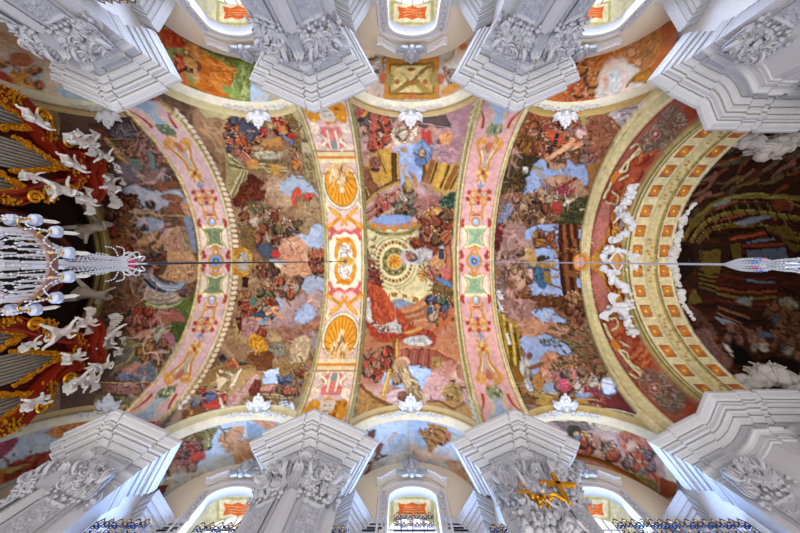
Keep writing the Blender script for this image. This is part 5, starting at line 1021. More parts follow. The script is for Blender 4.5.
# lower row
at(0, 400, 6.667)
Po('a8a498', '-400,50 700,50 700,700 -400,700'); Cl(200, 280, 260, 120, ['b4b0a4', '9ca4a4', 'bcb8ac', 'a8a89c'], 24); Bl('8a4048', '-60,290 80,250 125,260 90,320 0,390 -60,400'); Bl('c4743c', '320,200 420,170 620,110 640,140 520,220 400,250 330,240'); Da('330,180 600,120 480,230 340,240', 26, 60, 10, ['d88c50', 'a4541c', 'c87c3c']); Bl('8a3424', '80,430 200,370 350,340 400,380 250,460 60,540 -40,560'); Da('0,400 380,340 380,420 100,520', 40, 60, 12, ['7a2818', 'a04838', '5c2014', '94602c']); Bl('9c8a3c', '0,460 120,440 200,430 60,490'); Bl('b4602c', '-60,460 20,470 10,560 -60,560')
at(150, 400, 5.333)
Po('9aa6ac', '80,80 760,80 760,520 40,600'); Cl(420, 280, 200, 120, ['a4b0b4', '8c9ca8', 'b4bcbc', '98a8b0'], 26); Bl('748c9c', '520,130 640,160 600,240 540,240'); Cl(320, 400, 160, 70, ['b4bcc0', 'bcb8b0', 'a8b0b4'], 16); Bl('b4845c', '370,200 440,150 500,140 500,180 470,210 500,220 560,310 560,340 460,340 450,270 400,260 370,230'); Cl(480, 260, 60, 60, ['bc9068', 'a8744c', 'c09870'], 10); Bl('b8805c', '540,110 680,130 660,170'); Bl('7a6c3c', '160,210 340,150 360,160 300,230 200,260'); Da('160,200 350,150 320,220 180,260', 40, 40, 9, ['8a7c44', '5c5428', 'a08c50', '6c4424']); Ln('6a5a34', 1.6, '370,140 400,180 400,210', smooth=True); Ln('7a6a3c', 1.2, '380,160 430,150', smooth=True)
Bl('8a5a48', '130,240 240,220 290,290 240,330 200,400 100,430 80,420'); Da('130,230 260,240 230,360 90,430', 50, 50, 11, ['a06850', '6c4030', 'b47c5c', '7c4c44', '985040']); Cr('140,230 290,230 230,370 110,410', 9, 70, 100, ['a84430', '9c6a58', '6c4c40', 'b4845c'], fleshes=('cc8c68',)); Bl('b04434', '225,290 270,270 295,290 270,320 230,330'); Fg(305, 220, 90, 10, '8a9058', 'c07850'); Bl('b8a888', '70,430 200,390 330,390 200,440 60,500'); Cl(230, 430, 120, 40, ['b4aca0', 'c0b49c', 'a8a8a0'], 10)
Po('6a3418', '0,440 90,460 80,520 0,540')
at(340, 400, 5.333)
Po('a8b0b8', '100,110 740,110 740,520 60,560'); Po('8aa4bc', '380,110 480,120 480,240 600,300 600,340 360,330'); Cl(280, 220, 130, 90, ['b8bcc0', 'a4b0bc', 'c4c4c0', 'acb8c0'], 24); Bl('94a8bc', '270,220 330,180 370,230 330,280 270,270'); Cl(470, 280, 110, 50, ['c8b0a0', 'd0b898', 'b8a490', 'c4a898'], 16); Ln('9a9c98', 1, '368,110 365,330', wob=.5); Ln('c09870', 1.6, '260,240 265,210 300,180', smooth=True)
Bl('a87440', '415,170 470,160 480,130 560,150 600,210 560,230 530,210 500,270 475,270 480,230 440,190'); Da('420,150 590,160 560,230 480,250', 36, 36, 9, ['c48c4c', '7c4c24', 'b0843c', '945c30', '6c3c1c']); Fg(520, 190, 120, -50, 'b47c3c', 'cc9468'); Bl('b85c4c', '560,170 600,180 600,220 570,200'); Bl('9ca494', '600,170 650,200 640,220 590,210'); Bl('b88c68', '560,330 640,330 700,420 720,500 660,440 600,370'); Da('560,330 640,340 700,480 640,420', 20, 40, 9, ['c49c78', 'a07854', 'b0a49c']); Bl('6c4434', '150,170 190,155 180,200 150,210'); Bl('7c4838', '130,400 170,330 200,240 230,240 190,330 140,410'); Ln('5c3c2c', 1.8, '150,340 250,295'); Ln('6c4430', 1.4, '180,270 230,300'); Po('7a3420', '20,500 70,480 40,530'); Po('7a3420', '700,480 790,470 780,530 720,520'); Cl(180, 330, 40, 50, ['b0aca8', 'a09890'], 6)
at(540, 410, 5.333)
Po('a88474', '40,50 640,160 700,560 100,330'); Cl(330, 200, 130, 70, ['b89888', 'a88878', 'c0a494', 'a47c6c'], 20); Po('6c5a50', '50,60 240,60 280,100 150,120'); Da('60,55 300,80 260,120 150,110', 20, 50, 9, ['7c6c64', '5a4840', '8a7468']); Bl('3c3428', '150,90 200,85 225,120 190,150 150,130'); El('b89058', 195, 130, 16, 14); El('b08848', 240, 130, 18, 20); Bl('a83c24', '185,160 240,180 255,230 200,235'); Bl('5c7480', '175,130 220,140 240,170 200,160'); Bl('b08868', '260,150 330,140 380,190 390,260 300,250 260,210'); Da('260,140 390,190 380,270 270,240', 30, 46, 9, ['c49c80', '8c6c58', 'b8947c', 'a0785c']); Cr('190,100 400,160 390,260 210,230', 5, 80, 110, ['a8785c', 'b89478', '8c7060', 'a44c34'], fleshes=('d0a080',))
Bl('a86048', '430,110 540,140 600,200 590,330 640,360 640,420 560,350 470,300 450,220'); Da('440,120 560,160 630,400 480,320', 60, 50, 11, ['c07050', '8a3c2c', 'b4846c', '9c4830', 'c88c6c', '785c50'], a0=40, a1=100); El('c8a080', 490, 205, 30, 40); Bl('b84830', '520,230 580,240 570,290 520,280'); Bl('5c5c64', '470,270 540,290 570,350 500,330'); Cr('440,150 600,220 600,330 480,300', 5, 80, 110, ['b45c40', '7c6460', 'c0846c'], fleshes=('d8a888',)); Bl('6c6830', '470,340 540,350 570,400 500,380'); Da('460,330 570,350 580,420 500,390', 26, 22, 8, ['7c7838', '4c4c20', '8c8440']); Ln('7a4418', 4.5, '170,240 300,265 420,320 520,380 630,450', smooth=True); Ln('a8682c', 1.6, '175,248 300,275 420,332 520,392 620,460', smooth=True); Ln('54300f', 1.2, '170,232 300,256 420,308 530,370', smooth=True); Po('7c3c18', '640,360 770,400 760,480 640,460'); Bl('685c38', '570,360 630,400 620,450 580,410')
mute(CB, .95); enrich(CB, [(0, 20, 110, 112), (150, 10, 300, 110), (350, 20, 480, 108), (530, 15, 690, 112), (-10, 400, 120, 500), (150, 405, 300, 500), (345, 405, 480, 500), (545, 405, 680, 510)], 2200, 91, l=(2, 7), w=(.5, 1.3), amt=.5); crisp(CB, .2, .4)
# window soffits: olive and cream ground with an orange tablet
for i, xc in enumerate(BAYX):
    for sg in (-1, 1):
        for X0, X1, y0, y1, c in ((-2.4, 2.4, 10.8, 13.0, 'd9d2ac'), (-1.0, 1.0, 10.85, 12.0, 'b9b274'), (-.86, .86, 10.98, 11.85, 'e2d9ae')):
            CB.poly([(CX + F * (xc + X) / 14.72, CY + sg * F * y / 14.72) for X, y in ((X0, y0), (X1, y0), (X1, y1), (X0, y1))], c, wob=.4)
        sp = [(-.66, 11.12), (-.3, 11.2), (0, 11.1), (.3, 11.2), (.66, 11.12), (.6, 11.4), (.7, 11.72), (.3, 11.64), (0, 11.76), (-.3, 11.64), (-.7, 11.72), (-.6, 11.4)]
        T = lambda X, y: (CX + F * (xc + X) / 14.72, CY + sg * F * y / 14.72)
        CB.poly([T(X * 1.08, (y - 11.42) * 1.15 + 11.42) for X, y in sp], 'f0e6c4', wob=.3); CB.poly([T(X, y) for X, y in sp], 'd9662a', wob=.3)
        for k in range(3): CB.line([T(-.42, 11.3 + k * .12), T(-.1, 11.32 + k * .12), T(.42, 11.3 + k * .12)], .7, 'f0b890', wob=1.4)
# age and brush texture of the plaster
for cv, sd in ((CA, 51), (CB, 52)):
    n1 = vnoise(cv.h, cv.w, 5, sd, 2); n2 = vnoise(cv.h, cv.w, 60, sd + 5, 3)
    cv.a *= (1 + .10 * n1 + .07 * n2)[..., None]
    cv.a += (vnoise(cv.h, cv.w, 9, sd + 9, 2) * 6)[..., None] * np.array((1, .2, -.8))
    np.clip(cv.a, 0, 255, out=cv.a)
# ------------------------------------------------------------------ vault fields, ribs, choir arch
def field(name, xa, xb, zf, rows, step, canvas, alb=ALB, ymax=None):
    """xa, xb may be functions of Y"""
    Y = rows; fa = xa if callable(xa) else (lambda y: xa); fb = xb if callable(xb) else (lambda y: xb)
    nx = int(max(abs(fb(0) - fa(0)), .2) / step) + 2
    t = np.linspace(0, 1, nx)
    X = np.array([fa(y) + (fb(y) - fa(y)) * t for y in Y]); YY = np.repeat(Y[:, None], nx, 1)
    Z = zf(X, YY)
    P = np.stack([X, YY, Z], -1).reshape(-1, 3); keep = (Z > 5)
    px, py = to_px(P)
    col = canvas.sample(px, py, alb)
    return np_mesh(name, lift(P), nx, len(Y), fresco_mat(), col, keep)
def band(name, stations, xs_of, canvas, alb=ALB, a=VA, b=VB, z0=V0, n=260, tmax=1.5):
    """rib: stations = [(u, depth)] across, xs_of(y) -> (x0, x1)"""
    th = np.linspace(-tmax, tmax, n); P = []
    for t in th:
        for u, d in stations:
            y = (a - d) * sin(t); z = z0 + (b - d) * cos(t); x0, x1 = xs_of(y); P.append((x0 + (x1 - x0) * u, y, z))
    P = np.array(P); px, py = to_px(P)
    return np_mesh(name, lift(P), len(stations), n, fresco_mat(), canvas.sample(px, py, alb))
M_FRAME = mat('warm_frame_stucco', (204, 196, 188), .8, bump=.15, bscale=14, vary=.05)
ROWS = ypos(330)
zA = lambda X, Y: vault_z(X, Y)
STEP = .05
field('ceiling_1', -19.6, lambda y: -12.5 if abs(y) < 6.2 else -11.4, zA, ROWS, STEP, CA)
field('ceiling_2', lambda y: -10.5 if abs(y) < 6.2 else -11.4, lambda y: -4.55 if abs(y) < 6.2 else -3.45, zA, ROWS, STEP, CA)
field('ceiling_3', lambda y: -2.25 if abs(y) < 6.2 else -3.45, lambda y: 3.55 if abs(y) < 6.2 else 4.63, zA, ROWS, STEP, CA)
field('ceiling_4', lambda y: 5.7 if abs(y) < 6.2 else 4.63, lambda y: 11.35 - .45 * (y / 7) ** 2 if abs(y) < 6.3 else 12.15, zA, ROWS, STEP, CA)
def rib_stations(w, e=.16, d=.16, n=40):
    st = [(0, -.1), (0, d)]
    st += [(e * .5 / w, d + .05), (e / w, d), (e * 1.25 / w, d * .55)]
    for k in range(n + 1): st.append((e * 1.35 / w + (1 - 2 * e * 1.35 / w) * k / n, d * .5))
    st += [(1 - e * 1.25 / w, d * .55), (1 - e / w, d), (1 - e * .5 / w, d + .05), (1, d), (1, -.1)]
    return st
for i, (x0, x1) in enumerate(RIBS):
    band('trim_%d' % (i + 1), rib_stations(x1 - x0), lambda y, x0=x0, x1=x1: (x0, x1), CA)
band('trim_4', rib_stations(.7, n=10), lambda y: (11.2 - .45 * (y / 7) ** 2, 11.85), CA)
band('trim_5', rib_stations(.8, n=8), lambda y: (-18.9, -18.1), CA)
# the splayed field between the last rib and the choir arch
AA, AB = 6.3, 6.5
def splay():
    nu, nv = 36, 240; P = []
    for j in range(nv):
        t = -1.5 + 3.0 * j / (nv - 1)
        for i in range(nu):
            u = i / (nu - 1); a = VA + (AA + .15 - VA) * u; b = VB + (AB + .15 - VB) * u
            P.append((11.8 + 1.45 * u, a * sin(t), V0 + b * cos(t)))
    P = np.array(P); px, py = to_px(P)
    np_mesh('ceiling_5', lift(P), nu, nv, fresco_mat(), CA.sample(px, py, ALB))
splay()
def arch_stations():
    xs = []
    def s(x, d): xs.append(((x - 13.15) / (16.05 - 13.15), d))
    s(13.15, -.4); s(13.15, .02); s(13.2, .08); s(13.27, .08); s(13.3, -.02); s(13.36, .06); s(13.44, .06); s(13.48, 0)
    for k in range(13): s(13.52 + k * .9 / 12, 0)
    s(14.46, -.05)
    for k in range(8): s(14.5 + k * .5 / 7, -.08)
    s(15.04, .02); s(15.1, .05); s(15.16, .02)
    for k in range(13): s(15.2 + k * .8 / 12, 0)
    s(16.02, 0); s(16.05, -.05); s(16.05, -1.2)
    return xs
band('trim_6', arch_stations(), lambda y: (13.15, 16.05), CA, a=AA, b=AB, n=330)
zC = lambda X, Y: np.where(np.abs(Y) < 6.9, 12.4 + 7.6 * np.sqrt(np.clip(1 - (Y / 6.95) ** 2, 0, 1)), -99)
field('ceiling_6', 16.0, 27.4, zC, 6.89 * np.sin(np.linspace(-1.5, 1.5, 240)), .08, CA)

# ------------------------------------------------------------------ side chapels
def chapel(i, sgn, k):
    xc = BAYX[i]
    # painted barrel
    nu, nv = 110, 44; P = []
    for j in range(nv):
        y = YF + (YR - YF) * j / (nv - 1)
        for u in range(nu):
            a = pi * u / (nu - 1); P.append((xc - BR * cos(a), sgn * y, LZ + BR * sin(a)))
    P = np.array(P); px, py = to_px(P)
    np_mesh('ceiling_%d' % k, lift(P), nu, nv, fresco_mat(), CB.sample(px, py, ALB))
    # face of the arch: cream splay and gilt moulding
    st = [(BR, YR - 2.2), (BR + .02, YF - .02), (BR + .05, YF - .05), (BR + .2, YF - .32), (BR + .22, YF - .34), (BR + .26, YF - .36), (BR + .26, YF - .44),
          (BR + .29, YF - .46), (BR + .33, YM + .08), (BR + .36, YM - .02), (BR + .42, YM - .02), (BR + .42, YM + .3)]
    n = 120; P = []
    for j in range(n):
        a = -.12 + (pi + .24) * j / (n - 1)
        for r, y in st: P.append((xc - r * cos(a), sgn * y, LZ + r * sin(a)))
    P = np.array(P); col = np.zeros((len(P), 3))
    cream, gold, dark = srgb((238, 228, 196)), srgb((196, 170, 118)), srgb((150, 120, 74))
    for m in range(len(st)):
        c = cream if m < 5 else (dark if m in (6,) else gold)
        if i == 3 and m >= 5: c = srgb((190, 160, 98))
        col[m::len(st)] = c
    if i in (1,):
        for m in range(5, len(st)): col[m::len(st)] = srgb((206, 190, 140))
    np_mesh('trim_%d' % (k + 10), lift(P), len(st), n, fresco_mat(), col)
    # outer wall with the window opening
    mb = MB(); W, ZS, RISE, ZB = 1.05, 14.04, .7, 10.0
    top = []; m = 25
    for j in range(m):
        a = pi * j / (m - 1)
        top.append(((xc - (BR + .02) * cos(a), LZ + (BR + .02) * sin(a)), (xc - W * cos(a), ZS + RISE * sin(a))))
    vs = []
    for (ox, oz), (ix, iz) in top: vs += [(ox, sgn * YR, oz + EYE), (ix, sgn * YR, iz + EYE)]
    mb.add(vs, [(2 * j, 2 * j + 2, 2 * j + 3, 2 * j + 1) for j in range(m - 1)])
    for hx in (-1, 1):
        mb.add([(xc + hx * (BR + .02), sgn * YR, LZ + EYE), (xc + hx * W, sgn * YR, ZS + EYE), (xc + hx * W, sgn * YR, ZB + EYE), (xc + hx * (BR + .02), sgn * YR, ZB + EYE)], [(0, 1, 2, 3)])
    mb.add([(xc - BR, sgn * YR, ZB + EYE), (xc + BR, sgn * YR, ZB + EYE), (xc + BR, sgn * YR, 0), (xc - BR, sgn * YR, 0)], [(0, 1, 2, 3)])
    o = mb.build('wall_%s_%d' % ('north' if sgn < 0 else 'south', i + 1), mat('beige_plaster', (226, 210, 180), .85, bump=.1, bscale=20, vary=.05), smooth=0); o['kind'] = 'structure'
    # window: reveal (structure) with painted soffit, glazing bars, pane
    wroot = empty('window_%d' % k, (0, 0, 0)); wroot['kind'] = 'structure'
    def outline(w, zs, rise, zb, n=25):
        q = [(xc - w, zb)]
        for j in range(n):
            a = pi * j / (n - 1); q.append((xc - w * cos(a), zs + rise * sin(a)))
        return q + [(xc + w, zb)]
    q = outline(W, ZS, RISE, ZB)
    rv = MB(); vs = []
    for y in (YR - .03, YR + .32):
        for x, z in q: vs.append((x, sgn * y, z + EYE))
    rv.grid(vs, len(q), 2); rv.build('reveal', M_WHITE(), wroot)
    sl = MB(); a_, b_ = sgn * (YR - .12), sgn * (YR + 1.36); sl.box(xc - W - .05, xc + W + .05, min(a_, b_), max(a_, b_), ZB - .12 + EYE, ZB + EYE); sl.build('sill', M_WHITE(), wroot, smooth=0)
    # soffit densely sampled, painted
    nu, nv = 90, 30; P = []
    for j in range(nv):
        y = YR + .32 + 1.0 * j / (nv - 1)
        for u in range(nu):
            a = u / (nu - 1)
            s = a * (len(q) - 1); f = int(min(s, len(q) - 2)); t = s - f
            P.append((q[f][0] + (q[f + 1][0] - q[f][0]) * t, sgn * y, q[f][1] + (q[f + 1][1] - q[f][1]) * t))
    P = np.array(P); px, py = to_px(P)
    so = np_mesh('soffit', lift(P), nu, nv, fresco_mat(), CB.sample(px, py, ALB), kind=None); so.parent = wroot
    yg = sgn * (YR + 1.33)
    pm = MB(); vs = [(x, yg, z + EYE) for x, z in q]; pm.add(vs, [tuple(range(len(vs)))])
    pm.build('pane', mat('daylit_glass', (235, 240, 250), .2, emit=(236, 243, 255), estr=1.0), wroot, smooth=0)
    bars = MB()
    for x in (-.5, 0, .5): bars.box(xc + x - .025, xc + x + .025, min(yg, yg - sgn * .06), max(yg, yg - sgn * .06), ZB + EYE, ZS + RISE * sqrt(1 - (x / W) ** 2) + EYE)
    for z in (10.8, 11.6, 12.4, 13.2, 14.0): bars.box(xc - W, xc + W, min(yg, yg - sgn * .05), max(yg, yg - sgn * .05), z + EYE, z + .05 + EYE)
    bars.build('glazing_bar', M_WHITE(), wroot, smooth=0)
    # moulded frame with a hood and a cartouche
    fr = MB()
    prof = [(W - .02, 0), (W, -.1), (W + .08, -.12), (W + .12, -.06), (W + .34, -.06), (W + .38, -.12), (W + .46, -.14), (W + .5, 0)]
    vs = []; nq = 0
    for dw, dy in prof:
        qq = outline(dw, ZS + (dw - W) * .3, RISE + (dw - W) * .6, ZB); nq = len(qq)
        vs += [(x, sgn * (YR + dy), z + EYE) for x, z in qq]
    fr.grid(vs, nq, len(prof)); fr.build('window_frame', M_FRAME, wroot)
    hd = MB(); path = []
    for j in range(45):
        s = -1 + 2 * j / 44; x = 1.64 * s
        z = 14.84 + (.74 * (1 - (abs(s) / .86) ** 2.3) if abs(s) < .86 else 0)
        path.append((x, z))
    sec = [(0, 0), (.1, .0), (.14, .06), (.26, .08), (.28, .14), (.38, .16), (.38, .22), (0, .24)]    # (out, up)
    vs = []
    for x, z in path: vs += [(xc + x, sgn * (YR - o_), z + u_ + EYE) for o_, u_ in sec]
    hd.grid(vs, len(sec), len(path), closeu=True)
    hd.f.append(tuple(range(len(sec)))); hd.f.append(tuple(len(vs) - len(sec) + t for t in range(len(sec))))
    hd.build('window_hood', M_FRAME, wroot)
    ct = MB(); y = sgn * (YR - .46)
    ct.ball((xc, y, 15.45 + EYE), .34, 12, 8, (.85, .55, 1.35)); ct.ball((xc, y - sgn * .14, 15.5 + EYE), .19, 10, 6, (.8, .8, 1.4)); ct.tube([(xc + .27 * cos(a), y - sgn * .13, 15.48 + .4 * sin(a) + EYE) for a in np.linspace(0, 2 * pi, 17)], [.05] * 17, 6)
    for hx in (-1, 1):
        add_volute(ct, (xc + hx * .42, y, 15.3 + EYE), (hx, 0), .2, thick=.07)
        add_volute(ct, (xc + hx * .3, y, 15.88 + EYE), (hx, 0), .16, thick=.06)
        ct.tube([(xc + hx * .2, y, 15.05 + EYE), (xc + hx * .45, y, 14.98 + EYE), (xc + hx * .62, y, 15.16 + EYE)], [.08, .07, .03], 6)
        for k in range(3): add_leaf(ct, (xc + hx * (.3 + .16 * k), y + sgn * .05, 15.0 + .05 * k + EYE), (hx * .5, -sgn * .86), .18, .34, curl=1.0, bulge=1.2)
    ct.ball((xc, y, 16.02 + EYE), .15, 8, 6); ct.ball((xc, y - sgn * .05, 14.98 + EYE), .14, 8, 6)
    ct.build('cartouche', M_RELIEF(), wroot)
    for hx in (-1, 1):
        sc = MB()
        for t in range(7): sc.ball((xc + hx * (W + .23), sgn * (YR - .1), 14.4 - t * .3 + EYE), .09 if t % 2 else .065, 7, 5)
        sc.build('frame_drop', M_RELIEF(), wroot)
K = 7
for i in range(4):
    for sgn in (-1, 1):
        chapel(i, sgn, K); K += 1
place = {(-1, 0): 'top', (1, 0): 'bottom'}
PIERL = {
 (0, -1): 'ornate white pier with pointed cornice at upper left, nearest the upper organ case',
 (1, -1): 'ornate white pier with pointed cornice at the top, left of the upper middle window',
 (2, -1): 'ornate white pier with pointed cornice at the top, right of the upper middle window',
 (0, 1): 'ornate white pier with pointed cornice at lower left, nearest the lower organ case',
 (1, 1): 'ornate white pier with pointed cornice at the bottom, left of the lower middle window',
 (2, 1): 'ornate white pier at the bottom carrying the gilded crucifix sculpture group'}
for (i, sg), lab in PIERL.items():
    build_pier(PIERX[i], sg, lab, 10 * i + (3 if sg > 0 else 0))
build_choir_pier(-1, 'broad white pier with straight cornice under the choir arch at upper right', 70)
build_choir_pier(1, 'broad white pier with straight cornice under the choir arch at lower right', 80)
for x0, hx, sg, lab in [(PIERX[0], 1, -1, 'white wall pilaster with stepped cornice behind the upper left pier'),
                        (PIERX[1], 1, -1, 'white wall pilaster with stepped cornice left of the upper middle window'),
                        (PIERX[2], -1, -1, 'white wall pilaster with stepped cornice right of the upper middle window'),
                        (12.92, -1, -1, 'white wall pilaster with stepped cornice behind the upper right choir pier'),
                        (PIERX[0], 1, 1, 'white wall pilaster with stepped cornice behind the lower left pier'),
                        (PIERX[1], 1, 1, 'white wall pilaster with stepped cornice left of the lower middle window'),
                        (PIERX[2], -1, 1, 'white wall pilaster with stepped cornice right of the lower middle window'),
                        (12.92, -1, 1, 'white wall pilaster with stepped cornice behind the lower right choir pier')]:
    build_pilaster(x0, hx, sg, lab)
# shell; unseen roof and outer walls added to keep sky light out
mb = MB(); mb.box(-20.2, 27.9, -12.2, 12.2, 21.2 + EYE, 21.5 + EYE); o = mb.build('ceiling_light_block', mat('dark_masonry', (70, 60, 52), .9), smooth=0); o['kind'] = 'structure'
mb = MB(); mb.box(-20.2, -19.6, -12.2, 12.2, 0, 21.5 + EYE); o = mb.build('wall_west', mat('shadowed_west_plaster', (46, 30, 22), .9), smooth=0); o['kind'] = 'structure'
mb = MB(); mb.box(27.4, 27.9, -12.2, 12.2, 0, 21.5 + EYE); o = mb.build('wall_east_light_block', mat('dark_masonry', (70, 60, 52), .9), smooth=0); o['kind'] = 'structure'  # unseen end wall added to keep light out of the choir
for sg in (-1, 1):
    mb = MB(); a, b = sg * 11.95, sg * 12.2
    mb.box(-20.2, 27.9, min(a, b), max(a, b), 14.9 + EYE, 21.5 + EYE)
    o = mb.build('wall_light_block_%s' % ('north' if sg < 0 else 'south'), mat('dark_masonry', (70, 60, 52), .9), smooth=0); o['kind'] = 'structure'  # unseen, added to block the sky above the chapels
    mb = MB(); a, b = sg * 6.85, sg * 7.1; mb.box(18.2, 27.4, min(a, b), max(a, b), 0, 13.2 + EYE)
    o = mb.build('wall_choir_light_block_%s' % ('north' if sg < 0 else 'south'), M_WHITE(), smooth=0); o['kind'] = 'structure'  # unseen choir side walls, put in to darken its vault
mb = MB(); mb.box(16.6, 27.4, -7, 7, -.2, 0); o = mb.build('floor_choir_light_block', mat('stone_floor', (120, 105, 90), .6), smooth=0); o['kind'] = 'structure'  # unseen slab added to block light from below and darken the choir
mb = MB(); mb.box(-19.6, -14.6, -10.5, 10.5, 7.4 + EYE, 7.8 + EYE); o = mb.build('floor_gallery', mat('stone_floor', (120, 105, 90), .6), smooth=0); o['kind'] = 'structure'
# ------------------------------------------------------------------ figures carved in stucco
def skin_mesh(joints, edges, radii, sub=1):
    me = bpy.data.meshes.new('figure'); me.from_pydata([joints[k] for k in joints], [(list(joints).index(a), list(joints).index(b)) for a, b in edges], []); me.update()
    o = bpy.data.objects.new('figure', me); C.objects.link(o)
    md = o.modifiers.new('skin', 'SKIN'); ly = me.skin_vertices[0].data
    for i, k in enumerate(joints): ly[i].radius = (radii[k], radii[k])
    ly[0].use_root = True
    sb = o.modifiers.new('sub', 'SUBSURF'); sb.levels = sub; sb.render_levels = sub
    dg = bpy.context.evaluated_depsgraph_get(); ev = o.evaluated_get(dg)
    out = bpy.data.meshes.new_from_object(ev); bpy.data.objects.remove(o, do_unlink=True)
    out.polygons.foreach_set('use_smooth', [True] * len(out.polygons))
    return out
E0 = [('pelvis', 'belly'), ('belly', 'chest'), ('chest', 'neck'), ('neck', 'head'), ('head', 'crown')]
def figure_mesh(pose):
    J = dict(pelvis=(0, 0, 0), belly=(0, -.02, .13), chest=(0, -.01, .27), neck=(0, -.02, .39), head=(0, -.04, .48), crown=(0, -.02, .57))
    R = dict(pelvis=.105, belly=.1, chest=.105, neck=.05, head=.088, crown=.07)
    E = list(E0)
    for s, side in ((-1, 'l'), (1, 'r')):
        sh, el, wr, hd = pose['arm_' + side]; hi, kn, an, to = pose['leg_' + side]
        for nm, p, r in (('sh', sh, .05), ('el', el, .042), ('wr', wr, .028), ('hd', hd, .03), ('hi', hi, .085), ('kn', kn, .058), ('an', an, .036), ('to', to, .032)):
            J[nm + side] = (s * p[0], p[1], p[2]); R[nm + side] = r
        E += [('chest', 'sh' + side), ('sh' + side, 'el' + side), ('el' + side, 'wr' + side), ('wr' + side, 'hd' + side), ('pelvis', 'hi' + side), ('hi' + side, 'kn' + side), ('kn' + side, 'an' + side), ('an' + side, 'to' + side)]
    return skin_mesh(J, E, {k: v * (1.18 if k[:2] in ('sh', 'el', 'wr', 'kn', 'an', 'to', 'hd') else 1.05) for k, v in R.items()})
POSES = [
 dict(arm_l=((.13, 0, .33), (.26, -.08, .38), (.34, -.12, .54), (.36, -.14, .6)), arm_r=((.13, 0, .33), (.24, -.1, .22), (.2, -.26, .2), (.19, -.32, .2)),
      leg_l=((.08, 0, -.04), (.14, -.26, -.02), (.13, -.28, -.28), (.13, -.37, -.3)), leg_r=((.08, 0, -.04), (.16, -.22, -.14), (.22, -.14, -.36), (.24, -.23, -.4))),
 dict(arm_l=((.13, 0, .33), (.27, .0, .24), (.36, -.12, .16), (.38, -.17, .14)), arm_r=((.13, 0, .33), (.22, -.06, .48), (.18, -.1, .62), (.18, -.12, .68)),
      leg_l=((.08, 0, -.04), (.2, -.12, -.2), (.3, .02, -.38), (.34, -.05, -.44)), leg_r=((.08, 0, -.04), (.1, -.24, -.16), (.06, -.12, -.4), (.06, -.2, -.44))),
 dict(arm_l=((.13, 0, .33), (.3, -.04, .32), (.44, -.1, .36), (.5, -.12, .38)), arm_r=((.13, 0, .33), (.2, -.14, .28), (.08, -.24, .3), (.03, -.27, .31)),
      leg_l=((.08, 0, -.04), (.2, .04, -.24), (.32, .1, -.46), (.38, .06, -.52)), leg_r=((.08, 0, -.04), (.22, -.1, -.18), (.4, .0, -.3), (.47, -.04, -.34)))]
FIGM = [figure_mesh(p) for p in POSES]
def wing_mb(s):
    mb = MB(); n = 9; P = []
    for j in range(7):
        for i in range(n):
            u = i / (n - 1); v = j / 6
            x = .08 + .55 * u; z = .3 + .34 * sin(u * 2.2) - v * (.16 + .34 * u * (1 - .3 * u)); y = .1 + .12 * u + .03 * cos(u * 18 + v * 3)
            P.append((s * x, y, z))
    mb.grid(P, n, 7); mb.grid([(x, y + .035, z) for x, y, z in P], n, 7)
    for k in range(6): u = .2 + .13 * k; mb.tube([(s * (.08 + .55 * u), .11, .3 + .34 * sin(u * 2.2)), (s * (.1 + .56 * u), .15, .3 + .34 * sin(u * 2.2) - .16 - .34 * u * (1 - .3 * u))], [.03, .012], 5)
    return mb
def hair_mb(seed):
    r = random.Random(seed); mb = MB()
    for k in range(14):
        a, b = r.uniform(0, 2 * pi), r.uniform(-.2, 1.4)
        mb.ball((.085 * cos(b) * cos(a), -.02 + .085 * cos(b) * abs(sin(a)) - .02, .5 + .09 * sin(b)), .032, 6, 4)
    mb.ball((0, -.135, .47), .018, 6, 4, (.8, 1.3, 1.2))         # nose
    for s in (-1, 1): mb.ball((s * .03, -.118, .5), .012, 5, 4)
    return mb
def cloth_mb(seed):
    r = random.Random(seed); mb = MB(); n, m = 14, 9; P = []; f = r.uniform(0, 6)
    for j in range(m):
        v = j / (m - 1)
        for i in range(n):
            a = 2 * pi * i / n; q = (.115 + .09 * v) * (1 + .22 * sin(a * 5 + f + v * 2))
            P.append((q * cos(a) + .08 * v * sin(f), q * sin(a) * .85 - .07 * v, .07 - .33 * v + .05 * sin(a * 2 + f)))
    mb.grid(P, n, m, closeu=True); return mb
WINGS = {}; HAIR = {}; CLOTH = {}
def statue(name, label, cat, loc, h, pose=0, rotz=0, tilt=(0, 0), wings=True, group=None, material=None, seed=0, parent=None, cloth=True):
    """loc: seat of the figure; faces -Y before turning; h: scale in metres for unit figure"""
    material = material or mat('white_carved_figure', (224, 222, 216), .55, vary=.05)
    root = empty(name, loc)
    if parent is None: tag(root, label, cat, group)
    else: root.parent = parent
    root.rotation_euler = (tilt[0], tilt[1], rotz); root.scale = (h, h, h)
    me = FIGM[pose].copy(); me.materials.clear(); me.materials.append(material)
    b = bpy.data.objects.new('body', me); C.objects.link(b); b.parent = root
    hair_mb(seed).build('hair', material, root)
    if cloth: cloth_mb(seed).build('drapery', material, root, smooth=180)
    if wings:
        for s in (-1, 1): wing_mb(s).build('wing', material, root, smooth=50)
    return root
def clump(mb, pts_, r0, r1, n, spread, seed):
    """billows of stucco along a path"""
    r = random.Random(seed); P = spline([tuple(p) for p in pts_], closed=False) if len(pts_) > 2 else [tuple(p) for p in pts_]
    for k in range(n):
        p = P[r.randrange(len(P))]
        c = tuple(p[i] + r.uniform(-spread, spread) for i in range(3)); q = r.uniform(r0, r1)
        mb.ball(c, q, 9, 6, (r.uniform(.7, 1.4), r.uniform(.7, 1.3), r.uniform(.7, 1.3)))
        if r.random() < .5:
            a = r.uniform(0, 6.28); add_volute(mb, c, (cos(a), sin(a)), q * 1.3, n=12, turns=1.2, thick=q * .4)

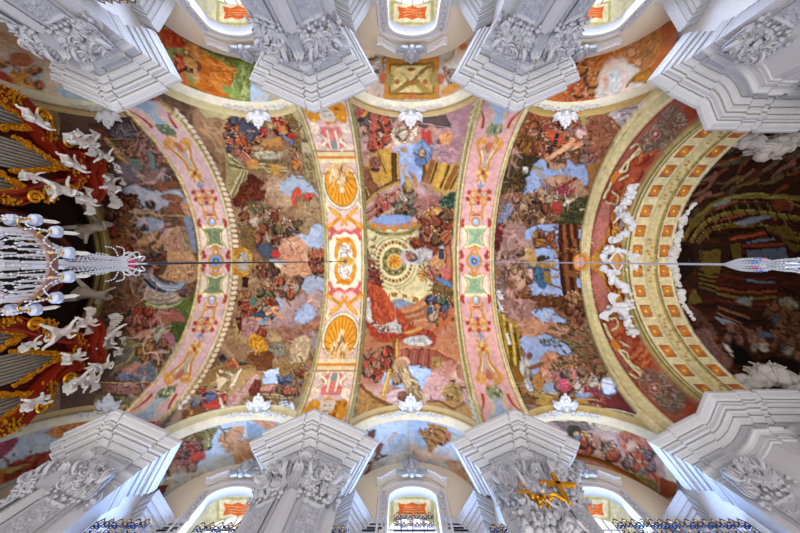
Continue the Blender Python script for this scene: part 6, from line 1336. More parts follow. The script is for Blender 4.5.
# ------------------------------------------------------------------ stucco cartouches over the side arches
def cartouche(i, sg, label):
    xc = BAYX[i]
    root = tag(empty('stucco_cartouche', (xc, sg * 7.75, 16.86 + EYE)), label, 'ornament', 'cartouches over the side arches')
    m = M_CART
    mb = MB()                                                   # shell
    for k in range(9):
        a = -1.25 + 2.5 * k / 8
        mb.tube([(0, 0, 0), (.26 * sin(a), -sg * (.18 * cos(a) + .1), -.06), (.46 * sin(a), -sg * (.42 * cos(a) + .05), .02)], [.03, .075, .06], 6)
    mb.ball((0, 0, -.05), .17, 9, 6)
    for k in range(5): add_leaf(mb, (-.24 + .12 * k, sg * .1, -.2), (.3 * (k - 2), -sg), .13, .3, curl=.9)
    mb.build('shell', m, root)
    mb = MB()
    for k in range(8):
        a = k * pi / 4; mb.ball((.2 * cos(a), -sg * (.45 + .17 * sin(a)), -.02), .1, 7, 5)
    mb.ball((0, -sg * .45, -.08), .13, 8, 6); mb.ball((0, -sg * .72, 0), .09, 7, 5); mb.build('rosette', m, root)
    for h in (-1, 1):
        mb = MB()
        for k in range(4):
            t = k / 3
            mb.tube([(h * .1, -sg * (.02 + .1 * t), -.02), (h * (.42 - .1 * t), -sg * (.02 + .2 * t), -.08), (h * (.68 - .16 * t), -sg * (.16 + .24 * t), -.02 - .04 * t)], [.06, .1, .02], 6)
        for k in range(6): add_leaf(mb, (h * (.1 + .09 * k), -sg * (.02 + .05 * k), -.22 + .02 * k), (h * .5, -sg * .86), .16, .3, curl=1.0, bulge=1.2)
        add_volute(mb, (h * .34, sg * .18, -.03), (h, 0), .14, n=14, thick=.05); add_volute(mb, (h * .55, -sg * .3, -.08), (h, 0), .11, n=14, thick=.04); mb.build('acanthus_wing', m, root)
        mb = MB(); r = random.Random(i * 7 + h + sg)            # spray lying on the cream band
        for k in range(46):
            t = r.random(); a = pi / 2 - h * (.1 + .42 * t); y = r.uniform(-.14, .14) * (1 - .5 * t) + .14
            R_ = BR + .1 + y * .35
            x, z = R_ * cos(a), LZ + R_ * sin(a) - 16.86
            mb.ball((x, sg * (8.14 - y - 7.75), z - .02), r.uniform(.035, .06), 6, 4, (1.6, 1.1, .7))
        mb.tube([((BR + .15) * cos(pi / 2 - h * (.06 + .06 * k)), sg * (.39 - .14 + .08 * sin(k * 1.5)), LZ + (BR + .15) * sin(pi / 2 - h * (.06 + .06 * k)) - 16.88) for k in range(9)], [.035] * 9, 5)
        mb.build('leaf_spray', mat('cream_spray_stucco', (206, 200, 188), .8), root)
M_CART = mat('white_cartouche_stucco', (222, 221, 220), .7, vary=.03)
for i, sg, lab in [(0, -1, 'white stucco cartouche beside the tip of the upper left pier, above the upper organ case'), (1, -1, 'white stucco shell cartouche on the top arch framing the orange drapery fresco'),
                   (2, -1, 'white stucco shell cartouche on the top middle arch, below the yellow cross fresco'), (3, -1, 'white stucco cartouche on the top arch nearest the choir'),
                   (0, 1, 'white stucco cartouche beside the tip of the lower left pier, by the lower organ case'), (1, 1, 'white stucco cartouche on the bottom arch next to the painted inscription tablet'),
                   (2, 1, 'white stucco cartouche on the bottom middle arch, above the sky blue fresco'), (3, 1, 'white stucco cartouche on the bottom arch nearest the choir')]:
    cartouche(i, sg, lab)

# ------------------------------------------------------------------ stucco on the choir arch
def on_splay(px, py, lift_=.12):
    """point of the splayed red field seen at a photo position"""
    for k in range(60):
        u = k / 59; a, b = VA + (AA + .15 - VA) * u, VB + (AB + .15 - VB) * u
        z = float(ell_z(py - CY, a, b)); x = 11.8 + 1.45 * u
        if CX + F * x / z >= px: break
    z -= lift_
    return (F and (px - CX) * z / F, (py - CY) * z / F, z + EYE)
def splay_path(s): return [on_splay(x, y) for x, y in pts(s)]
M_ANG = mat('white_angel_stucco', (226, 226, 228), .7, vary=.04)
root = tag(empty('stucco_crest'), 'large white stucco crest of angels, garlands and diamond cartouche on the choir arch crown', 'ornament')
mb = MB(); x, y, z = on_splay(617, 261, .25)
clump(mb, splay_path('603,256 612,251 622,252 636,256'), .1, .17, 26, .1, 1); clump(mb, splay_path('603,268 612,272 622,271 636,266'), .1, .17, 26, .1, 2); clump(mb, splay_path('606,262 603,258'), .1, .16, 9, .12, 3); clump(mb, splay_path('630,258 636,264'), .1, .16, 12, .12, 13)
mb.build('frame', M_ANG, root)
mb = MB(); mb.add([(x - .42, y, z), (x, y - .62, z - .05), (x + .42, y, z), (x, y + .62, z - .05), (x, y, z - .14)], [(0, 1, 4), (1, 2, 4), (2, 3, 4), (3, 0, 4)]); mb.build('diamond_panel', mat('ochre_panel', (196, 140, 74), .6, vary=.15), root, smooth=0)
mb = MB(); mb.tube([(x - .46, y, z), (x, y - .68, z - .04), (x + .46, y, z), (x, y + .68, z - .04), (x - .46, y, z)], [.07] * 5, 6); mb.build('diamond_rim', M_ANG, root)
for s in (-1, 1):
    Y = lambda v: 261 + s * (v - 261)
    mb = MB(); clump(mb, [on_splay(px, Y(py)) for px, py in ((610, 272), (614, 281), (624, 287), (630, 296), (628, 304), (620, 308))], .1, .19, 64, .12, 5 + s); mb.build('garland', M_ANG, root)
    mb = MB(); clump(mb, [on_splay(px, Y(py)) for px, py in ((619, 306), (622, 315), (628, 324), (633, 334))], .09, .17, 46, .16, 8 + s); mb.build('drapery', M_ANG, root)
    px_ = on_splay(621, Y(311), .35); statue('angel', None, None, px_, 1.3, 1 if s > 0 else 2, rotz=pi * (.5 if s > 0 else -.5) + .4, tilt=(-.6, 0), seed=20 + s, material=M_ANG, parent=root)
root = tag(empty('stucco_garland'), 'white stucco garland on the far edge of the choir arch against the dark fresco', 'ornament')
for s in (-1, 1):
    def E2(v, d): z = float(ell_z(v, AA - .05, AB - .05)); return ((edge(16.05, v, AA, AB) + d - CX) * z / F, v * z / F, z + EYE)
    mb = MB(); clump(mb, [E2(s * v, d) for v, d in ((9, 3), (16, 3), (24, 4), (34, 5), (42, 4))], .09, .17, 50, .1, 31 + s); mb.build('garland', M_ANG, root)
    mb = MB(); clump(mb, [E2(s * v, d) for v, d in ((42, 4), (50, 6), (58, 8))], .06, .1, 22, .05, 35 + s); mb.build('tail', M_ANG, root)
mb = MB(); clump(mb, [E2(-9, 1), E2(0, 0), E2(9, 1)], .14, .24, 22, .12, 40); mb.build('boss', M_ANG, root)
for s, lab in ((-1, 'greyish white stucco cloud of putti above the upper right choir cornice'), (1, 'greyish white stucco cloud of putti above the lower right choir cornice')):
    root = tag(empty('stucco_cloud'), lab, 'ornament', 'stucco clouds in the choir')
    M_G = mat('grey_stucco', (196, 190, 186), .8, vary=.06)
    mb = MB(); P = [((px - 400) * z / F, s * dy * z / F, z + EYE) for px, dy, z in ((742, 120, 15.6), (752, 122, 15.6), (768, 113, 15.9), (778, 116, 15.8), (792, 121, 15.6), (810, 122, 15.6))]
    clump(mb, P[:3], .12, .28, 40, .22, 50 + s); clump(mb, P[2:4], .16, .32, 40, .3, 55 + s); clump(mb, P[3:], .12, .28, 44, .24, 60 + s); mb.build('cloud', M_G, root)
    statue('putto', None, None, (P[2][0], P[2][1] - s * .3, P[2][2] - .1), 1.1, 0, rotz=0 if s > 0 else pi, seed=51 + s, material=M_G, parent=root)

# ------------------------------------------------------------------ organ cases in the west gallery
M_RED = mat('red_marbled_wood', (128, 30, 14), .35, vary=.45, bscale=6, spec=.5)
M_DRED = mat('dark_red_wood', (74, 18, 10), .4, vary=.3, bscale=6)
M_PIPE = mat('tin_organ_pipe', (176, 178, 172), .35, metal=.6)
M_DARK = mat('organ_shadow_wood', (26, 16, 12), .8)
def organ(s, label):
    root = tag(empty('organ_case', (-16.2, s * 4.4, 7.8 + EYE)), label, 'organ', 'organ cases in the west gallery')
    ox, oy, oz = -16.2, s * 4.4, 7.8 + EYE
    def pt(x, y, z): return (x - ox, s * y - oy, z + EYE - oz)
    out = [(2.4, 7.8), (2.4, 12.2), (2.6, 13.3), (3.1, 14.3), (3.5, 15.1), (3.6, 16.2), (5.15, 16.2), (5.25, 15.15), (5.9, 14.45), (6.6, 13.3), (6.8, 12.2), (6.8, 7.8)]
    mb = MB(); n = len(out); vs = [pt(-18.6, y, z) for y, z in out] + [pt(-16.15, y, z) for y, z in out]
    mb.add(vs, [tuple(range(n)), tuple(range(n, 2 * n))] + [(i, (i + 1) % n, n + (i + 1) % n, n + i) for i in range(n)]); mb.build('body', M_DRED, root, smooth=0)
    fields = [(2.72, 3.45, 12.9, 13.5, 5), (3.78, 5.02, 13.7, 15.0, 9), (5.35, 6.3, 13.0, 13.9, 6)]
    for y0, y1, zs, zt, k in fields:
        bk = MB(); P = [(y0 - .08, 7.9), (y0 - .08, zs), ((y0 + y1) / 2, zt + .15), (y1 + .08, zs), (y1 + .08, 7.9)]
        bk.add([pt(-16.12, y, z) for y, z in P], [tuple(range(5))]); bk.build('pipe_niche_shade', M_DARK, root, smooth=0)  # flat near-black sheet, the recess shade is put into its colour
        w = (y1 - y0) / k
        for j in range(k):
            y = y0 + w * (j + .5); t = 1 - abs((j + .5) / k * 2 - 1); z1 = zs + (zt - zs) * t - .05
            pb = MB(); pb.lathe([(w * .44, 8.0 - 7.8), (w * .46, z1 - 7.8 - .02), (w * .4, z1 - 7.8), (0.001, z1 - 7.8)], (-15.98 - ox, s * y - oy, 0), 12)
            pb.build('pipe', M_PIPE, root)
        # gilded fretwork veiling the pipe tops
        for h in (-1, 1):
            g = MB(); r = random.Random(int(y0 * 10) + h)
            ya, yb = ((y0 + y1) / 2, y0 - .12) if h < 0 else ((y0 + y1) / 2, y1 + .12)
            for q_ in range(110):
                t = r.random(); y = ya + (yb - ya) * t; z = zt + .1 + (zs - .55 - zt) * t + r.uniform(-.3, .22)
                c = pt(-15.85 + r.uniform(-.05, .05), y, z)
                if r.random() < .45: add_volute(g, c, (0, r.choice((-1, 1))), r.uniform(.06, .11), n=10, turns=1.2, thick=.024)
                else: g.ball(c, r.uniform(.03, .06), 6, 4, (.7, 1, 1.3))
            g.tube([pt(-15.9, ya, zt + .2), pt(-15.88, (ya + yb) / 2, (zt + zs) / 2 - .05), pt(-15.9, yb, zs - .6)], [.08, .06, .04], 6)
            g.build('gilded_fretwork', M_GOLD(), root)
    # red entablature and scrolled buttresses
    def sweep(path, wid, name, m, x0=-16.2, x1=-15.62):
        P = spline(path, closed=False); b = MB()
        sec = [(x0, 0), (x1, 0), (x1, wid * .35), (x1 - .12, wid * .4), (x1 - .12, wid * .7), (x1 + .05, wid * .75), (x1 + .05, wid), (x0, wid)]
        vs = []
        for k, (y, z) in enumerate(P):
            a, c = P[max(k - 1, 0)], P[min(k + 1, len(P) - 1)]; dy, dz = c[0] - a[0], c[1] - a[1]; L = math.hypot(dy, dz) or 1
            for x, w_ in sec: vs.append(pt(x, y + dz / L * w_, z - dy / L * w_))
        b.grid(vs, len(sec), len(P), closeu=True); b.f.append(tuple(range(len(sec)))); b.f.append(tuple(len(vs) - len(sec) + t for t in range(len(sec))))
        return b.build(name, m, root, smooth=40)
    sweep([(6.95, 12.6), (6.7, 13.4), (6.0, 14.2), (5.3, 15.0), (5.1, 15.7)], -.55, 'scroll_buttress', M_RED)
    sweep([(2.25, 12.4), (2.5, 13.3), (3.0, 14.2), (3.4, 15.0), (3.55, 15.7)], .45, 'scroll_buttress', M_RED)
    sweep([(3.2, 15.9), (3.7, 16.25), (4.4, 16.0), (5.1, 16.25), (5.6, 15.9)], -.5, 'crown_cornice', M_RED, x1=-15.4)
    sweep([(3.6, 15.2), (4.4, 15.55), (5.2, 15.2)], -.3, 'arch_moulding', M_RED, x1=-15.5)
    sweep([(5.2, 14.2), (5.9, 14.05), (6.6, 13.2)], -.28, 'arch_moulding', M_RED, x1=-15.6)
    sweep([(2.5, 13.0), (3.0, 13.75), (3.6, 13.9)], -.28, 'arch_moulding', M_RED, x1=-15.6)
    r = random.Random(5)
    for y0, y1, z0, z1 in ((3.5, 5.3, 16.6, 17.0), (3.5, 5.3, 15.3, 15.9), (5.3, 6.5, 14.0, 14.6), (2.6, 3.5, 13.9, 14.5), (6.3, 6.9, 12.4, 13.4), (2.3, 2.6, 12.2, 13.2)):
        b = MB(); b.tube([pt(-15.6, y0, (z0 + z1) / 2), pt(-15.55, y1, (z0 + z1) / 2)], [.06, .06], 5)
        for k in range(46):
            b.ball(pt(-15.55 + r.uniform(-.2, .1), r.uniform(y0, y1), r.uniform(z0, z1)), r.uniform(.03, .065), 6, 4, (1, 1.6, .8))
        b.build('gilded_foliage', M_GOLD(), root)
    for y, z, R_ in ((6.3, 13.9, .22), (5.55, 15.0, .2), (3.3, 15.0, .2), (2.7, 13.6, .2)):
        g = MB(); add_volute(g, pt(-15.5, y, z), (0, 1), R_ * 1.5, thick=.08); g.build('gilded_volute', M_GOLD(), root)
    return root
organ(-1, 'upper organ case of the two: red marbled wood, gilded fretwork and grey pipes')
organ(1, 'lower organ case of the two: red marbled wood, gilded fretwork and grey pipes')
M_PUT = mat('white_carved_figure', (224, 222, 216), .55, vary=.05)
def at_px(px, py, X): z = F * X / (px - CX); return (X, (py - CY) * z / F, z + EYE)
ORG = [   # px, distance from the axis, depth X, size, pose, tilt, wings, words
 (104, 76, -15.7, 1.65, 0, True, 'large winged white angel on the crown of the %s organ case'),
 (120, 90, -15.6, 1.05, 1, True, 'white putto at the very tip of the %s organ case, nearest the frescoed vault'),
 (102, 106, -15.3, 1.1, 2, False, 'white putto on the outer shoulder of the %s organ crown'),
 (70, 97, -15.3, 1.2, 1, False, 'white putto perched over the pipes of the %s organ case'),
 (74, 122, -14.9, 1.3, 0, False, 'white putto high on the outer buttress of the %s organ case'),
 (88, 120, -15.0, 1.0, 2, True, 'winged white putto between the buttress and crown of the %s organ case'),
 (58, 72, -15.4, 1.45, 2, False, 'white putto stretched along the inner shoulder of the %s organ case'),
 (84, 62, -15.4, 1.1, 1, True, 'winged white putto on the inner side of the %s organ crown'),
 (27, 85, -15.6, .9, 0, False, 'small white putto head piece over the inner pipes of the %s organ case'),
 (32, 142, -14.9, 1.1, 1, False, 'white putto low on the outer edge of the %s organ case')]
for s, side in ((-1, 'upper'), (1, 'lower')):
    for k, (px, d, X, h, pose, wg, lab) in enumerate(ORG):
        p = at_px(px, CY + s * d, X)
        statue('putto', lab % side, 'statue', p, h, pose, rotz=pi / 2 + s * (.3 - .25 * (k % 3)), tilt=(0, 0), wings=wg, group='white figures on the organ cases', seed=k + 3 * s, material=M_PUT)
    M_ST = mat('grey_stone_figure', (150, 140, 126), .8, vary=.1)
    p = at_px(88, CY + s * 32, -17.0)
    statue('reclining_figure', 'grey reclining draped figure on the %s slope of the dark west gable' % side, 'statue', p, 1.9, 2, rotz=pi / 2 + s * .8, tilt=(.5, 0), wings=False, group='grey figures on the west gable', seed=60 + s, material=M_ST)
gab = tag(empty('gable', (-17.6, 0, 7.8 + EYE)), 'dark wooden gable between the two organ cases on the west gallery', 'gable')
mb = MB(); o_ = [(-2.2, 0), (-2.2, 5.5), (-1.9, 7.6), (0, 9.3), (1.9, 7.6), (2.2, 5.5), (2.2, 0)]; n = len(o_)
mb.add([(-.9, y, z) for y, z in o_] + [(.3, y, z) for y, z in o_], [tuple(range(n)), tuple(range(n, 2 * n))] + [(i, (i + 1) % n, n + (i + 1) % n, n + i) for i in range(n)]); mb.build('panel', M_DARK, gab, smooth=0)
mb = MB(); mb.tube([(.3, -2.3, 5.4), (.35, -2.0, 7.7), (.4, 0, 9.45), (.35, 2.0, 7.7), (.3, 2.3, 5.4)], [.16] * 5, 8); mb.build('moulding', M_DRED, gab)
r = random.Random(3); mb = MB()
for k in range(40): t = r.uniform(-1, 1); mb.ball((.45, t * 1.7, 9.1 - abs(t) * 1.6 - r.uniform(.2, 1.2)), r.uniform(.04, .09), 6, 4)
mb.build('gilded_foliage', M_GOLD(), gab)

# ------------------------------------------------------------------ chandeliers
M_CRY = mat('cut_crystal', (232, 236, 246), .06, spec=.9)
M_CRY.node_tree.nodes['Principled BSDF'].inputs['Transmission Weight'].default_value = .45
M_GLS = mat('frosted_lamp_glass', (206, 218, 242), .2, spec=.8)
M_GLS.node_tree.nodes['Principled BSDF'].inputs['Transmission Weight'].default_value = .6
M_BRZ = mat('pinkish_bronze', (150, 118, 110), .3, metal=.6, vary=.15)
M_BRS = mat('chandelier_brass', (190, 150, 70), .3, metal=.9)
M_CAND = mat('ivory_candle', (244, 240, 226), .5)
def gem(mb, c, r, l=1.3):
    x, y, z = c; n = 5
    mb.add([(x, y, z + r * l)] + [(x + r * cos(2 * pi * k / n), y + r * sin(2 * pi * k / n), z) for k in range(n)] + [(x, y, z - r * l)],
           [(0, 1 + k, 1 + (k + 1) % n) for k in range(n)] + [(n + 1, 1 + (k + 1) % n, 1 + k) for k in range(n)])
def strand(path, r, step, name, parent, material=None):
    mb = MB(); P = spline(path, closed=False, k=12); acc = 0; last = Vector(P[0]); gem(mb, P[0], r); mb.tube(P[::4] + [P[-1]], r * .3, 4)
    for p in P[1:]:
        v = Vector(p); acc += (v - last).length; last = v
        if acc >= step: acc = 0; gem(mb, p, r)
    return mb.build(name, material or M_CRY, parent, smooth=0)
def prism_ring(R, z, n, l, r, name, parent):
    for k in range(n):
        a = 2 * pi * (k + .5) / n; mb = MB(); x, y = R * cos(a), R * sin(a)
        mb.add([(x - r, y - r, z), (x + r, y - r, z), (x + r, y + r, z), (x - r, y + r, z), (x - r, y - r, z - l), (x + r, y - r, z - l), (x + r, y + r, z - l), (x - r, y + r, z - l), (x, y, z - l - 2 * r)],
               [(0, 1, 2, 3), (0, 4, 5, 1), (1, 5, 6, 2), (2, 6, 7, 3), (3, 7, 4, 0), (4, 8, 5), (5, 8, 6), (6, 8, 7), (7, 8, 4)])
        mb.build(name, M_CRY, parent, smooth=0)
def chandelier(x, y, ztop, hook, label):
    z0 = 2.84
    root = tag(empty('chandelier', (x, y, z0 + EYE)), label, 'chandelier')
    mb = MB(); mb.tube([(0, 0, ztop - z0), (0, 0, hook - z0)], .018, 8)
    for z in (hook - .05, hook - 3.9, hook - 6.0): mb.ball((0, 0, z - z0), .055, 8, 6)
    mb.build('suspension_cable', mat('dark_cable', (40, 44, 60), .5), root)
    mb = MB(); n = 48; vs = []
    for rr, zz in ((.30, 0), (.335, 0), (.345, .03), (.335, .07), (.30, .07)):
        for k in range(n): vs.append((rr * cos(2 * pi * k / n), rr * sin(2 * pi * k / n), zz))
    mb.grid(vs, n, 5, closeu=True, closev=True); mb.build('ring', M_BRZ, root)
    mb = MB(); mb.lathe([(.012, -.4), (.05, -.36), (.02, -.25), (.06, -.1), (.03, 0), (.025, .3), (.05, .4), (.025, .5), (.03, 1.0), (.06, 1.1), (.03, 1.2), (.015, ztop - z0)], n=12); mb.build('stem', M_CRY, root)
    prism_ring(.318, 0, 36, .19, .009, 'prism', root)
    prism_ring(.2, -.12, 18, .14, .008, 'prism', root)
    for k in range(18):                                         # bead chains rising to the crown, and the basket below
        a = 2 * pi * k / 18; c, s_ = cos(a), sin(a)
        strand([(.31 * c, .31 * s_, .06), (.2 * c, .2 * s_, .3), (.12 * c, .12 * s_, .65), (.075 * c, .075 * s_, 1.08)], .0125, .034, 'bead_chain', root)
        strand([(.3 * c, .3 * s_, 0), (.22 * c, .22 * s_, -.2), (.1 * c, .1 * s_, -.33), (.02 * c, .02 * s_, -.38)], .0125, .034, 'bead_chain', root)
    for k in range(12):
        a = 2 * pi * (k + .5) / 12; c, s_ = cos(a), sin(a)
        arm = MB(); arm.tube(spline([(.33 * c, .33 * s_, .03), (.36 * c, .36 * s_, -.03), (.41 * c, .41 * s_, -.04), (.425 * c, .425 * s_, .03)], closed=False), .008, 6); ao = arm.build('arm', M_BRS, root)
        lamp = MB(); lamp.lathe([(.012, .03), (.03, .035), (.05, .055), (.055, .08), (.055, .1), (.05, .1), (.045, .06), (.012, .045)], (.425 * c, .425 * s_, 0), 14); lo = lamp.build('lamp_glass', M_GLS, root)
        b = MB(); b.lathe([(.001, .018), (.016, .022), (.02, .035), (.012, .045)], (.425 * c, .425 * s_, 0), 10); b.build('socket', M_BRS, lo)
        b = MB(); b.lathe([(.001, .04), (.017, .05), (.017, .25), (.006, .28), (.001, .3)], (.425 * c, .425 * s_, 0), 10); b.build('candle', M_CAND, lo)
        strand([(.425 * c, .425 * s_, .03), (.44 * c, .44 * s_, -.08), (.43 * c, .43 * s_, -.16)], .011, .03, 'pendant_drop', root)
        a2 = a + pi / 12; strand([(.42 * cos(a), .42 * sin(a), .05), (.40 * cos(a2), .40 * sin(a2), -.06), (.42 * cos(a + pi / 6), .42 * sin(a + pi / 6), .05)], .0105, .03, 'bead_swag', root)
    mb = MB(); mb.lathe([(.05, 1.06), (.08, 1.09), (.08, 1.12), (.04, 1.15)], n=16); mb.build('crown_collar', M_CRY, root)
    mb = MB(); mb.lathe([(.02, 1.14), (.06, 1.18), (.075, 1.23), (.05, 1.27), (.02, 1.29)], n=14); mb.build('crown_bulb', mat('ruby_glass', (206, 40, 120), .15, spec=.8), root)
    for k in range(10):
        a = 2 * pi * k / 10; c, s_ = cos(a), sin(a)
        mb = MB(); mb.tube(spline([(.05 * c, .05 * s_, 1.12), (.14 * c, .14 * s_, 1.22), (.15 * c, .15 * s_, 1.32), (.06 * c, .06 * s_, 1.36)], closed=False), .009, 6); mb.build('crown_frond', M_CRY, root)
        strand([(.08 * c, .08 * s_, 1.1), (.19 * c, .19 * s_, 1.08), (.22 * c, .22 * s_, .96)], .011, .026, 'crown_drop', root)
    return root
chandelier(-3.44, .035, 4.2, 19.75, 'big crystal chandelier with frosted lamp cups hanging at the left in front of the organ')
root = tag(empty('chandelier', (4.7, .05, 3.3 + EYE)), 'crystal chandelier at the right edge, only its beaded stem with blue and pink drops showing', 'chandelier')
mb = MB(); mb.tube([(0, 0, 1.3), (0, 0, 16.5)], .016, 8); mb.build('suspension_cable', mat('pale_steel_cable', (170, 172, 186), .4), root)
mb = MB(); mb.lathe([(.02, -.9), (.03, 0), (.02, .4), (.035, .6), (.02, 1.0), (.03, 1.2), (.012, 1.34)], n=10); mb.build('stem', M_CRY, root)
for k in range(14):
    a = 2 * pi * k / 14; c, s_ = cos(a), sin(a)
    strand([(.02 * c, .02 * s_, 1.3), (.075 * c, .075 * s_, 1.12), (.085 * c, .085 * s_, .9), (.045 * c, .045 * s_, .72)], .013, .03, 'bead_chain', root)
    strand([(.05 * c, .05 * s_, .75), (.07 * c, .07 * s_, .62), (.1 * c, .1 * s_, .42), (.3 * c, .3 * s_, 0), (.45 * c, .45 * s_, -.1)], .013, .034, 'bead_chain', root)
for k in range(8):
    a = 2 * pi * k / 8 + .3; mb = MB()
    for m_ in range(2): gem(mb, (.088 * cos(a), .088 * sin(a), .84 + .05 * m_), .016)
    mb.build('coloured_drop', mat('sapphire_glass', (30, 110, 220), .15, spec=.8) if k % 3 else mat('ruby_glass', (206, 40, 120), .15), root, smooth=0)
mb = MB(); n = 40; vs = []
for rr, zz in ((.43, -.12), (.46, -.12), (.46, -.06), (.43, -.06)):
    for k in range(n): vs.append((rr * cos(2 * pi * k / n), rr * sin(2 * pi * k / n), zz))
mb.grid(vs, n, 4, closeu=True, closev=True); mb.build('ring', M_BRZ, root)

# ------------------------------------------------------------------ sculpture with the gilded cross on the south pier
root = tag(empty('sculpture_group', (4.3, 7.0, 9.2 + EYE)), 'white sculpture of angels and clouds with a gilded cross on the bottom right pier', 'sculpture')
mb = MB(); clump(mb, [(-1.0, -.1, -1.2), (-.8, -.2, -.6), (-.5, -.15, .1), (-.2, .0, .7)], .05, .11, 150, .24, 70); clump(mb, [(.1, .0, -.9), (-.4, -.1, -.7), (-.8, -.1, -.9)], .05, .11, 70, .22, 71)
r = random.Random(4)
for k in range(26):
    a = r.uniform(-.9, .9); t = r.random(); add_leaf(mb, (-1.0 + .8 * t + r.uniform(-.25, .25), -.2, -1.2 + 1.8 * t + r.uniform(-.2, .2)), (sin(a), -cos(a)), .2, .36, curl=.9, bulge=1.2)
mb.build('cloud', M_RELIEF(), root)
statue('angel', None, None, (-.45, -.3, -.1), 1.25, 0, rotz=.5, wings=True, seed=72, material=M_RELIEF(), parent=root)
statue('putto', None, None, (-.95, -.35, -.9), .95, 1, rotz=-.3, wings=True, seed=73, material=M_RELIEF(), parent=root)
statue('putto', None, None, (.05, -.3, -.85), .9, 2, rotz=.3, wings=False, seed=74, material=M_RELIEF(), parent=root)
mb = MB(); Rm = Matrix.Rotation(.12, 3, 'Y')
mb.obox((.42, -.3, .25), .13, .1, 1.15, Rm); mb.obox((.42, -.3, .42), .92, .1, .13, Rm)
for p in ((.42 + .07, -.3, .83), (.42 - .04, -.3, -.33), (.88, -.3, .36), (-.04, -.3, .47)): mb.ball(p, .085, 6, 5)
mb.build('gilded_cross', M_GOLD(), root, smooth=0)
mb = MB(); r = random.Random(9)
for k in range(16): a = r.uniform(2.2, 4.4); mb.tube([(-.2, -.35, .0), (-.2 + .75 * cos(a), -.4, .75 * sin(a) * .8)], [.035, .008], 5)
for k in range(20): mb.ball((-.35 + r.uniform(-.3, .3), -.4 + r.uniform(-.1, .1), -.35 + r.uniform(-.25, .25)), r.uniform(.04, .08), 6, 4)
mb.tube(spline([(-.3, -.4, -.3), (0, -.45, -.22), (.25, -.4, -.4), (.4, -.35, -.2)], closed=False), .05, 6); mb.build('gilded_rays', M_GOLD(), root)

# ------------------------------------------------------------------ wrought iron
M_IRON = mat('blue_painted_iron', (26, 36, 84), .45, metal=.3)
def ironwork(x0, x1, y, z, label, seed, rows=3):
    root = tag(empty('iron_grille', (x0, y, z + EYE)), label, 'grille', 'wrought iron grilles of the galleries')
    r = random.Random(seed); w = x1 - x0; n = max(2, round(w / .3))
    a = MB(); g = MB()
    for j in range(rows):
        for k in range(n):
            cx = w * (k + .5) / n; cz = -.2 - .36 * j + (.06 if (k + j) % 2 else 0)
            for h in (-1, 1): add_volute(a, (cx + h * .07, 0, cz), (h, 0), .13, n=16, turns=1.3, thick=.018)
            if (k + j) % 2: g.ball((cx, -.02, cz), .045, 6, 5)
            add_volute(g, (cx, 0, cz + .14), (r.choice((-1, 1)), 0), .07, n=10, turns=1.1, thick=.02)
    for k in range(n): 
        cx = w * (k + .5) / n; a.tube(spline([(cx - .14, 0, -.08), (cx - .06, 0, .06), (cx, 0, .1), (cx + .06, 0, .06), (cx + .14, 0, -.08)], closed=False), .018, 5); g.ball((cx, 0, .14), .03, 6, 4)
    g.tube([(0, -.01, .0), (w, -.01, .0)], .012, 4); g.tube([(w / 2, -.01, .1), (w / 2, -.01, -.36 * rows)], .012, 4)
    a.build('scrollwork', M_IRON, root)
    g.build('gilded_leaf', mat('gilded_iron', (222, 184, 96), .4, metal=.6), root)
    b = MB()
    b.box(0, w, -.02, .02, -.36 * rows - .12, -.36 * rows - .08)
    for k in range(n + 1): b.box(w * k / n - .012, w * k / n + .012, -.012, .012, -.36 * rows - .1, -.02)
    b.build('bars', M_IRON, root, smooth=0)
for x0, x1, y, z, lab in [(-12.0, -11.2, 9.1, 11.0, 'blue iron grille crest at the far lower left, left of the pier shaft'), (-10.46, -8.6, 9.0, 11.05, 'blue and gilt iron grille beside the lower left wall pilaster'),
                          (-6.9, -4.4, 9.0, 10.9, 'blue iron grille in front of the lower left window, beside the pier shaft'), (-2.5, -1.75, 9.1, 10.9, 'short blue iron grille between the bottom left pier and its wall pilaster'),
                          (3.05, 3.68, 9.1, 10.95, 'short blue iron grille between the bottom right pier and its wall pilaster'), (7.3, 11.94, 9.0, 11.05, 'long blue and gilt iron grille at the lower right, in front of the wall pilaster'),
                          (12.6, 13.1, 8.95 - 2.7, 7.7, 'small iron grille crest against the lower right choir pier'), (-10.46, -9.1, -9.0, 11.05, 'blue iron grille at the upper left, beside the wall pilaster')]:
    ironwork(x0, x1, y, z, lab, int(abs(x0) * 10))
ironwork(-.25, 1.4, 10.9, 13.75, 'blue iron tracery inside the bottom middle window', 5, rows=2)
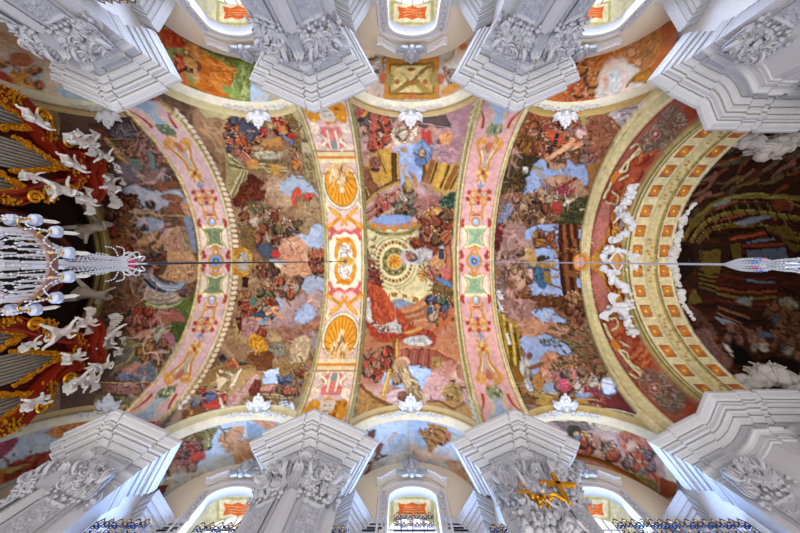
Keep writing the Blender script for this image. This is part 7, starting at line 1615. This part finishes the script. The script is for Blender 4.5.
# ------------------------------------------------------------------ camera and light
cam = bpy.data.cameras.new('camera'); co = bpy.data.objects.new('camera', cam); C.objects.link(co)
co.location = (0, 0, EYE); co.rotation_euler = (pi, 0, 0)
cam.sensor_width = 36; cam.lens = 36 * F / 800; cam.clip_start = .05; cam.clip_end = 200
cam.shift_y = -(266.5 - CY) / 800; cam.shift_x = 0
bpy.context.scene.camera = co
w = bpy.data.worlds.new('daylight'); bpy.context.scene.world = w; w.use_nodes = True
nt = w.node_tree; bg = nt.nodes['Background']
# daylight sky added to brighten the vault, strongest from below instead of floor bounce
g = nt.nodes.new('ShaderNodeTexCoord'); sp = nt.nodes.new('ShaderNodeSeparateXYZ'); nt.links.new(g.outputs['Generated'], sp.inputs[0])
mr = nt.nodes.new('ShaderNodeMapRange'); mr.interpolation_type = 'SMOOTHSTEP'
mr.inputs['From Min'].default_value = -.25; mr.inputs['From Max'].default_value = -.98
mr.inputs['To Min'].default_value = .22; mr.inputs['To Max'].default_value = 3.9
nt.links.new(sp.outputs['Z'], mr.inputs['Value']); nt.links.new(mr.outputs['Result'], bg.inputs['Strength'])
bg.inputs['Color'].default_value = (*srgb((248, 243, 240)), 1)
def window_light(x, sg, col, e):
    l = bpy.data.lights.new('window_daylight', 'AREA'); l.shape = 'RECTANGLE'; l.size = 1.8; l.size_y = 3.6
    l.color = srgb(col); l.energy = e
    o = bpy.data.objects.new('window_daylight', l); C.objects.link(o)
    o.location = (x, sg * (YR + .3), 12.0 + EYE); o.rotation_euler = (radians(90) * (1 if sg < 0 else -1) , 0, 0)
    return o
for x in BAYX:
    k = .25 if x == BAYX[0] else 1.0                            # weaker in the westernmost bay, where the chapels turned too blue
    window_light(x, 1, (150, 190, 255), 620 * k)
    window_light(x, -1, (196, 216, 255), 330 * k)
sc = bpy.context.scene
sc.view_settings.view_transform = 'Standard'; sc.view_settings.look = 'None'; sc.view_settings.gamma = 1.0; sc.view_settings.exposure = 0.0
sc.view_settings.use_curve_mapping = False
